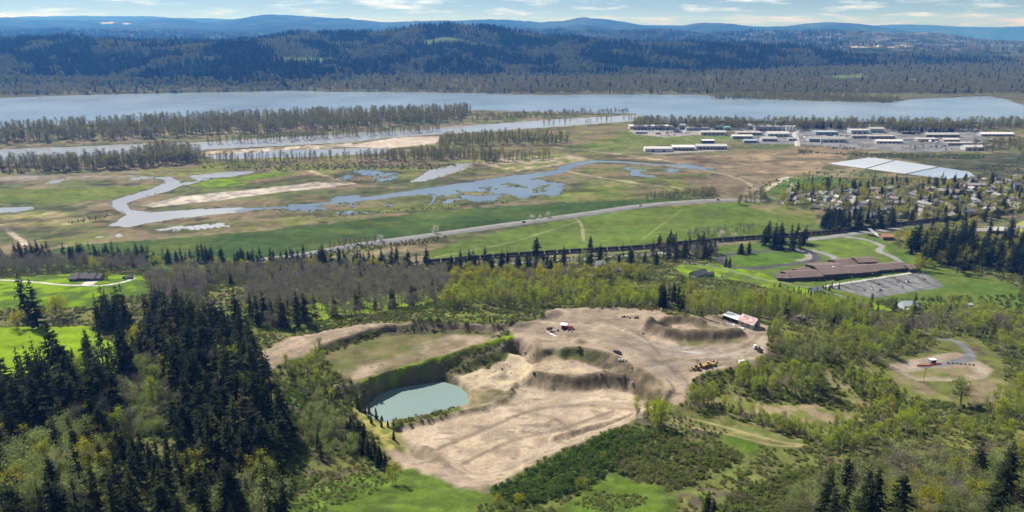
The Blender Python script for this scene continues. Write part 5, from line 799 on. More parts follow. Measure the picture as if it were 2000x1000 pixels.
grow('shrub', [(560, 970), (700, 920), (760, 935), (740, 960), (600, 1010)], 150, 1.5, .5, 1.4, 'brown shrub beside the meadow near the fir stand', 'shrubs near the fir stand', 1.5); grow('shrub', [(705, 756), (790, 728), (905, 695), (1000, 664), (1000, 680), (920, 712), (860, 744), (770, 760), (735, 778), (712, 800)], 170, 1.6, .4, 1.0, 'dark scrub on the bank above the pond', 'scrub on the pond bank'); grow('shrub', [(1400, 790), (1500, 790), (1620, 790), (1700, 820), (1640, 830), (1450, 800)], 120, 2.2, 1, 2.2, 'low shrub on the bare slope under the cottonwoods', 'shrubs under the cottonwoods'); grow('shrub', [(1600, 700), (1740, 720), (1900, 790), (2040, 800), (2040, 870), (1800, 860), (1640, 830), (1560, 780)], 380, 3, .9, 2.8, 'olive shrub on the slope below the gravel loop', 'shrubs below the loop')
grow('shrub', [(1500, 660), (1620, 640), (1760, 650), (1860, 660), (1870, 690), (1740, 716), (1640, 712), (1520, 705)], 200, 3, .9, 2.6, 'olive shrub on the slope beyond the barn', 'shrubs beyond the barn'); grow('shrub', [(560, 506), (640, 489), (850, 464), (880, 462), (840, 474), (700, 492), (600, 512)], 190, 2.4, 1.4, 3, 'brown roadside shrub below the highway bank', 'shrubs along the highway'); grow('shrub', [(560, 720), (640, 710), (690, 760), (700, 830), (620, 860), (580, 780)], 190, 2.3, 1.3, 3, 'olive shrub on the slope between firs and pond', 'shrubs between firs and pond'); grow('shrub', [(1310, 805), (1420, 845), (1360, 860), (1280, 840)], 50, 2.4, .9, 1.8, 'low shrub in the grass by the yard exit', 'shrubs by the yard exit')
grow('shrub', [(640, 622), (860, 598), (1010, 606), (1000, 614), (860, 610), (660, 634)], 150, 2, 1, 2.4, 'grey shrub along the upper edge of the dirt road', 'shrubs along the dirt road'); grow('shrub', [(-100, 600), (200, 595), (200, 640), (-100, 645)], 40, 4, .8, 1.5, 'low shrub on the dry strip between the lawns', 'shrubs between the lawns'); grow('shrub', [(1700, 590), (1990, 575), (2050, 610), (1900, 612), (1750, 612)], 150, 3, 2, 4, 'dark shrub along the creek below the school lawn', 'shrubs along the creek'); grow('shrub', [(640, 420), (860, 402), (1000, 392), (1000, 396), (860, 408), (640, 424)], 40, 5, 1.5, 2.6, 'dark bush on the ditch beside the big pasture', 'bushes along the ditch', 1.3); grow('shrub', [(130, 434), (215, 418), (216, 424), (140, 438)], 26, 4, 1.5, 2.4, 'black low bush in the marsh by the channel', 'black bushes by the channel', 1.2)
grow('shrub', [(1430, 372), (1700, 360), (1990, 352), (1990, 310), (1915, 330), (1915, 352), (1780, 350), (1610, 325), (1560, 340)], 130, 9, 1.5, 3.5, 'dark bush on the flats near the lagoon', 'bushes near the lagoon', 1.4); grow('shrub', [(380, 328), (700, 318), (900, 322), (860, 330), (500, 334)], 220, 6, 1.5, 3.5, 'low bush under the poplar row', 'bushes under the poplars', 1.5); grow('shrub', [(1560, 300), (1700, 300), (1920, 304), (1920, 310), (1700, 308), (1560, 294)], 160, 6, 2, 4, 'dark bush along the warehouse fence', 'bushes along the warehouses', 1.6)
grow('shrub', [(650, 340), (700, 330), (780, 335), (772, 350), (700, 359), (660, 353)], 40, 6, 1, 2, 'black reed clump in the dark marsh patch', 'reed clumps in the black marsh', 1.2)
LOOP = poly([(1722, 702), (1800, 688), (1868, 655), (1905, 660), (1955, 700), (1962, 785), (1880, 790), (1760, 772)]); TRK = poly([(1385, 762), (1470, 778), (1600, 792), (1690, 812), (1680, 828), (1560, 822), (1440, 798)])
_q = np.array([(s_[1], s_[2]) for s_ in STAND]); _in = inside(_q, LOOP) | (inside(_q, TRK) & np.array([s_[0] == 'shrub' for s_ in STAND])); STAND[:] = [s_ for s_, b_ in zip(STAND, _in) if not b_ or s_[6] is None]
def at_sheet(x, y):
    c = np.clip(np.searchsorted(az, np.arctan2(x, y)), 0, nA - 1); r_ = np.clip(np.searchsorted(rr, y), 0, nR - 1); return r_ * nA + c
u = RNG.uniform(-.78, .78, 90000); yy = np.sqrt(RNG.uniform(150 ** 2, 860 ** 2, 90000)); qq = np.column_stack([u * yy, yy]); ii = at_sheet(*qq.T); zz = H(*qq.T); nn_ = fbm(qq[:, 0], qq[:, 1], 14, 3, 141)
kk = ~inside(qq, LOOP) & (cls[ii] == 0) & (nn_ > .33) & (C[ii].sum(1) < .5) & (C[ii, 1] < .165); qq = qq[kk]; zz = zz[kk]; CLUT = np.column_stack([qq, zz - .05]); CLUTS = RNG.uniform(.2, .75, len(qq)) * (.6 + nn_[kk])
zw = Z - WLEVEL; iw = np.nonzero((np.abs(zw) < .35) & (P[:, 1] > 900) & (P[:, 1] < 1500) & (np.abs(P[:, 0]) < 900))[0]; iw = RNG.choice(iw, min(2200, len(iw)), replace=False); REED = np.column_stack([P[iw] + RNG.normal(size=(len(iw), 2)) * 1.5, np.full(len(iw), WLEVEL - .1)])
# ---------------------------------------------------------------- the 300 of each kind that show largest stand alone, the rest is one mass
CATS = {'fir_tree': 'fir tree', 'young_fir': 'fir tree', 'oak_tree': 'bare tree', 'cottonwood_tree': 'cottonwood', 'maple_tree': 'maple tree', 'willow_tree': 'willow tree', 'poplar_tree': 'poplar tree', 'shrub': 'shrub', 'bramble': 'bramble', 'blossom_tree': 'blossom tree'}
MASS = {'fir_tree': ('fir_woodland', 'smaller dark firs standing behind and between the larger ones'), 'oak_tree': ('oak_woodland', 'farther bare oaks that merge into one grey wood'), 'cottonwood_tree': ('cottonwood_woodland', 'farther young cottonwoods that merge into green thickets'), 'maple_tree': ('maple_woodland', 'farther round green trees'), 'willow_tree': ('willow_woodland', 'farther pale willow thickets'), 'poplar_tree': ('poplar_woodland', 'distant poplars merging into long riverside woods'), 'shrub': ('undergrowth', 'low shrubs merging into brushy undergrowth'), 'bramble': ('bramble_thicket', 'dark green bramble cover that merges into one thicket'), 'young_fir': ('young_fir_growth', 'young firs merging together')}
ORD = ['tallest', 'second tallest', 'third tallest', 'fourth tallest', 'fifth tallest', 'sixth tallest', 'seventh tallest', 'eighth tallest', 'ninth tallest', 'tenth tallest', 'eleventh tallest', 'twelfth tallest', 'thirteenth tallest', 'fourteenth tallest']
SMALL = ('poplar_tree', 'shrub', 'bramble')
for kind, (nom, forms) in KIND.items():
    S = [s for s in STAND if s[0] == kind]
    if not S: continue
    xyz = np.array([s[1:4] for s in S]); hh = np.array([s[4] for s in S]); px, py, dep = project(*xyz.T); _, pt, _ = project(xyz[:, 0], xyz[:, 1], xyz[:, 2] + hh)
    seen = (px > -15) & (px < 2015) & (pt < 990) & (py > 0); size = np.where(seen, hh * FPX / dep, -1) + np.array([1e5 if s[6] is None else 0 for s in S]); order = np.argsort(-size); keep = [i for i in order[:300] if size[i] > 0]; ks = set(keep)
    byg = {}
    for i in keep: byg.setdefault(S[i][5], []).append(i)
    rank = {}
    for lab, ids in byg.items():
        if len(ids) <= len(ORD):
            for r_, i in enumerate(sorted(ids, key=lambda q: -hh[q])): rank[i] = ORD[r_] + ' ' + lab if len(ids) > 1 else lab
        else:
            qd = np.quantile(dep[ids], (.33, .67)); qh = np.quantile(hh[ids], (.33, .67))
            for i in ids: rank[i] = '%s %s, %s' % (('short', 'middling', 'tall')[int((hh[i] > qh).sum())] , lab.replace('tall ', '', 1) if lab.startswith('tall ') else lab, ('front rows', 'middle rows', 'back rows')[int((dep[i] > qd).sum())])
    for i in keep:
        _, x, y, z, h, lab, grp, wide = S[i]; f = forms[int(RNG.integers(len(forms)))]; s = h / nom; w = wide * RNG.uniform(.8, 1.22) * s; rz = RNG.uniform(0, 6.283)
        if kind in SMALL:
            o = link(kind, f[2])
        else:
            o = empty(kind, (0, 0, 0)); a = link('trunk', f[0], None, o); b = link('crown', f[1], None, o)
        o.location = (x, y, z - .1); o.rotation_euler = (RNG.normal() * .035, RNG.normal() * .035, rz); o.scale = (w, w, s)
        tag(o, rank[i], CATS[kind], grp or (rank[i] if False else None))
    rest = [i for i in range(len(S)) if i not in ks]
    if rest and kind in MASS:
        scl = np.array([(S[i][7] * hh[i] / nom, S[i][7] * hh[i] / nom, hh[i] / nom) for i in rest]); p = xyz[rest].copy(); p[:, 2] -= .1
        if kind == 'shrub': p = np.vstack([p, CLUT, REED]); scl = np.vstack([scl, np.column_stack([CLUTS * 1.25, CLUTS * 1.25, CLUTS * .8]), np.column_stack([RNG.uniform(.4, 1.3, len(REED))] * 2 + [RNG.uniform(.15, .4, len(REED))])])
        scatter(MASS[kind][0], p, scl, [f[2] for f in forms], MASS[kind][1], 'woodland' if 'wood' in MASS[kind][0] else 'undergrowth')
# far woods
def far_pts(n, y0, y1, seed, x_lim=.80):
    r = np.random.default_rng(seed); y = np.sqrt(r.uniform(y0 * y0, y1 * y1, n)); x = r.uniform(-x_lim, x_lim, n) * y; return np.column_stack([x, y])
q = np.vstack([far_pts(60000, 2560, 4900, 5), far_pts(45000, 4900, 8600, 6)]); z = H(q[:, 0], q[:, 1])
den = fbm(q[:, 0], q[:, 1], 170, 4, 131); flat = sstep(26, 8, z); keep = (z > 1.4) & (RNG.random(len(q)) < np.where(q[:, 1] > 4900, .35 + .65 * sstep(.4, .6, den), .45 + .55 * sstep(.35, .5, den)))
vale = sstep(.33, .5, q[:, 0] / q[:, 1]) * sstep(4300, 4900, q[:, 1]); keep &= RNG.random(len(q)) > vale * .62
keep &= sdf(q, poly(RIVER, 30), 30) < -6
for W in HFIELDS: keep &= ~inside(q, W)
q = q[keep]; z = z[keep]; den = fbm(q[:, 0], q[:, 1], 150, 4, 133); flat = np.maximum(sstep(30, 10, z), .75 * sstep(.33, .5, q[:, 0] / q[:, 1]) * sstep(4300, 4900, q[:, 1])); con = RNG.random(len(q)) < np.clip(1.08 - 1.05 * sstep(.47, .56, den) - flat, .03, .97)
sc = np.where(con, RNG.uniform(.85, 1.7, len(q)), RNG.uniform(.9, 1.7, len(q))) * np.where(q[:, 1] > 4900, 1.15, 1.0) * np.where(flat > .5, .8, 1)
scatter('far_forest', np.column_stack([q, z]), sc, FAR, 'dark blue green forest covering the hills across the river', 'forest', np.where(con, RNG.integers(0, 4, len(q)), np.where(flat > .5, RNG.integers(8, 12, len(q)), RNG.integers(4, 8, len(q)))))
# ================================================================ roads, railway
def ribbon(name, px, half, lift, mat, label, cat, z=None, k=6):
    q = chain(px, k); W = ground(q[:, 0], q[:, 1])[:, :2]; W = W[np.r_[True, np.hypot(*np.diff(W, axis=0).T) > .5]]; t = np.gradient(W, axis=0); t /= np.linalg.norm(t, axis=1, keepdims=True); nn = np.stack([-t[:, 1], t[:, 0]], -1)
    rows = []
    for s, dz in ((-1.35, -lift - .8), (-1, 0), (0, .06), (1, 0), (1.35, -lift - .8)):
        p = W + nn * half * s; rows.append(np.column_stack([p, H(W[:, 0], W[:, 1]) * 0 + (np.maximum(H(W[:, 0], W[:, 1]), .1) + lift + dz)]))
    V = np.stack(rows, 1).reshape(-1, 3); n = len(W); F = [(i * 5 + j, i * 5 + j + 1, i * 5 + j + 6, i * 5 + j + 5) for i in range(n - 1) for j in range(4)]
    me = mk_mesh(name, V, F); me.update()
    if me.polygons[len(me.polygons) // 2].normal.z < 0: me.flip_normals()
    o = link(name, me, mat); tag(o, label, cat, None, 'structure'); return W
asph = paint('road_asphalt', (.20, .195, .195), .9, .2, .08); ballast = paint('rail_ballast', (.13, .115, .105), .95, .3, .3); asph2 = paint('street_asphalt', (.24, .235, .24), .9, .2, .1)
RAILPX = [(640, 528), (800, 518), (960, 504), (1100, 495), (1250, 486), (1300, 481), (1430, 470), (1590, 459), (1700, 447), (1850, 430), (2000, 413), (2200, 390)]
HWPX = [(470, 514), (560, 503), (620, 494), (700, 479), (850, 459), (1000, 438), (1130, 420), (1250, 403), (1340, 395), (1430, 391), (1500, 392)]
HW = ribbon('highway', HWPX, 8, .8, asph, 'two lane grey highway crossing the green fields', 'road'); RW = ribbon('railway', RAILPX, 4, .9, ballast, 'dark ballast railway bed at the foot of the slope', 'railway')
ribbon('street', [(940, 522), (1000, 515), (1070, 511), (1150, 506), (1230, 500), (1300, 494)], 4, .25, asph2, 'pale street along the railway in front of the train', 'street'); ribbon('street', [(1560, 470), (1610, 465), (1650, 459), (1700, 453), (1760, 447)], 5, .3, asph2, 'street along the railway behind the school lawn', 'street')
ribbon('street', [(1870, 452), (1940, 447), (2050, 440)], 6, .3, asph2, 'street running past the yellow green field', 'street'); ribbon('street', [(1538, 386), (1600, 376), (1700, 368), (1760, 362)], 4, .25, asph2, 'street on the marsh side of the town', 'street'); ribbon('street', [(1558, 286), (1556, 270), (1552, 262), (1560, 254)], 5, .25, paint('concrete_road', (.42, .4, .37), .9, .15, .1), 'pale curved road among the warehouses', 'street')
# ================================================================ freight train
steel = paint('wheel_steel', (.04, .037, .035), .6, .3, 1); TINT = tinted('tinted_paint', .75, .25, .4); ROOFT = tinted('tinted_roof', .8, .22, .5)
def rail_forms():
    b = MB(); b.box((0, 0, 2.35), (13.6, 2.9, 2.5), (1.03, 1.03)); b.box((0, 0, .95), (12.6, 2.0, .3), (1.05, 1.3))
    for x in np.linspace(-6.2, 6.2, 9):
        for s in (-1, 1): b.box((x, s * 1.52, 2.35), (.16, .14, 2.4))
    h = b.mesh('hopper_body'); c = MB(); c.box((0, 0, 3.68), (13.2, 2.5, .16)); 
    for x in (-4.5, -1.5, 1.5, 4.5): c.box((x, .3, 3.95), (1.6, 1.8, .5), (.7, .5))
    load = c.mesh('load'); w = MB()
    for s in (-1, 1):
        for x in (-.9, .9):
            w.cyl((x, s * .75, .45), .45, .14, 'Y', 10)
        w.box((0, s * .9, .5), (2.6, .12, .3))
    w.box((0, 0, .62), (.5, 1.9, .25)); return h, load, w.mesh('bogie')
hop, load, bog = rail_forms()
for me, m in ((hop, TINT), (load, paint('rail_load', (.03, .028, .026), .95, .3, .5)), (bog, steel)): me.materials.append(m)
seg = np.r_[0, np.cumsum(np.hypot(*np.diff(RW, axis=0).T))]; rx_, _, _ = project(RW[:, 0], RW[:, 1], np.zeros(len(RW))); s0 = np.interp(835, rx_, seg); s1 = np.interp(2040, rx_, seg); nc = int((s1 - s0) / 15.2)
tint_c = [(.055, .03, .024), (.03, .026, .025), (.09, .035, .024), (.04, .032, .03), (.025, .025, .028)]; tint_n = ['dark brown', 'black', 'rust red', 'dark grey brown', 'blue black']
for i in range(nc):
    s = s0 + (i + .5) * 15.2; p = np.array([np.interp(s, seg, RW[:, k]) for k in (0, 1)]); q = np.array([np.interp(s + 3, seg, RW[:, k]) for k in (0, 1)]); e = empty('rail_car', (p[0], p[1], float(np.maximum(H(p[:1], p[1:])[0], .1)) + .98), math.atan2(q[1] - p[1], q[0] - p[0]))
    k = i % 5 if i % 7 else 2; b = link('body', hop, None, e); b.color = (*tint_c[k], 1); l = link('load', load, None, e)
    for x in (-4.9, 4.9): g = link('bogie', bog, None, e); g.location.x = x
    wh = 'behind the bare trees' if i < nc * .3 else ('beside the white house' if i < nc * .45 else ('behind the running track' if i < nc * .62 else 'below the town'))
    tag(e, '%s open freight car of the long train %s' % (tint_n[k], wh), 'rail car', 'cars of the long freight train')
# ================================================================ buildings
def place(px0, py0, px1, py1):
    a = G1(px0, py0); b = G1(px1, py1); d = b - a; return (a + b) / 2, math.atan2(d.y, d.x), math.hypot(d.x, d.y), min(a.z, b.z)
WHITE = (.6, .6, .6); OFFW = (.5, .485, .46); GREY = (.36, .37, .39); BLUEG = (.34, .39, .46); TEAL = (.18, .42, .44); BEIGE = (.46, .41, .37); NAVY = (.05, .06, .13); DGREY = (.12, .12, .13)
win_m = paint('window_glass', (.05, .06, .075), .15, .2, 1, 0, None, .6); door_m = paint('door_dark', (.09, .095, .105), .6, .2, .5); trim_m = paint('white_trim', (.75, .74, .72), .6, .1, .5)
def warehouse(px0, px1, py, h, dep, wall, roof, label, kind='flat', doors=4, py1=None, cat='warehouse', rise=None, name='warehouse'):
    c, rz, ln, z = place(px0, py, px1, py if py1 is None else py1); e = empty(name, (c.x, c.y, z - .3), rz); cy_ = dep / 2; h = h + .3
    if kind == 'gable':
        r = rise or dep * .16; w = MB().gwall((0, cy_, 0), (ln, dep, h, r)).obj('wall', TINT, e); f = MB().gable((0, cy_, h + .05), (ln, dep, r), .6, .3).obj('roof', ROOFT, e)
    elif kind == 'arch':
        n = 9; V = []; b = MB()
        for x in (-ln / 2, ln / 2):
            for k in range(n): a = math.pi * k / (n - 1); V.append((x, cy_ - dep / 2 * math.cos(a), .6 * h * (1 if 0 < k < n - 1 else 1) + .4 * h * math.sin(a)))
        b.add(V, [(k, n + k, n + k + 1, k + 1) for k in range(n - 1)]); f = b.obj('roof', ROOFT, e); w = MB()
        w.box((0, cy_, .3 * h), (ln - .4, dep - .4, .6 * h)); 
        for x in (-ln / 2 + .3, ln / 2 - .3): w.add([(x, cy_ - dep / 2 * math.cos(math.pi * k / (n - 1)) * .98, .6 * h + .39 * h * math.sin(math.pi * k / (n - 1))) for k in range(n)], [tuple(range(n))])
        w = w.obj('wall', TINT, e)
    else:
        w = MB().box((0, cy_, h / 2), (ln, dep, h)).obj('wall', TINT, e); b = MB().box((0, cy_, h + .22), (ln + 1.0, dep + 1.0, .45))
        for k in range(3): b.box((ln * (-.3 + .3 * k), cy_ + dep * .1, h + .95), (2.2, 2.2, 1.0))
        f = b.obj('roof', ROOFT, e)
    _k = RNG.uniform(.55, 1.0); w.color = (*[q_ * RNG.uniform(.75, 1) for q_ in wall], 1); f.color = (*[q_ * _k for q_ in roof], 1)
    for k in range(doors):
        x = ln * (-.42 + .84 * (k + .5) / doors); MB().box((x, -.06, min(2.2, h * .3)), (min(5.0, ln / doors * .55), .16, min(4.2, h * .58))).obj('door', door_m, e)
    tag(e, label, cat, 'buildings of the industrial park' if cat == 'warehouse' else None); return e
IND = [(1230, 1314, 253, 8, 30, WHITE, (.8, .8, .8), 'long white warehouse with a row of dark doors farthest from town', 'flat', 10), (1241, 1264, 261, 4, 10, BLUEG, (.55, .6, .68), 'low blue grey office before the longest white warehouse', 'gable', 3), (1280, 1290, 262, 4, 9, OFFW, WHITE, 'tiny white hut in the yard of the longest warehouse', 'gable', 1),
       (1327, 1340, 252, 12, 16, OFFW, (.6, .62, .64), 'pale round topped silo shed beside the poplar belt', 'arch', 1), (1341, 1386, 255, 6, 20, GREY, (.33, .34, .36), 'grey low warehouse beside the poplar belt', 'flat', 4), (1369, 1418, 264, 7, 18, (.7, .66, .62), (.82, .8, .78), 'long cream warehouse in front of the teal roofed sheds', 'gable', 5), (1396, 1412, 253, 7, 14, OFFW, TEAL, 'larger shed with teal roof beside poplar belt', 'gable', 2), (1415, 1427, 254, 7, 12, WHITE, (.25, .5, .5), 'smaller shed with bright teal roof', 'gable', 2),
       (1460, 1474, 252, 12, 18, (.55, .58, .62), (.66, .69, .73), 'curved silver roofed hall behind the cream warehouses', 'arch', 1), (1476, 1541, 255, 9, 34, (.48, .46, .47), (.56, .53, .53), 'largest pale pinkish factory hall with tanks beside it', 'flat', 6), (1515, 1530, 251, 17, 14, (.12, .3, .33), (.3, .5, .52), 'teal tower block on the factory hall', 'flat', 1), (1500, 1542, 267, 7, 24, (.5, .49, .48), (.6, .58, .56), 'pale grey hall in front of the factory', 'gable', 4),
       (1440, 1488, 264, 6, 22, BEIGE, (.58, .52, .49), 'beige flat hall behind two white sheds', 'flat', 5), (1430, 1470, 271, 6, 16, OFFW, (.83, .82, .8), 'bright white shed at the meadow edge', 'gable', 5), (1453, 1480, 279, 5, 14, BLUEG, (.42, .46, .52), 'blue grey shed nearest the dry field', 'gable', 3), (1488, 1518, 276, 6, 20, WHITE, (.8, .79, .78), 'white shed beside the blue grey shed', 'gable', 4),
       (1371, 1395, 281, 7, 14, NAVY, (.78, .78, .8), 'navy blue shed with white roof', 'gable', 2), (1260, 1312, 297, 9, 26, (.66, .65, .63), (.76, .75, .73), 'big white round roofed hall at the meadow', 'arch', 2), (1313, 1357, 294, 7, 20, OFFW, (.84, .83, .81), 'white gabled hall between round roofed hall and long hall', 'gable', 5), (1360, 1420, 292, 7, 20, OFFW, (.84, .83, .82), 'long white gabled hall below the navy shed', 'gable', 7),
       (1580, 1601, 277, 7, 20, OFFW, (.7, .69, .67), 'white hall beside the pale curved road', 'gable', 3), (1603, 1653, 278, 7, 28, (.5, .49, .48), (.58, .57, .56), 'wide grey gabled hall near the dry field', 'gable', 4), (1593, 1637, 263, 6, 26, BLUEG, (.38, .43, .5), 'blue grey flat hall behind the wide gabled hall', 'flat', 3), (1662, 1697, 261, 8, 24, WHITE, (.78, .78, .77), 'bright white hall beside the poplar belt', 'flat', 3), (1699, 1727, 259, 9, 20, OFFW, (.72, .7, .68), 'white hall with raised end beside poplars', 'gable', 2), (1664, 1694, 270, 5, 16, GREY, (.42, .42, .42), 'grey low hall in the second row', 'flat', 3),
       (1696, 1748, 271, 6, 18, (.42, .38, .34), (.47, .44, .41), 'tan grey long hall in the second row', 'flat', 5), (1712, 1763, 280, 5, 16, OFFW, (.76, .75, .74), 'white long shed above the parked trucks', 'gable', 5), (1809, 1874, 268, 6, 20, (.3, .28, .27), (.84, .83, .82), 'dark walled hall with long white roof', 'gable', 6), (1792, 1832, 276, 5, 18, BEIGE, (.6, .54, .52), 'pinkish hall before the long white roof', 'flat', 3), (1843, 1874, 277, 5, 16, (.46, .42, .4), (.62, .58, .56), 'pale pink hall next to the pinkish hall', 'gable', 3), (1851, 1903, 284, 5, 16, (.4, .36, .35), (.6, .55, .53), 'rose grey long hall near the last white hall', 'flat', 4), (1885, 1922, 294, 7, 20, WHITE, (.85, .84, .82), 'white hall nearest the town', 'gable', 3), (1916, 1981, 266, 5, 18, OFFW, (.8, .78, .75), 'row of white roofs beyond the round olive trees', 'gable', 7), (1540, 1556, 275, 5, 12, OFFW, WHITE, 'small white shed at the dry field corner', 'gable', 2), (1762, 1788, 262, 5, 14, DGREY, (.2, .2, .22), 'dark flat hall beside the dark tree row', 'flat', 2), (1925, 1950, 278, 5, 14, (.4, .36, .33), (.5, .47, .45), 'brownish shed behind the round olive trees', 'gable', 2)]
for b in IND: warehouse(*b)
for k, x in enumerate((1537, 1543.5, 1550)):
    p = G1(x, 256); e = empty('storage_tank', (p.x, p.y, p.z - .3)); MB().cyl((0, 0, 6.5), 3.3, 13, 'Z', 16).obj('shell', trim_m, e); MB().cyl((0, 0, 13.5), 3.35, 1.0, 'Z', 16, .5).obj('lid', trim_m, e); MB().box((0, -3.42, 6.5), (.5, .15, 12)).obj('ladder', steel, e); tag(e, 'white upright storage tank %s' % ('closest to the teal tower', 'in the middle of three', 'farthest from the teal tower')[k], 'tank', 'white tanks at the factory')
# small light things of the yards and the village houses
def car_forms():
    b = MB(); b.box((0, 0, .75), (4.4, 1.8, .7), (.96, .94)); g = MB().box((-.2, 0, 1.35), (2.4, 1.6, .6), (.7, .85)); w = MB()
    for x in (-1.4, 1.4):
        for s in (-1, 1): w.cyl((x, s * .85, .36), .36, .22, 'Y', 10)
    return b.mesh('body'), g.mesh('cabin'), w.mesh('wheels')
cb, cg, cw = car_forms(); cb.materials.append(TINT); cg.materials.append(win_m); cw.materials.append(steel)
CARC = [((.75, .75, .75), 'white'), ((.3, .31, .33), 'grey'), ((.05, .05, .055), 'black'), ((.45, .46, .48), 'silver'), ((.35, .05, .04), 'red'), ((.05, .09, .25), 'blue')]
def car(p, rz, col, label, grp=None, name='parked_car', s=1.0):
    e = empty(name, p, rz, s); b = link('body', cb, None, e); b.color = (*col, 1); link('cabin', cg, None, e)
    for x in (-1.4, 1.4):
        for y in (-1, 1): pass
    link('running_gear', cw, None, e); tag(e, label, 'car', grp); return e
for px, n, lab, grp in [([(1570, 286), (1700, 296), (1700, 286), (1600, 280)], 26, 'parked at the edge of the industrial yard', 'cars at the yard edge'), ([(1760, 290), (1860, 294), (1860, 284), (1770, 282)], 34, 'parked between the pink halls and the bushes', 'cars between the halls'), ([(1300, 266), (1360, 262), (1340, 256), (1290, 260)], 12, 'parked in the yard of the longest warehouse', 'cars in the longest yard'), ([(1625, 575), (1690, 560), (1800, 540), (1820, 545), (1700, 577), (1650, 580)], 9, 'parked in the school parking lot', 'cars in the school lot')]:
    for x, y in spread_pts(poly(px), n, 6, RNG):
        c, cn = CARC[int(RNG.choice(6, p=[.4, .2, .15, .15, .05, .05]))]; car((x, y, H(x, y).item() + .02), RNG.choice([0, 1.57, .8]) + RNG.normal() * .1, c, '%s car %s' % (cn, lab), grp, s=1.25 if 'school' not in lab else 1)
for s, c, l in ((.06, 0, 'white car on the highway nearest the fir row'), (.3, 1, 'grey car on the highway by the bare trees'), (.52, 2, 'black car on the highway at the field gate'), (.7, 0, 'white car on the highway past the field gate'), (.86, 4, 'red car on the highway near the bend')):
    i = int(s * len(HW)); p = HW[i]; q = HW[i + 1]; car((p[0], p[1] - 2, float(max(H(p[:1], p[1:])[0], .1)) + .86), math.atan2(*(q - p)[::-1]), CARC[c][0], l, None, 'moving_car', 1.2)
tb = MB().box((0, 0, 2.5), (13, 2.5, 2.7)).box((0, 0, 1.0), (12.6, 1.2, .3)).mesh('trailer_body'); tb.materials.append(TINT); tw = MB()
for x in (-5, -3.8):
    for s_ in (-1, 1): tw.cyl((x, s_ * 1.0, .5), .5, .4, 'Y', 10)
tw.box((4.4, .8, .5), (.2, .2, 1)).box((4.4, -.8, .5), (.2, .2, 1)); tw = tw.mesh('trailer_wheels'); tw.materials.append(steel)
for px, n, lab in [([(1420, 258), (1500, 258), (1500, 262), (1420, 262)], 7, 'behind the bright white shed'), ([(1560, 268), (1660, 264), (1660, 268), (1570, 272)], 9, 'beside the wide grey gabled hall'), ([(1760, 270), (1840, 272), (1840, 280), (1770, 276)], 12, 'near the pinkish hall'), ([(1880, 272), (1930, 274), (1930, 288), (1890, 286)], 8, 'near the last white hall'), ([(1300, 256), (1340, 254), (1340, 260), (1300, 262)], 4, 'in the yard of the longest warehouse')]:
    for x, y in spread_pts(poly(px), n, 9, RNG):
        c, cn = [((.7, .7, .7), 'white'), ((.35, .36, .38), 'grey'), ((.2, .07, .05), 'red'), ((.08, .12, .25), 'blue')][int(RNG.choice(4, p=[.55, .25, .1, .1]))]; e = empty('parked_trailer', (x, y, H(x, y).item()), RNG.choice([0, 1.57]) + RNG.normal() * .1); b = link('body', tb, None, e); b.color = (*c, 1); link('undercarriage', tw, None, e); tag(e, '%s box trailer parked %s' % (cn, lab), 'trailer', 'trailers of the industrial park')
def house_forms():
    out = []
    for ln, wd, h, r, ll in ((13, 9, 3.2, 2.4, 0), (11, 8, 5.4, 2.2, 0), (15, 9, 3.0, 2.2, 5), (12, 10, 3.4, 3.0, 4)):
        w = MB().gwall((0, 0, -.4), (ln, wd, h + .4, r)); f = MB().gable((0, 0, h + .04), (ln, wd, r), .5, .2)
        if ll: w.gwall((ln / 2 + ll / 2, 0, -.4), (ll, wd * .8, h * .8 + .4, r * .8)); f.gable((ln / 2 + ll / 2, 0, h * .8 + .04), (ll, wd * .8, r * .8), .4, .2)
        d = MB(); d.box((0, -wd / 2 - .04, 1.05), (1.2, .12, 2.1)); g = MB()
        for x in (-ln * .32, ln * .3): g.box((x, -wd / 2 - .04, h * .55), (1.8, .1, 1.3))
        c = MB().box((ln * .2, .6, h + r * .9), (.8, .8, 1.6)); out.append([w.mesh('hw'), f.mesh('hr'), d.mesh('hd'), g.mesh('hg'), c.mesh('hc')])
    for s in out:
        for me, m in zip(s, (TINT, ROOFT, door_m, win_m, paint('chimney_brick', (.25, .14, .1), .9, .3, 2))): me.materials.append(m)
    return out
HOUSES = house_forms(); WC = [((.46, .46, .46), 'white'), ((.4, .38, .34), 'cream'), (BLUEG, 'blue grey'), ((.3, .3, .3), 'grey'), ((.36, .27, .2), 'brown'), (BEIGE, 'beige')]; RC = [((.16, .155, .16), 'dark grey roof'), ((.3, .29, .29), 'grey roof'), ((.22, .15, .12), 'brown roof'), ((.4, .39, .38), 'pale roof')]
def house(p, rz, form, wc, rc, label, grp=None, s=1.0):
    e = empty('house', p, rz, s); f = HOUSES[form]
    for n_, me in zip(('wall', 'roof', 'door', 'window', 'chimney'), f):
        o = link(n_, me, None, e)
        if n_ == 'wall': o.color = (*wc, 1)
        if n_ == 'roof': o.color = (*rc, 1)
    tag(e, label, 'house', grp); return e
hp = spread_pts(poly([(1512, 402), (1545, 380), (1700, 376), (1850, 366), (1930, 352), (2070, 345), (2070, 412), (1850, 428), (1700, 424), (1600, 410)]), 130, 14, RNG)
hx, hy, _ = project(hp[:, 0], hp[:, 1], np.zeros(len(hp)))
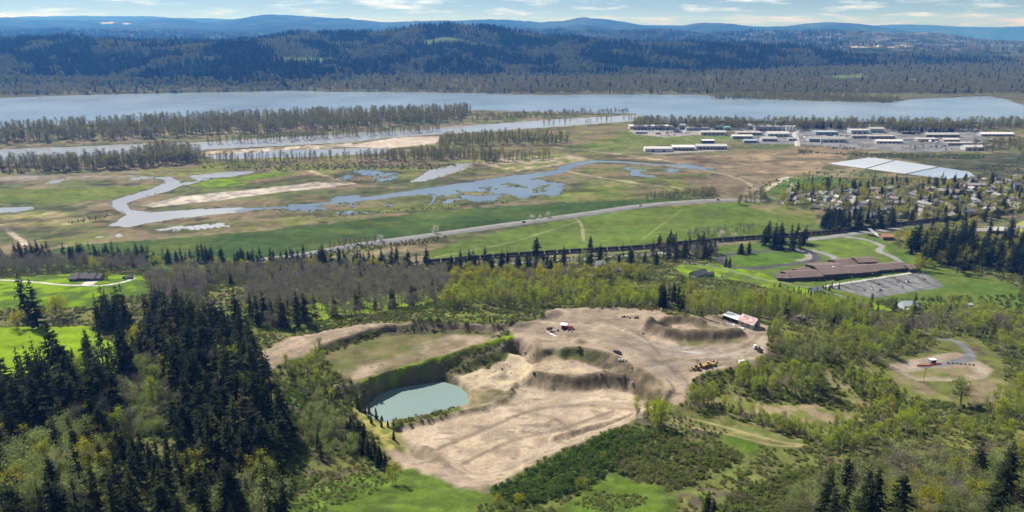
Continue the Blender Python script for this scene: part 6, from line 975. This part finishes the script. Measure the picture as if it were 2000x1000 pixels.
for (x, y), qx, qy in zip(hp, hx, hy):
    w_, r_ = WC[int(RNG.choice(6, p=[.2, .22, .2, .16, .12, .1]))], RC[int(RNG.choice(4, p=[.36, .34, .16, .14]))]; zone = 'near the lagoon' if qy < 375 else ('at the pasture end of town' if qx < 1640 else ('near the railway' if qy > 408 else 'in the middle of town'))
    house((x, y, H(x, y).item()), RNG.choice([.2, 1.77]) + RNG.normal() * .15, int(RNG.integers(4)), w_[0], r_[0], '%s town house with %s %s' % (w_[1], r_[1], zone), 'houses of the town', RNG.uniform(.9, 1.15))
warehouse(1890, 1932, 370, 7, 14, (.4, .24, .2), (.45, .42, .42), 'long reddish apartment row near the lagoon', 'gable', 6, None, 'apartments', None, 'apartment_row'); warehouse(1803, 1826, 374, 5, 14, WHITE, (.78, .77, .76), 'white flat hall among the town trees', 'flat', 3, None, 'hall', None, 'hall_building'); warehouse(1832, 1858, 379, 5, 14, (.6, .58, .6), (.5, .49, .5), 'pale hall next to the white flat hall in town', 'gable', 3, None, 'hall', None, 'hall_building'); warehouse(1935, 1966, 456, 4, 16, OFFW, (.8, .78, .75), 'white roofed building by the yellow green field', 'gable', 3, None, 'building', None, 'low_building')
warehouse(1724, 1746, 469, 4, 12, (.3, .2, .14), (.55, .26, .14), 'brown building with orange roof behind the school drive', 'gable', 3, None, 'building', 2.5, 'low_building')
c, rz, ln, z = place(1696, 461, 1712, 464); e = empty('chapel', (c.x, c.y, z - .3), rz); V = []
for k in range(7):
    t_ = k / 6; V += [(-7 + 14 * t_, 0, 10 - 7.5 * math.sin(t_ * 1.5)), (-7 + 14 * t_, 9, 8 - 5.5 * math.sin(t_ * 1.5))]
V += [(a, b, c_ - .3) for a, b, c_ in V]; MB().add(V, [(2 * k, 2 * k + 2, 2 * k + 3, 2 * k + 1) for k in range(6)] + [(2 * k + 14, 2 * k + 15, 2 * k + 17, 2 * k + 16) for k in range(6)] + [(2 * k, 2 * k + 14, 2 * k + 16, 2 * k + 2) for k in range(6)] + [(2 * k + 1, 2 * k + 3, 2 * k + 17, 2 * k + 15) for k in range(6)]).obj('roof', trim_m, e)
MB().box((-1, 4.5, 1.6), (11, 8, 3.2)).obj('wall', paint('chapel_wall', (.2, .15, .11), .8, .2, .6), e); MB().box((-1, .45, 1.4), (6, .12, 2.2)).obj('window', win_m, e); tag(e, 'small chapel with sweeping white roof by the street', 'chapel')
# ranch house and farm buildings
roof_d = paint('roof_shingle_dark', (.075, .075, .082), .85, .3, 1.2); stone_w = paint('ranch_wall', (.2, .18, .165), .8, .2, 1)
c, rz, ln, z = place(136, 549, 192, 549); e = empty('ranch_house', (c.x, c.y, z - .5), rz + .05); k = ln / 2
MB().gwall((0, 7, 0), (ln * .62, 12, 3.4, 2.8)).gwall((-ln * .36, 5, 0), (ln * .26, 11, 3.2, 2.4)).gwall((ln * .38, 7.5, 0), (ln * .25, 11, 3.2, 2.6)).obj('wall', stone_w, e); rf = MB().gable((0, 7, 3.45), (ln * .62, 12, 2.8), .8, .25).gable((-ln * .36, 5, 3.25), (ln * .26, 11, 2.4), .8, .25).gable((ln * .38, 7.5, 3.25), (ln * .25, 11, 2.6), .8, .25).obj('roof', roof_d, e); MB().box((1, 8, 6.9), (1.4, 1.2, 2.2)).obj('chimney', stone_w, rf)
for x in (-.42, -.3, -.12, .02, .14, .4): MB().box((x * ln, .9 if abs(x) < .2 else (-.56 if x < 0 else 1.95), 1.7), (2.2, .14, 1.5)).obj('window', win_m, e)
MB().box((ln * .24, .92, 1.2), (1.4, .14, 2.3)).obj('door', door_m, e); tag(e, 'long low ranch house with dark grey roof on the lawn', 'house')
def shed(px0, py0, px1, py1, dep, h, r, wall, roof, label, name='shed', cat='shed', doors=1, dm=None):
    c, rz, ln, z = place(px0, py0, px1, py1); e = empty(name, (c.x, c.y, z - .4), rz); MB().gwall((0, dep / 2, 0), (ln, dep, h + .4, r)).obj('wall', wall, e); MB().gable((0, dep / 2, h + .44), (ln, dep, r), .4, .18).obj('roof', roof, e)
    for k in range(doors): MB().box((ln * (-.3 + .6 * (k + .5) / doors), -.05, 1.5), (min(2.4, ln * .3), .12, 2.5)).obj('door', dm or door_m, e)
    tag(e, label, cat); return e
wh_p = paint('white_painted_board', (.72, .71, .69), .7, .12, 1.2); gr_p = paint('grey_board', (.25, .255, .27), .85, .25, 1); mroof = paint('metal_roof_grey', (.42, .43, .45), .5, .15, .8); wroof = paint('white_metal_roof', (.78, .78, .79), .5, .08, .6); brd = paint('dark_board', (.085, .07, .06), .9, .3, 1.2)
shed(246, 546, 261, 545, 6, 2.6, 1.4, brd, roof_d, 'small dark shed at the end of the ranch lane'); shed(1166, 526, 1183, 524, 8, 5, 3, wh_p, mroof, 'white two storey house beside the railway street', 'house', 'house', 2); shed(1152, 542, 1170, 540, 6, 2.8, 1, wh_p, wroof, 'long white roofed shed near the white house'); shed(1171, 541, 1197, 538, 6, 2.6, 1, brd, roof_d, 'dark carport in front of the white house', 'carport', 'carport', 2); shed(1200, 533, 1214, 531, 7, 3, 2, gr_p, mroof, 'grey roofed house beside the green belt', 'house', 'house')
shed(1360, 541, 1383, 541, 10, 4, 3.5, gr_p, paint('barn_roof_slate', (.11, .12, .13), .8, .2, 1), 'dark grey barn in the long field before the track', 'barn', 'barn'); shed(1383, 540, 1395, 540, 6, 3, 1.5, gr_p, roof_d, 'low dark shed joined to the grey barn'); shed(1590, 574, 1607, 572, 8, 3.2, 2.4, gr_p, paint('roof_blue_grey', (.2, .225, .26), .8, .2, 1), 'blue grey roofed house beside the parking lot', 'house', 'house', 2)
e = shed(1764, 606, 1792, 606, 10, 4, 3, paint('pale_siding', (.5, .52, .54), .7, .1, 1), paint('pale_teal_metal', (.42, .5, .5), .5, .12, .7), 'house with pale blue metal roof behind the trees', 'house', 'house', 2); MB().box((-3, -2.2, 2.9), (9, 4.4, .18), rx=.15).obj('porch_roof', mroof, e)
shed(1552, 628, 1574, 625, 6, 2.6, 1.2, brd, paint('rusted_roof', (.16, .13, .12), .9, .4, .8), 'collapsed looking dark shed on the brushy slope'); shed(1885, 600, 1900, 600, 5, 2.2, 1, gr_p, mroof, 'small grey shed in the creek field'); shed(1945, 352, 1960, 352, 8, 3, 2, gr_p, roof_d, 'dark roofed house beside two conifers by the lagoon', 'house', 'house')
# school
sroof = paint('school_roof_brown', (.175, .125, .108), .85, .2, .25, 0, (.125, .092, .082)); swall = paint('school_wall', (.12, .085, .07), .85, .25, .6)
e = empty('school', G1(1650, 540)); base = Vector(e.location)
def wing(px0, py0, px1, py1, dep, h, r, n):
    c, rz, ln, z = place(px0, py0, px1, py1); z -= .6; M_ = Matrix.Translation(Vector((c.x, c.y, z)) - base) @ Matrix.Rotation(rz, 4, 'Z'); w = MB().gwall((0, dep / 2, 0), (ln, dep, h + .6, r)).obj('wing', swall, e); w.matrix_local = M_
    f = MB().gable((0, dep / 2, h + .64), (ln, dep, r), 1.4, .35).obj('roof', sroof, w)
    for k in range(n): x = ln * (-.44 + .88 * (k + .5) / n); MB().box((x, -.06, 2.3), (ln / n * .6, .16, 1.6)).obj('window', win_m, w)
    return w
wing(1518, 548, 1540, 550, 12, 4, 2, 2); wing(1543, 549, 1604, 547, 20, 4.5, 2.6, 8); wb = wing(1608, 545, 1660, 541, 34, 5, 3.4, 7); wing(1660, 541, 1712, 537, 22, 4.6, 2.8, 7); wing(1714, 535, 1772, 530, 18, 4.4, 2.4, 8); wing(1776, 532, 1796, 530, 12, 4, 1.8, 2); wing(1640, 526, 1676, 522, 20, 4.4, 2.6, 4); wing(1676, 524, 1712, 521, 16, 7, 1.8, 4); wing(1565, 538, 1602, 535, 14, 4, 2.2, 3)
MB().box((3, 12, 8.3), (2, 2, 1.2)).box((8, 14, 8.0), (1.6, 1.6, 1.0)).obj('vent', trim_m, wb); tag(e, 'long brown roofed school with many wings beside the parking lot', 'school')
for k, (x, y) in enumerate([(1625, 563), (1662, 556), (1702, 549), (1742, 542), (1782, 535), (1650, 572), (1700, 566), (1750, 557), (1800, 549)]):
    p = G1(x, y); e = empty('lamp_post', p); MB().cyl((0, 0, 4), .12, 8, 'Z', 6).obj('pole', steel, e); MB().box((0, 0, 8.1), (1.4, .3, .2)).obj('lamp_head', trim_m, e); tag(e, 'grey lamp post of the school parking lot', 'lamp post', 'lamp posts of the school lot')
for k in range(9):                                       # painted rows of the lot, thin sheets just above the asphalt
    t_ = (k + .5) / 9; a = np.array((1618, 562.)) * (1 - t_) + np.array((1808, 533.)) * t_; b = np.array((1697, 580.)) * (1 - t_) + np.array((1838, 558.)) * t_; n_ = 14; W = ground(*np.array([a + (b - a) * (.08 + .84 * u_) for u_ in np.linspace(0, 1, n_)]).T); d = W[-1] - W[0]; d = d / np.linalg.norm(d); q = MB()
    for p in W: q.box((p[0] - W[0][0], p[1] - W[0][1], p[2] - W[0][2] + .12), (.25, 9.5, .02), (1, 1), math.atan2(d[1], d[0]))
    o = q.obj('parking_marking', trim_m); o.location = W[0]; tag(o, 'row of white stall lines in the school parking lot', 'marking', 'stall lines of the school lot', 'structure')
# ================================================================ things in the pit
barn_roof = paint('rusty_red_metal_roof', (.58, .47, .44), .6, .1, .45, 0, (.24, .055, .045), .4, (1.6, .3, 1)); bwall = paint('weathered_white_board', (.42, .43, .45), .8, .3, .8)
a = G1(1442, 634); b = G1(1470, 644); d = (b - a); rz = math.atan2(d.y, d.x); ln = d.length; m = (a + b) / 2; e = empty('barn', (m.x, m.y, min(a.z, b.z) - .5), rz); W_ = 8.5
MB().gwall((0, W_ / 2, 0), (ln, W_, 3.9, 3.0)).obj('wall', bwall, e); rf = MB().gable((0, W_ / 2, 3.95), (ln, W_, 3.0), .6, .18).obj('roof', barn_roof, e); MB().box((0, W_ / 2, 7.12), (ln + 1, .5, .16)).obj('ridge_cap', wroof, rf); MB().box((ln / 2 + .05, W_ / 2, 1.9), (.14, 2.6, 3.4)).obj('door', brd, e); MB().box((ln / 2 + .05, W_ / 2, 5.0), (.12, 1.1, 1.0)).obj('loft_door', brd, e)
for x in (-2.5, 2): MB().box((x, -.05, 2.2), (1.2, .12, 1.2)).obj('window', win_m, e)
tag(e, 'old barn with rust red and white metal roof at the yard', 'barn')
ax = Vector((math.cos(rz), math.sin(rz), 0)); q = m - ax * (ln / 2 + 6.6); e = empty('lean_to_shed', (q.x, q.y, H(q.x, q.y).item() - .3), rz); MB().box((0, 3.2, 3.75), (12.6, 7, .2), rx=.12).obj('roof', wroof, e); w = MB().box((0, 6.2, 1.9), (12, .2, 3.8)); w.box((-6, 3.2, 1.7), (.2, 6, 3.4)); w.obj('wall', brd, e)
for x in (-5.8, -2, 1.8, 5.6): MB().box((x, .25, 1.65), (.25, .25, 3.3)).obj('post', brd, e)
tag(e, 'open fronted shed with bright white roof joined to barn', 'shed')
for k, (x, y, l) in enumerate(((1420, 632, 5.5), (1430, 635, 4.5), (1448, 642, 4))):
    p = G1(x, y); e = MB().box((0, 0, .35), (l, 1.4, .5), (.95, .8)).box((l * .1, .1, .72), (l * .7, 1.1, .28), (.9, .9), .1).obj('sheet_pile', wroof); e.location = p; e.rotation_euler.z = rz + .1; tag(e, 'pile of white sheets before the barn, %s' % ('longest one', 'middle one', 'shortest one')[k], 'sheet pile')
yel = paint('machine_yellow', (.52, .33, .10), .5, .35, .8); blk = paint('rubber_black', (.025, .025, .026), .85, .3, 2); whp = paint('vehicle_white', (.78, .78, .78), .35, .08, 1)
def wheels(e, xs, w, r, t=.45):
    for x in xs:
        for s in (-1, 1):
            o = MB().cyl((x, s * w, r), r, t, 'Y', 12).obj('wheel', blk, e); MB().cyl((x, s * (w + t / 2 - .02), r), r * .5, .1, 'Y', 10).obj('rim', yel, o)
def loader(px, py, rz, s, label):
    e = empty('wheel_loader', G1(px, py), rz, s); wheels(e, (-1.5, 1.4), 1.05, .75, .55); MB().box((-1.6, 0, 1.55), (2.6, 1.9, 1.2), (.9, .9)).box((.6, 0, 1.2), (2.0, 1.1, .7)).obj('body', yel, e); c = MB().box((-.2, 0, 2.5), (1.3, 1.4, 1.5), (.9, .9)).obj('cab', win_m, e); MB().box((-.2, 0, 3.3), (1.5, 1.6, .12)).obj('roof', yel, c)
    for y in (-.55, .55): MB().box((2.3, y, 1.3), (2.6, .22, .35), ry=.25).obj('arm', yel, e)
    MB().box((3.6, 0, .65), (1.0, 2.5, .9), (.5, 1)).obj('bucket', paint('worn_bucket', (.3, .22, .14), .6, .3, 1), e); tag(e, label, 'loader')
def excavator(px, py, rz, s, label):
    e = empty('excavator', G1(px, py), rz, s)
    for y in (-1.05, 1.05): MB().box((0, y, .45), (3.6, .55, .85), (.82, 1)).obj('track', blk, e)
    MB().box((-.5, 0, 1.5), (2.9, 2.4, 1.1), (.92, .95)).obj('body', yel, e); MB().box((.7, .75, 2.0), (1.2, .95, 1.6), (.85, .95)).obj('cab', win_m, e); bm = MB().box((2.0, -.2, 2.9), (3.6, .35, .5), ry=-.65).obj('boom', yel, e); MB().box((3.7, -.2, 2.7), (.3, .28, 2.9), ry=.3).obj('stick', yel, e); MB().box((3.4, -.2, 1.0), (.9, .9, .8), (.6, 1)).obj('bucket', blk, e); tag(e, label, 'excavator')
loader(1358, 722, math.pi + .25, 1.0, 'low yellow loader at the yard corner with bucket pointing away from the barn'); excavator(1371, 718, 2.4, 1.0, 'yellow excavator second in the machine row'); loader(1383, 716, .5, .95, 'yellow loader with raised cab in the machine row'); excavator(1394, 714, .7, .9, 'yellow excavator at the bush end of the machine row')
def truck(px, py, rz, s, label, bed):
    e = empty('truck', G1(px, py), rz, s); wheels(e, (-2.4, -1.3, 2.6), .95, .5, .35); MB().box((0, 0, .85), (7.2, 1.0, .3)).obj('chassis', steel, e); c = MB().box((2.8, 0, 1.75), (1.9, 2.2, 1.9), (.85, .95)).obj('cab', whp, e); MB().box((3.7, 0, 2.1), (.12, 1.9, .8)).obj('windscreen', win_m, c)
    if bed == 'box': MB().box((-1.0, 0, 2.2), (5.0, 2.3, 2.4)).obj('box_body', whp, e)
    else: MB().box((-1.2, 0, 1.15), (4.8, 2.3, .25)).box((-1.2, 1.1, 1.6), (4.8, .12, .8)).box((-1.2, -1.1, 1.6), (4.8, .12, .8)).obj('bed', blk, e); MB().box((-1.8, 0, 2.6), (.4, .4, 2.6), ry=.5).obj('crane', blk, e)
    tag(e, label, 'truck'); return e
truck(1480, 685, 1.9, 1.0, 'white flatbed truck half hidden by bushes at the yard', 'bed'); e = empty('trailer', G1(1451, 710), .25); MB().box((0, 0, 1.4), (5.4, 2.1, 1.7), (.97, .95)).obj('body', whp, e); MB().box((3.3, 0, .6), (1.6, .12, .12)).obj('drawbar', steel, e)
for s in (-1, 1): MB().cyl((-.4, s * .95, .35), .35, .25, 'Y', 10).obj('wheel', blk, e)
tag(e, 'small white trailer partly behind the cottonwoods', 'trailer')
e = empty('dark_pickup', G1(1206, 690), -.75); wheels(e, (-1.7, 1.7), .85, .42, .3); tl = paint('teal_black_paint', (.02, .045, .06), .3, .2, 1); MB().box((0, 0, .85), (5.4, 1.95, .75), (.97, .95)).obj('body', tl, e); MB().box((.4, 0, 1.5), (2.0, 1.7, .7), (.75, .85)).obj('cabin', win_m, e); MB().box((-1.75, 0, 1.26), (1.7, 1.6, .12)).obj('bed', blk, e); tag(e, 'dark teal pickup parked alone on the dirt yard', 'pickup')
for k, x in enumerate((1209, 1215, 1222)): p = G1(x, 704); o = MB().cyl((0, 0, .55), .55, 1.1, 'Z', 10, .5).obj('white_drum', whp); o.location = p; tag(o, 'white drum below the dark pickup, %s' % ('one at the bank end', 'middle one', 'one at the barn end')[k], 'drum')
red = paint('red_siding', (.25, .045, .035), .7, .25, .8); e = empty('red_shed', G1(1107, 644), -.15); MB().box((-1.6, 1.5, 1.5), (4.2, 3, 3.0)).obj('wall', paint('shed_dark_red', (.14, .03, .025), .8, .3, 1), e); MB().box((-2.0, 1.5, 3.25), (4.6, 3.8, .15), rx=.12, ry=.05).obj('roof', wroof, e); MB().box((2.2, 1.5, 1.3), (3.8, 2.8, 2.5), (.85, .7)).obj('lean_to', paint('faded_red_tarp', (.5, .2, .16), .7, .3, .8), e); MB().box((-.5, -.06, 1.1), (1.2, .1, 2.1)).obj('door', blk, e); tag(e, 'red shed with white slanted roof in the yard', 'shed')
e = empty('screening_machine', G1(1073, 647), .4); MB().box((0, 0, 1.9), (3.0, 1.8, 1.2), (1.2, 1.2)).obj('hopper', blk, e); MB().box((1.6, 0, 2.0), (4.2, .8, .3), ry=-.5).obj('conveyor', paint('dark_machine_grey', (.07, .07, .075), .6, .3, 1), e)
for x in (-1.1, 1.1):
    for y in (-.8, .8): MB().box((x, y, .65), (.2, .2, 1.4)).obj('leg', blk, e)
tag(e, 'black screening machine beside white sheets on the ground', 'machine')
for k, (x, y, l) in enumerate(((1074, 651, 6.5), (1081, 655, 4.5))): o = MB().box((0, 0, .12), (l, 1.0, .16)).box((.2, .1, .28), (l * .9, .7, .14), (1, 1), .06).obj('white_board', wroof); o.location = G1(x, y); o.rotation_euler.z = -1.0 + .15 * k; tag(o, '%s white board stack lying by the black machine' % ('longer', 'shorter')[k], 'boards')
for k, (x, y, s) in enumerate(((1108, 648, .8), (1118, 649, .6), (1090, 646, .9))): o = MB().box((0, 0, .4), (1.4, 1.0, .8), (.8, .8), .3).box((.3, .2, .9), (.7, .6, .4), (.7, .7)).obj('crate', (wroof, brd, blk)[k]); o.location = G1(x, y); o.scale = (s,) * 3; tag(o, '%s crate in front of the red shed' % ('white', 'brown', 'black')[k], 'crate')
rockm = paint('rock_grey', (.28, .25, .22), .95, .35, .8); rockd = paint('rock_dark', (.09, .08, .07), .95, .35, .8)
def rock(px, py, s, m, label, name='boulder', cat='boulder', grp=None):
    r = np.random.default_rng(int(px * 7 + py)); v = []; f = []; n = 7
    for j, zz in enumerate((-.2, .35, .75)):
        for k in range(n): a = 2 * math.pi * k / n; q = s * (1, .9, .5)[j] * r.uniform(.75, 1.2); v.append((q * math.cos(a), q * math.sin(a) * .8, s * zz))
    v.append((0, 0, s * .95)); f = [(j * n + k, j * n + (k + 1) % n, (j + 1) * n + (k + 1) % n, (j + 1) * n + k) for j in range(2) for k in range(n)] + [(2 * n + k, 2 * n + (k + 1) % n, 3 * n) for k in range(n)]
    o = MB().add(v, f).obj(name, m); o.location = G1(px, py); o.rotation_euler.z = r.uniform(0, 6); tag(o, label, cat, grp)
for k, x in enumerate((1852, 1861, 1869, 1877, 1885, 1893, 1901)): rock(x, 709.5 + k * .6, 1.0, rockd, '%s dark block in the row past the orange barrier' % ('first', 'second', 'third', 'fourth', 'fifth', 'sixth', 'seventh')[k])
rock(1256, 652, 1.1, rockd, 'lone dark boulder on the yard by the spoil ring')
for k in range(34):
    x, y = [(1185 + RNG.uniform(-20, 60), 730 + RNG.uniform(-12, 20)), (1040 + RNG.uniform(-60, 25), 705 + RNG.uniform(-20, 30)), (1228 + RNG.uniform(-14, 18), 619 + RNG.uniform(-2, 3))][k % 3]; rock(x, y, RNG.uniform(.5, 1.3), rockm if k % 2 else rockd, ('grey' if k % 2 else 'dark') + ' rock %s' % ('on the slope below the dark pickup', 'on the sandy terrace above the pond', 'in the rubble heap at the far yard edge')[k % 3], 'rock', 'rock', ('rocks below the pickup', 'rocks on the terrace', 'rubble heap')[k % 3])
orange = paint('safety_orange', (.75, .13, .035), .6, .15, 1); oa = G1(1790, 715); ob = G1(1838, 711); nseg = 9
for k in range(nseg):
    p = oa.lerp(ob, (k + .5) / nseg); d = ob - oa; o = MB().box((0, 0, .25), (1.75, .62, .5), (1, .6)).box((0, 0, .7), (1.7, .3, .5), (.98, .8)).obj('orange_barrier', orange); o.location = (p.x, p.y, H(p.x, p.y).item()); o.rotation_euler.z = math.atan2(d.y, d.x) + .12 * (-1) ** k; tag(o, '%s orange road barrier counted from the tree end' % ('first', 'second', 'third', 'fourth', 'fifth', 'sixth', 'seventh', 'eighth', 'ninth')[k], 'barrier', 'orange barriers at the gravel loop')
e = empty('guard_booth', G1(1823, 711), .15); MB().box((0, 1.2, 1.4), (3.8, 2.4, 2.5)).obj('wall', gr_p, e); MB().box((0, 1.2, 2.82), (4.4, 3.0, .3)).obj('roof', wroof, e); MB().box((0, -.04, 1.8), (2.6, .1, .9)).obj('window', win_m, e); MB().box((1.94, 1.2, 1.2), (.1, .9, 2.0)).obj('door', brd, e); tag(e, 'small booth with white roof behind the orange barriers', 'booth')
e = empty('utility_pole', G1(1804, 745)); MB().cyl((0, 0, 4.5), .14, 9.5, 'Z', 6, .1).obj('pole', brd, e); MB().box((0, 0, 8.6), (2.0, .14, .16)).obj('cross_arm', brd, e); tag(e, 'wooden utility pole on the slope below the booth', 'utility pole')
car(G1(1410, 541), .3, CARC[0][0], 'white car parked beside the low dark shed in the field'); car(G1(1632, 580), .6, CARC[0][0], 'white car parked on the drive near the blue grey roofed house'); car(G1(1600, 641), .8, CARC[2][0], 'black car parked in the brush below the collapsed shed')
o = MB().cyl((0, 0, 1.2), .5, 2.6, 'Z', 8, .3).obj('white_marker', whp); o.location = G1(1291, 608); tag(o, 'white marker post at the far edge of the yard', 'marker')
for k, (x, y, l, w) in enumerate(((1352, 689, 14, 3.2), (1340, 681, 6, 1.6), (1387, 688, 5, 1.2))):
    p = G1(x, y); r = np.random.default_rng(k); n = 18; v = [(l / 2 * math.cos(6.283 * i / n) * r.uniform(.85, 1.1), w / 2 * math.sin(6.283 * i / n) * r.uniform(.7, 1.2), .0) for i in range(n)]; o = MB().add(v, [tuple(range(n))]).obj('puddle', water('puddle_water_%d' % k, (.42, .40, .38), .12, .03, .5)); o.location = (p.x, p.y, max(H(p.x + a, p.y + b).item() for a in (-l / 3, 0, l / 3) for b in (-w / 3, 0, w / 3)) + .03); o.rotation_euler.z = -.25; tag(o, '%s pale puddle on the dirt yard' % ('largest', 'second largest', 'smallest')[k], 'puddle', None, 'structure')
# board fence edge of the lawn
fm = brd
fp = line([(-20, 640), (60, 638.5), (165, 636)], 3)
for k in range(0, len(fp) - 1):
    a, b = fp[k], fp[k + 1]; L_ = math.hypot(*(b - a)); e = empty('fence_section', (*((a + b) / 2), H(*((a + b) / 2)).item()), math.atan2(*(b - a)[::-1]))
    for zz in (.4, .85, 1.3): MB().box((0, 0, zz), (L_, .06, .16)).obj('rail', fm, e)
    for x in np.arange(-L_ / 2, L_ / 2, 2.6): MB().box((x, .08, .6), (.14, .14, 1.7)).obj('post', fm, e)
    tag(e, 'dark board fence section along the top of the lime lawn', 'fence', 'lawn fence sections')
# ================================================================ air
hz, t = nt('haze_air'); o = N(t, 'ShaderNodeOutputMaterial'); v = N(t, 'ShaderNodeVolumePrincipled'); v.inputs['Color'].default_value = (.10, .35, 1.0, 1); v.inputs['Absorption Color'].default_value = (1, 1, 1, 1); v.inputs['Density'].default_value = 7.8e-5; v.inputs['Anisotropy'].default_value = .2
t.links.new(v.outputs[0], o.inputs['Volume'])
hb = MB().box((0, 23500, -50), (170000, 53000, 990)).obj('haze', hz); tag(hb, 'pale blue haze filling the valley', 'haze', None, 'stuff')
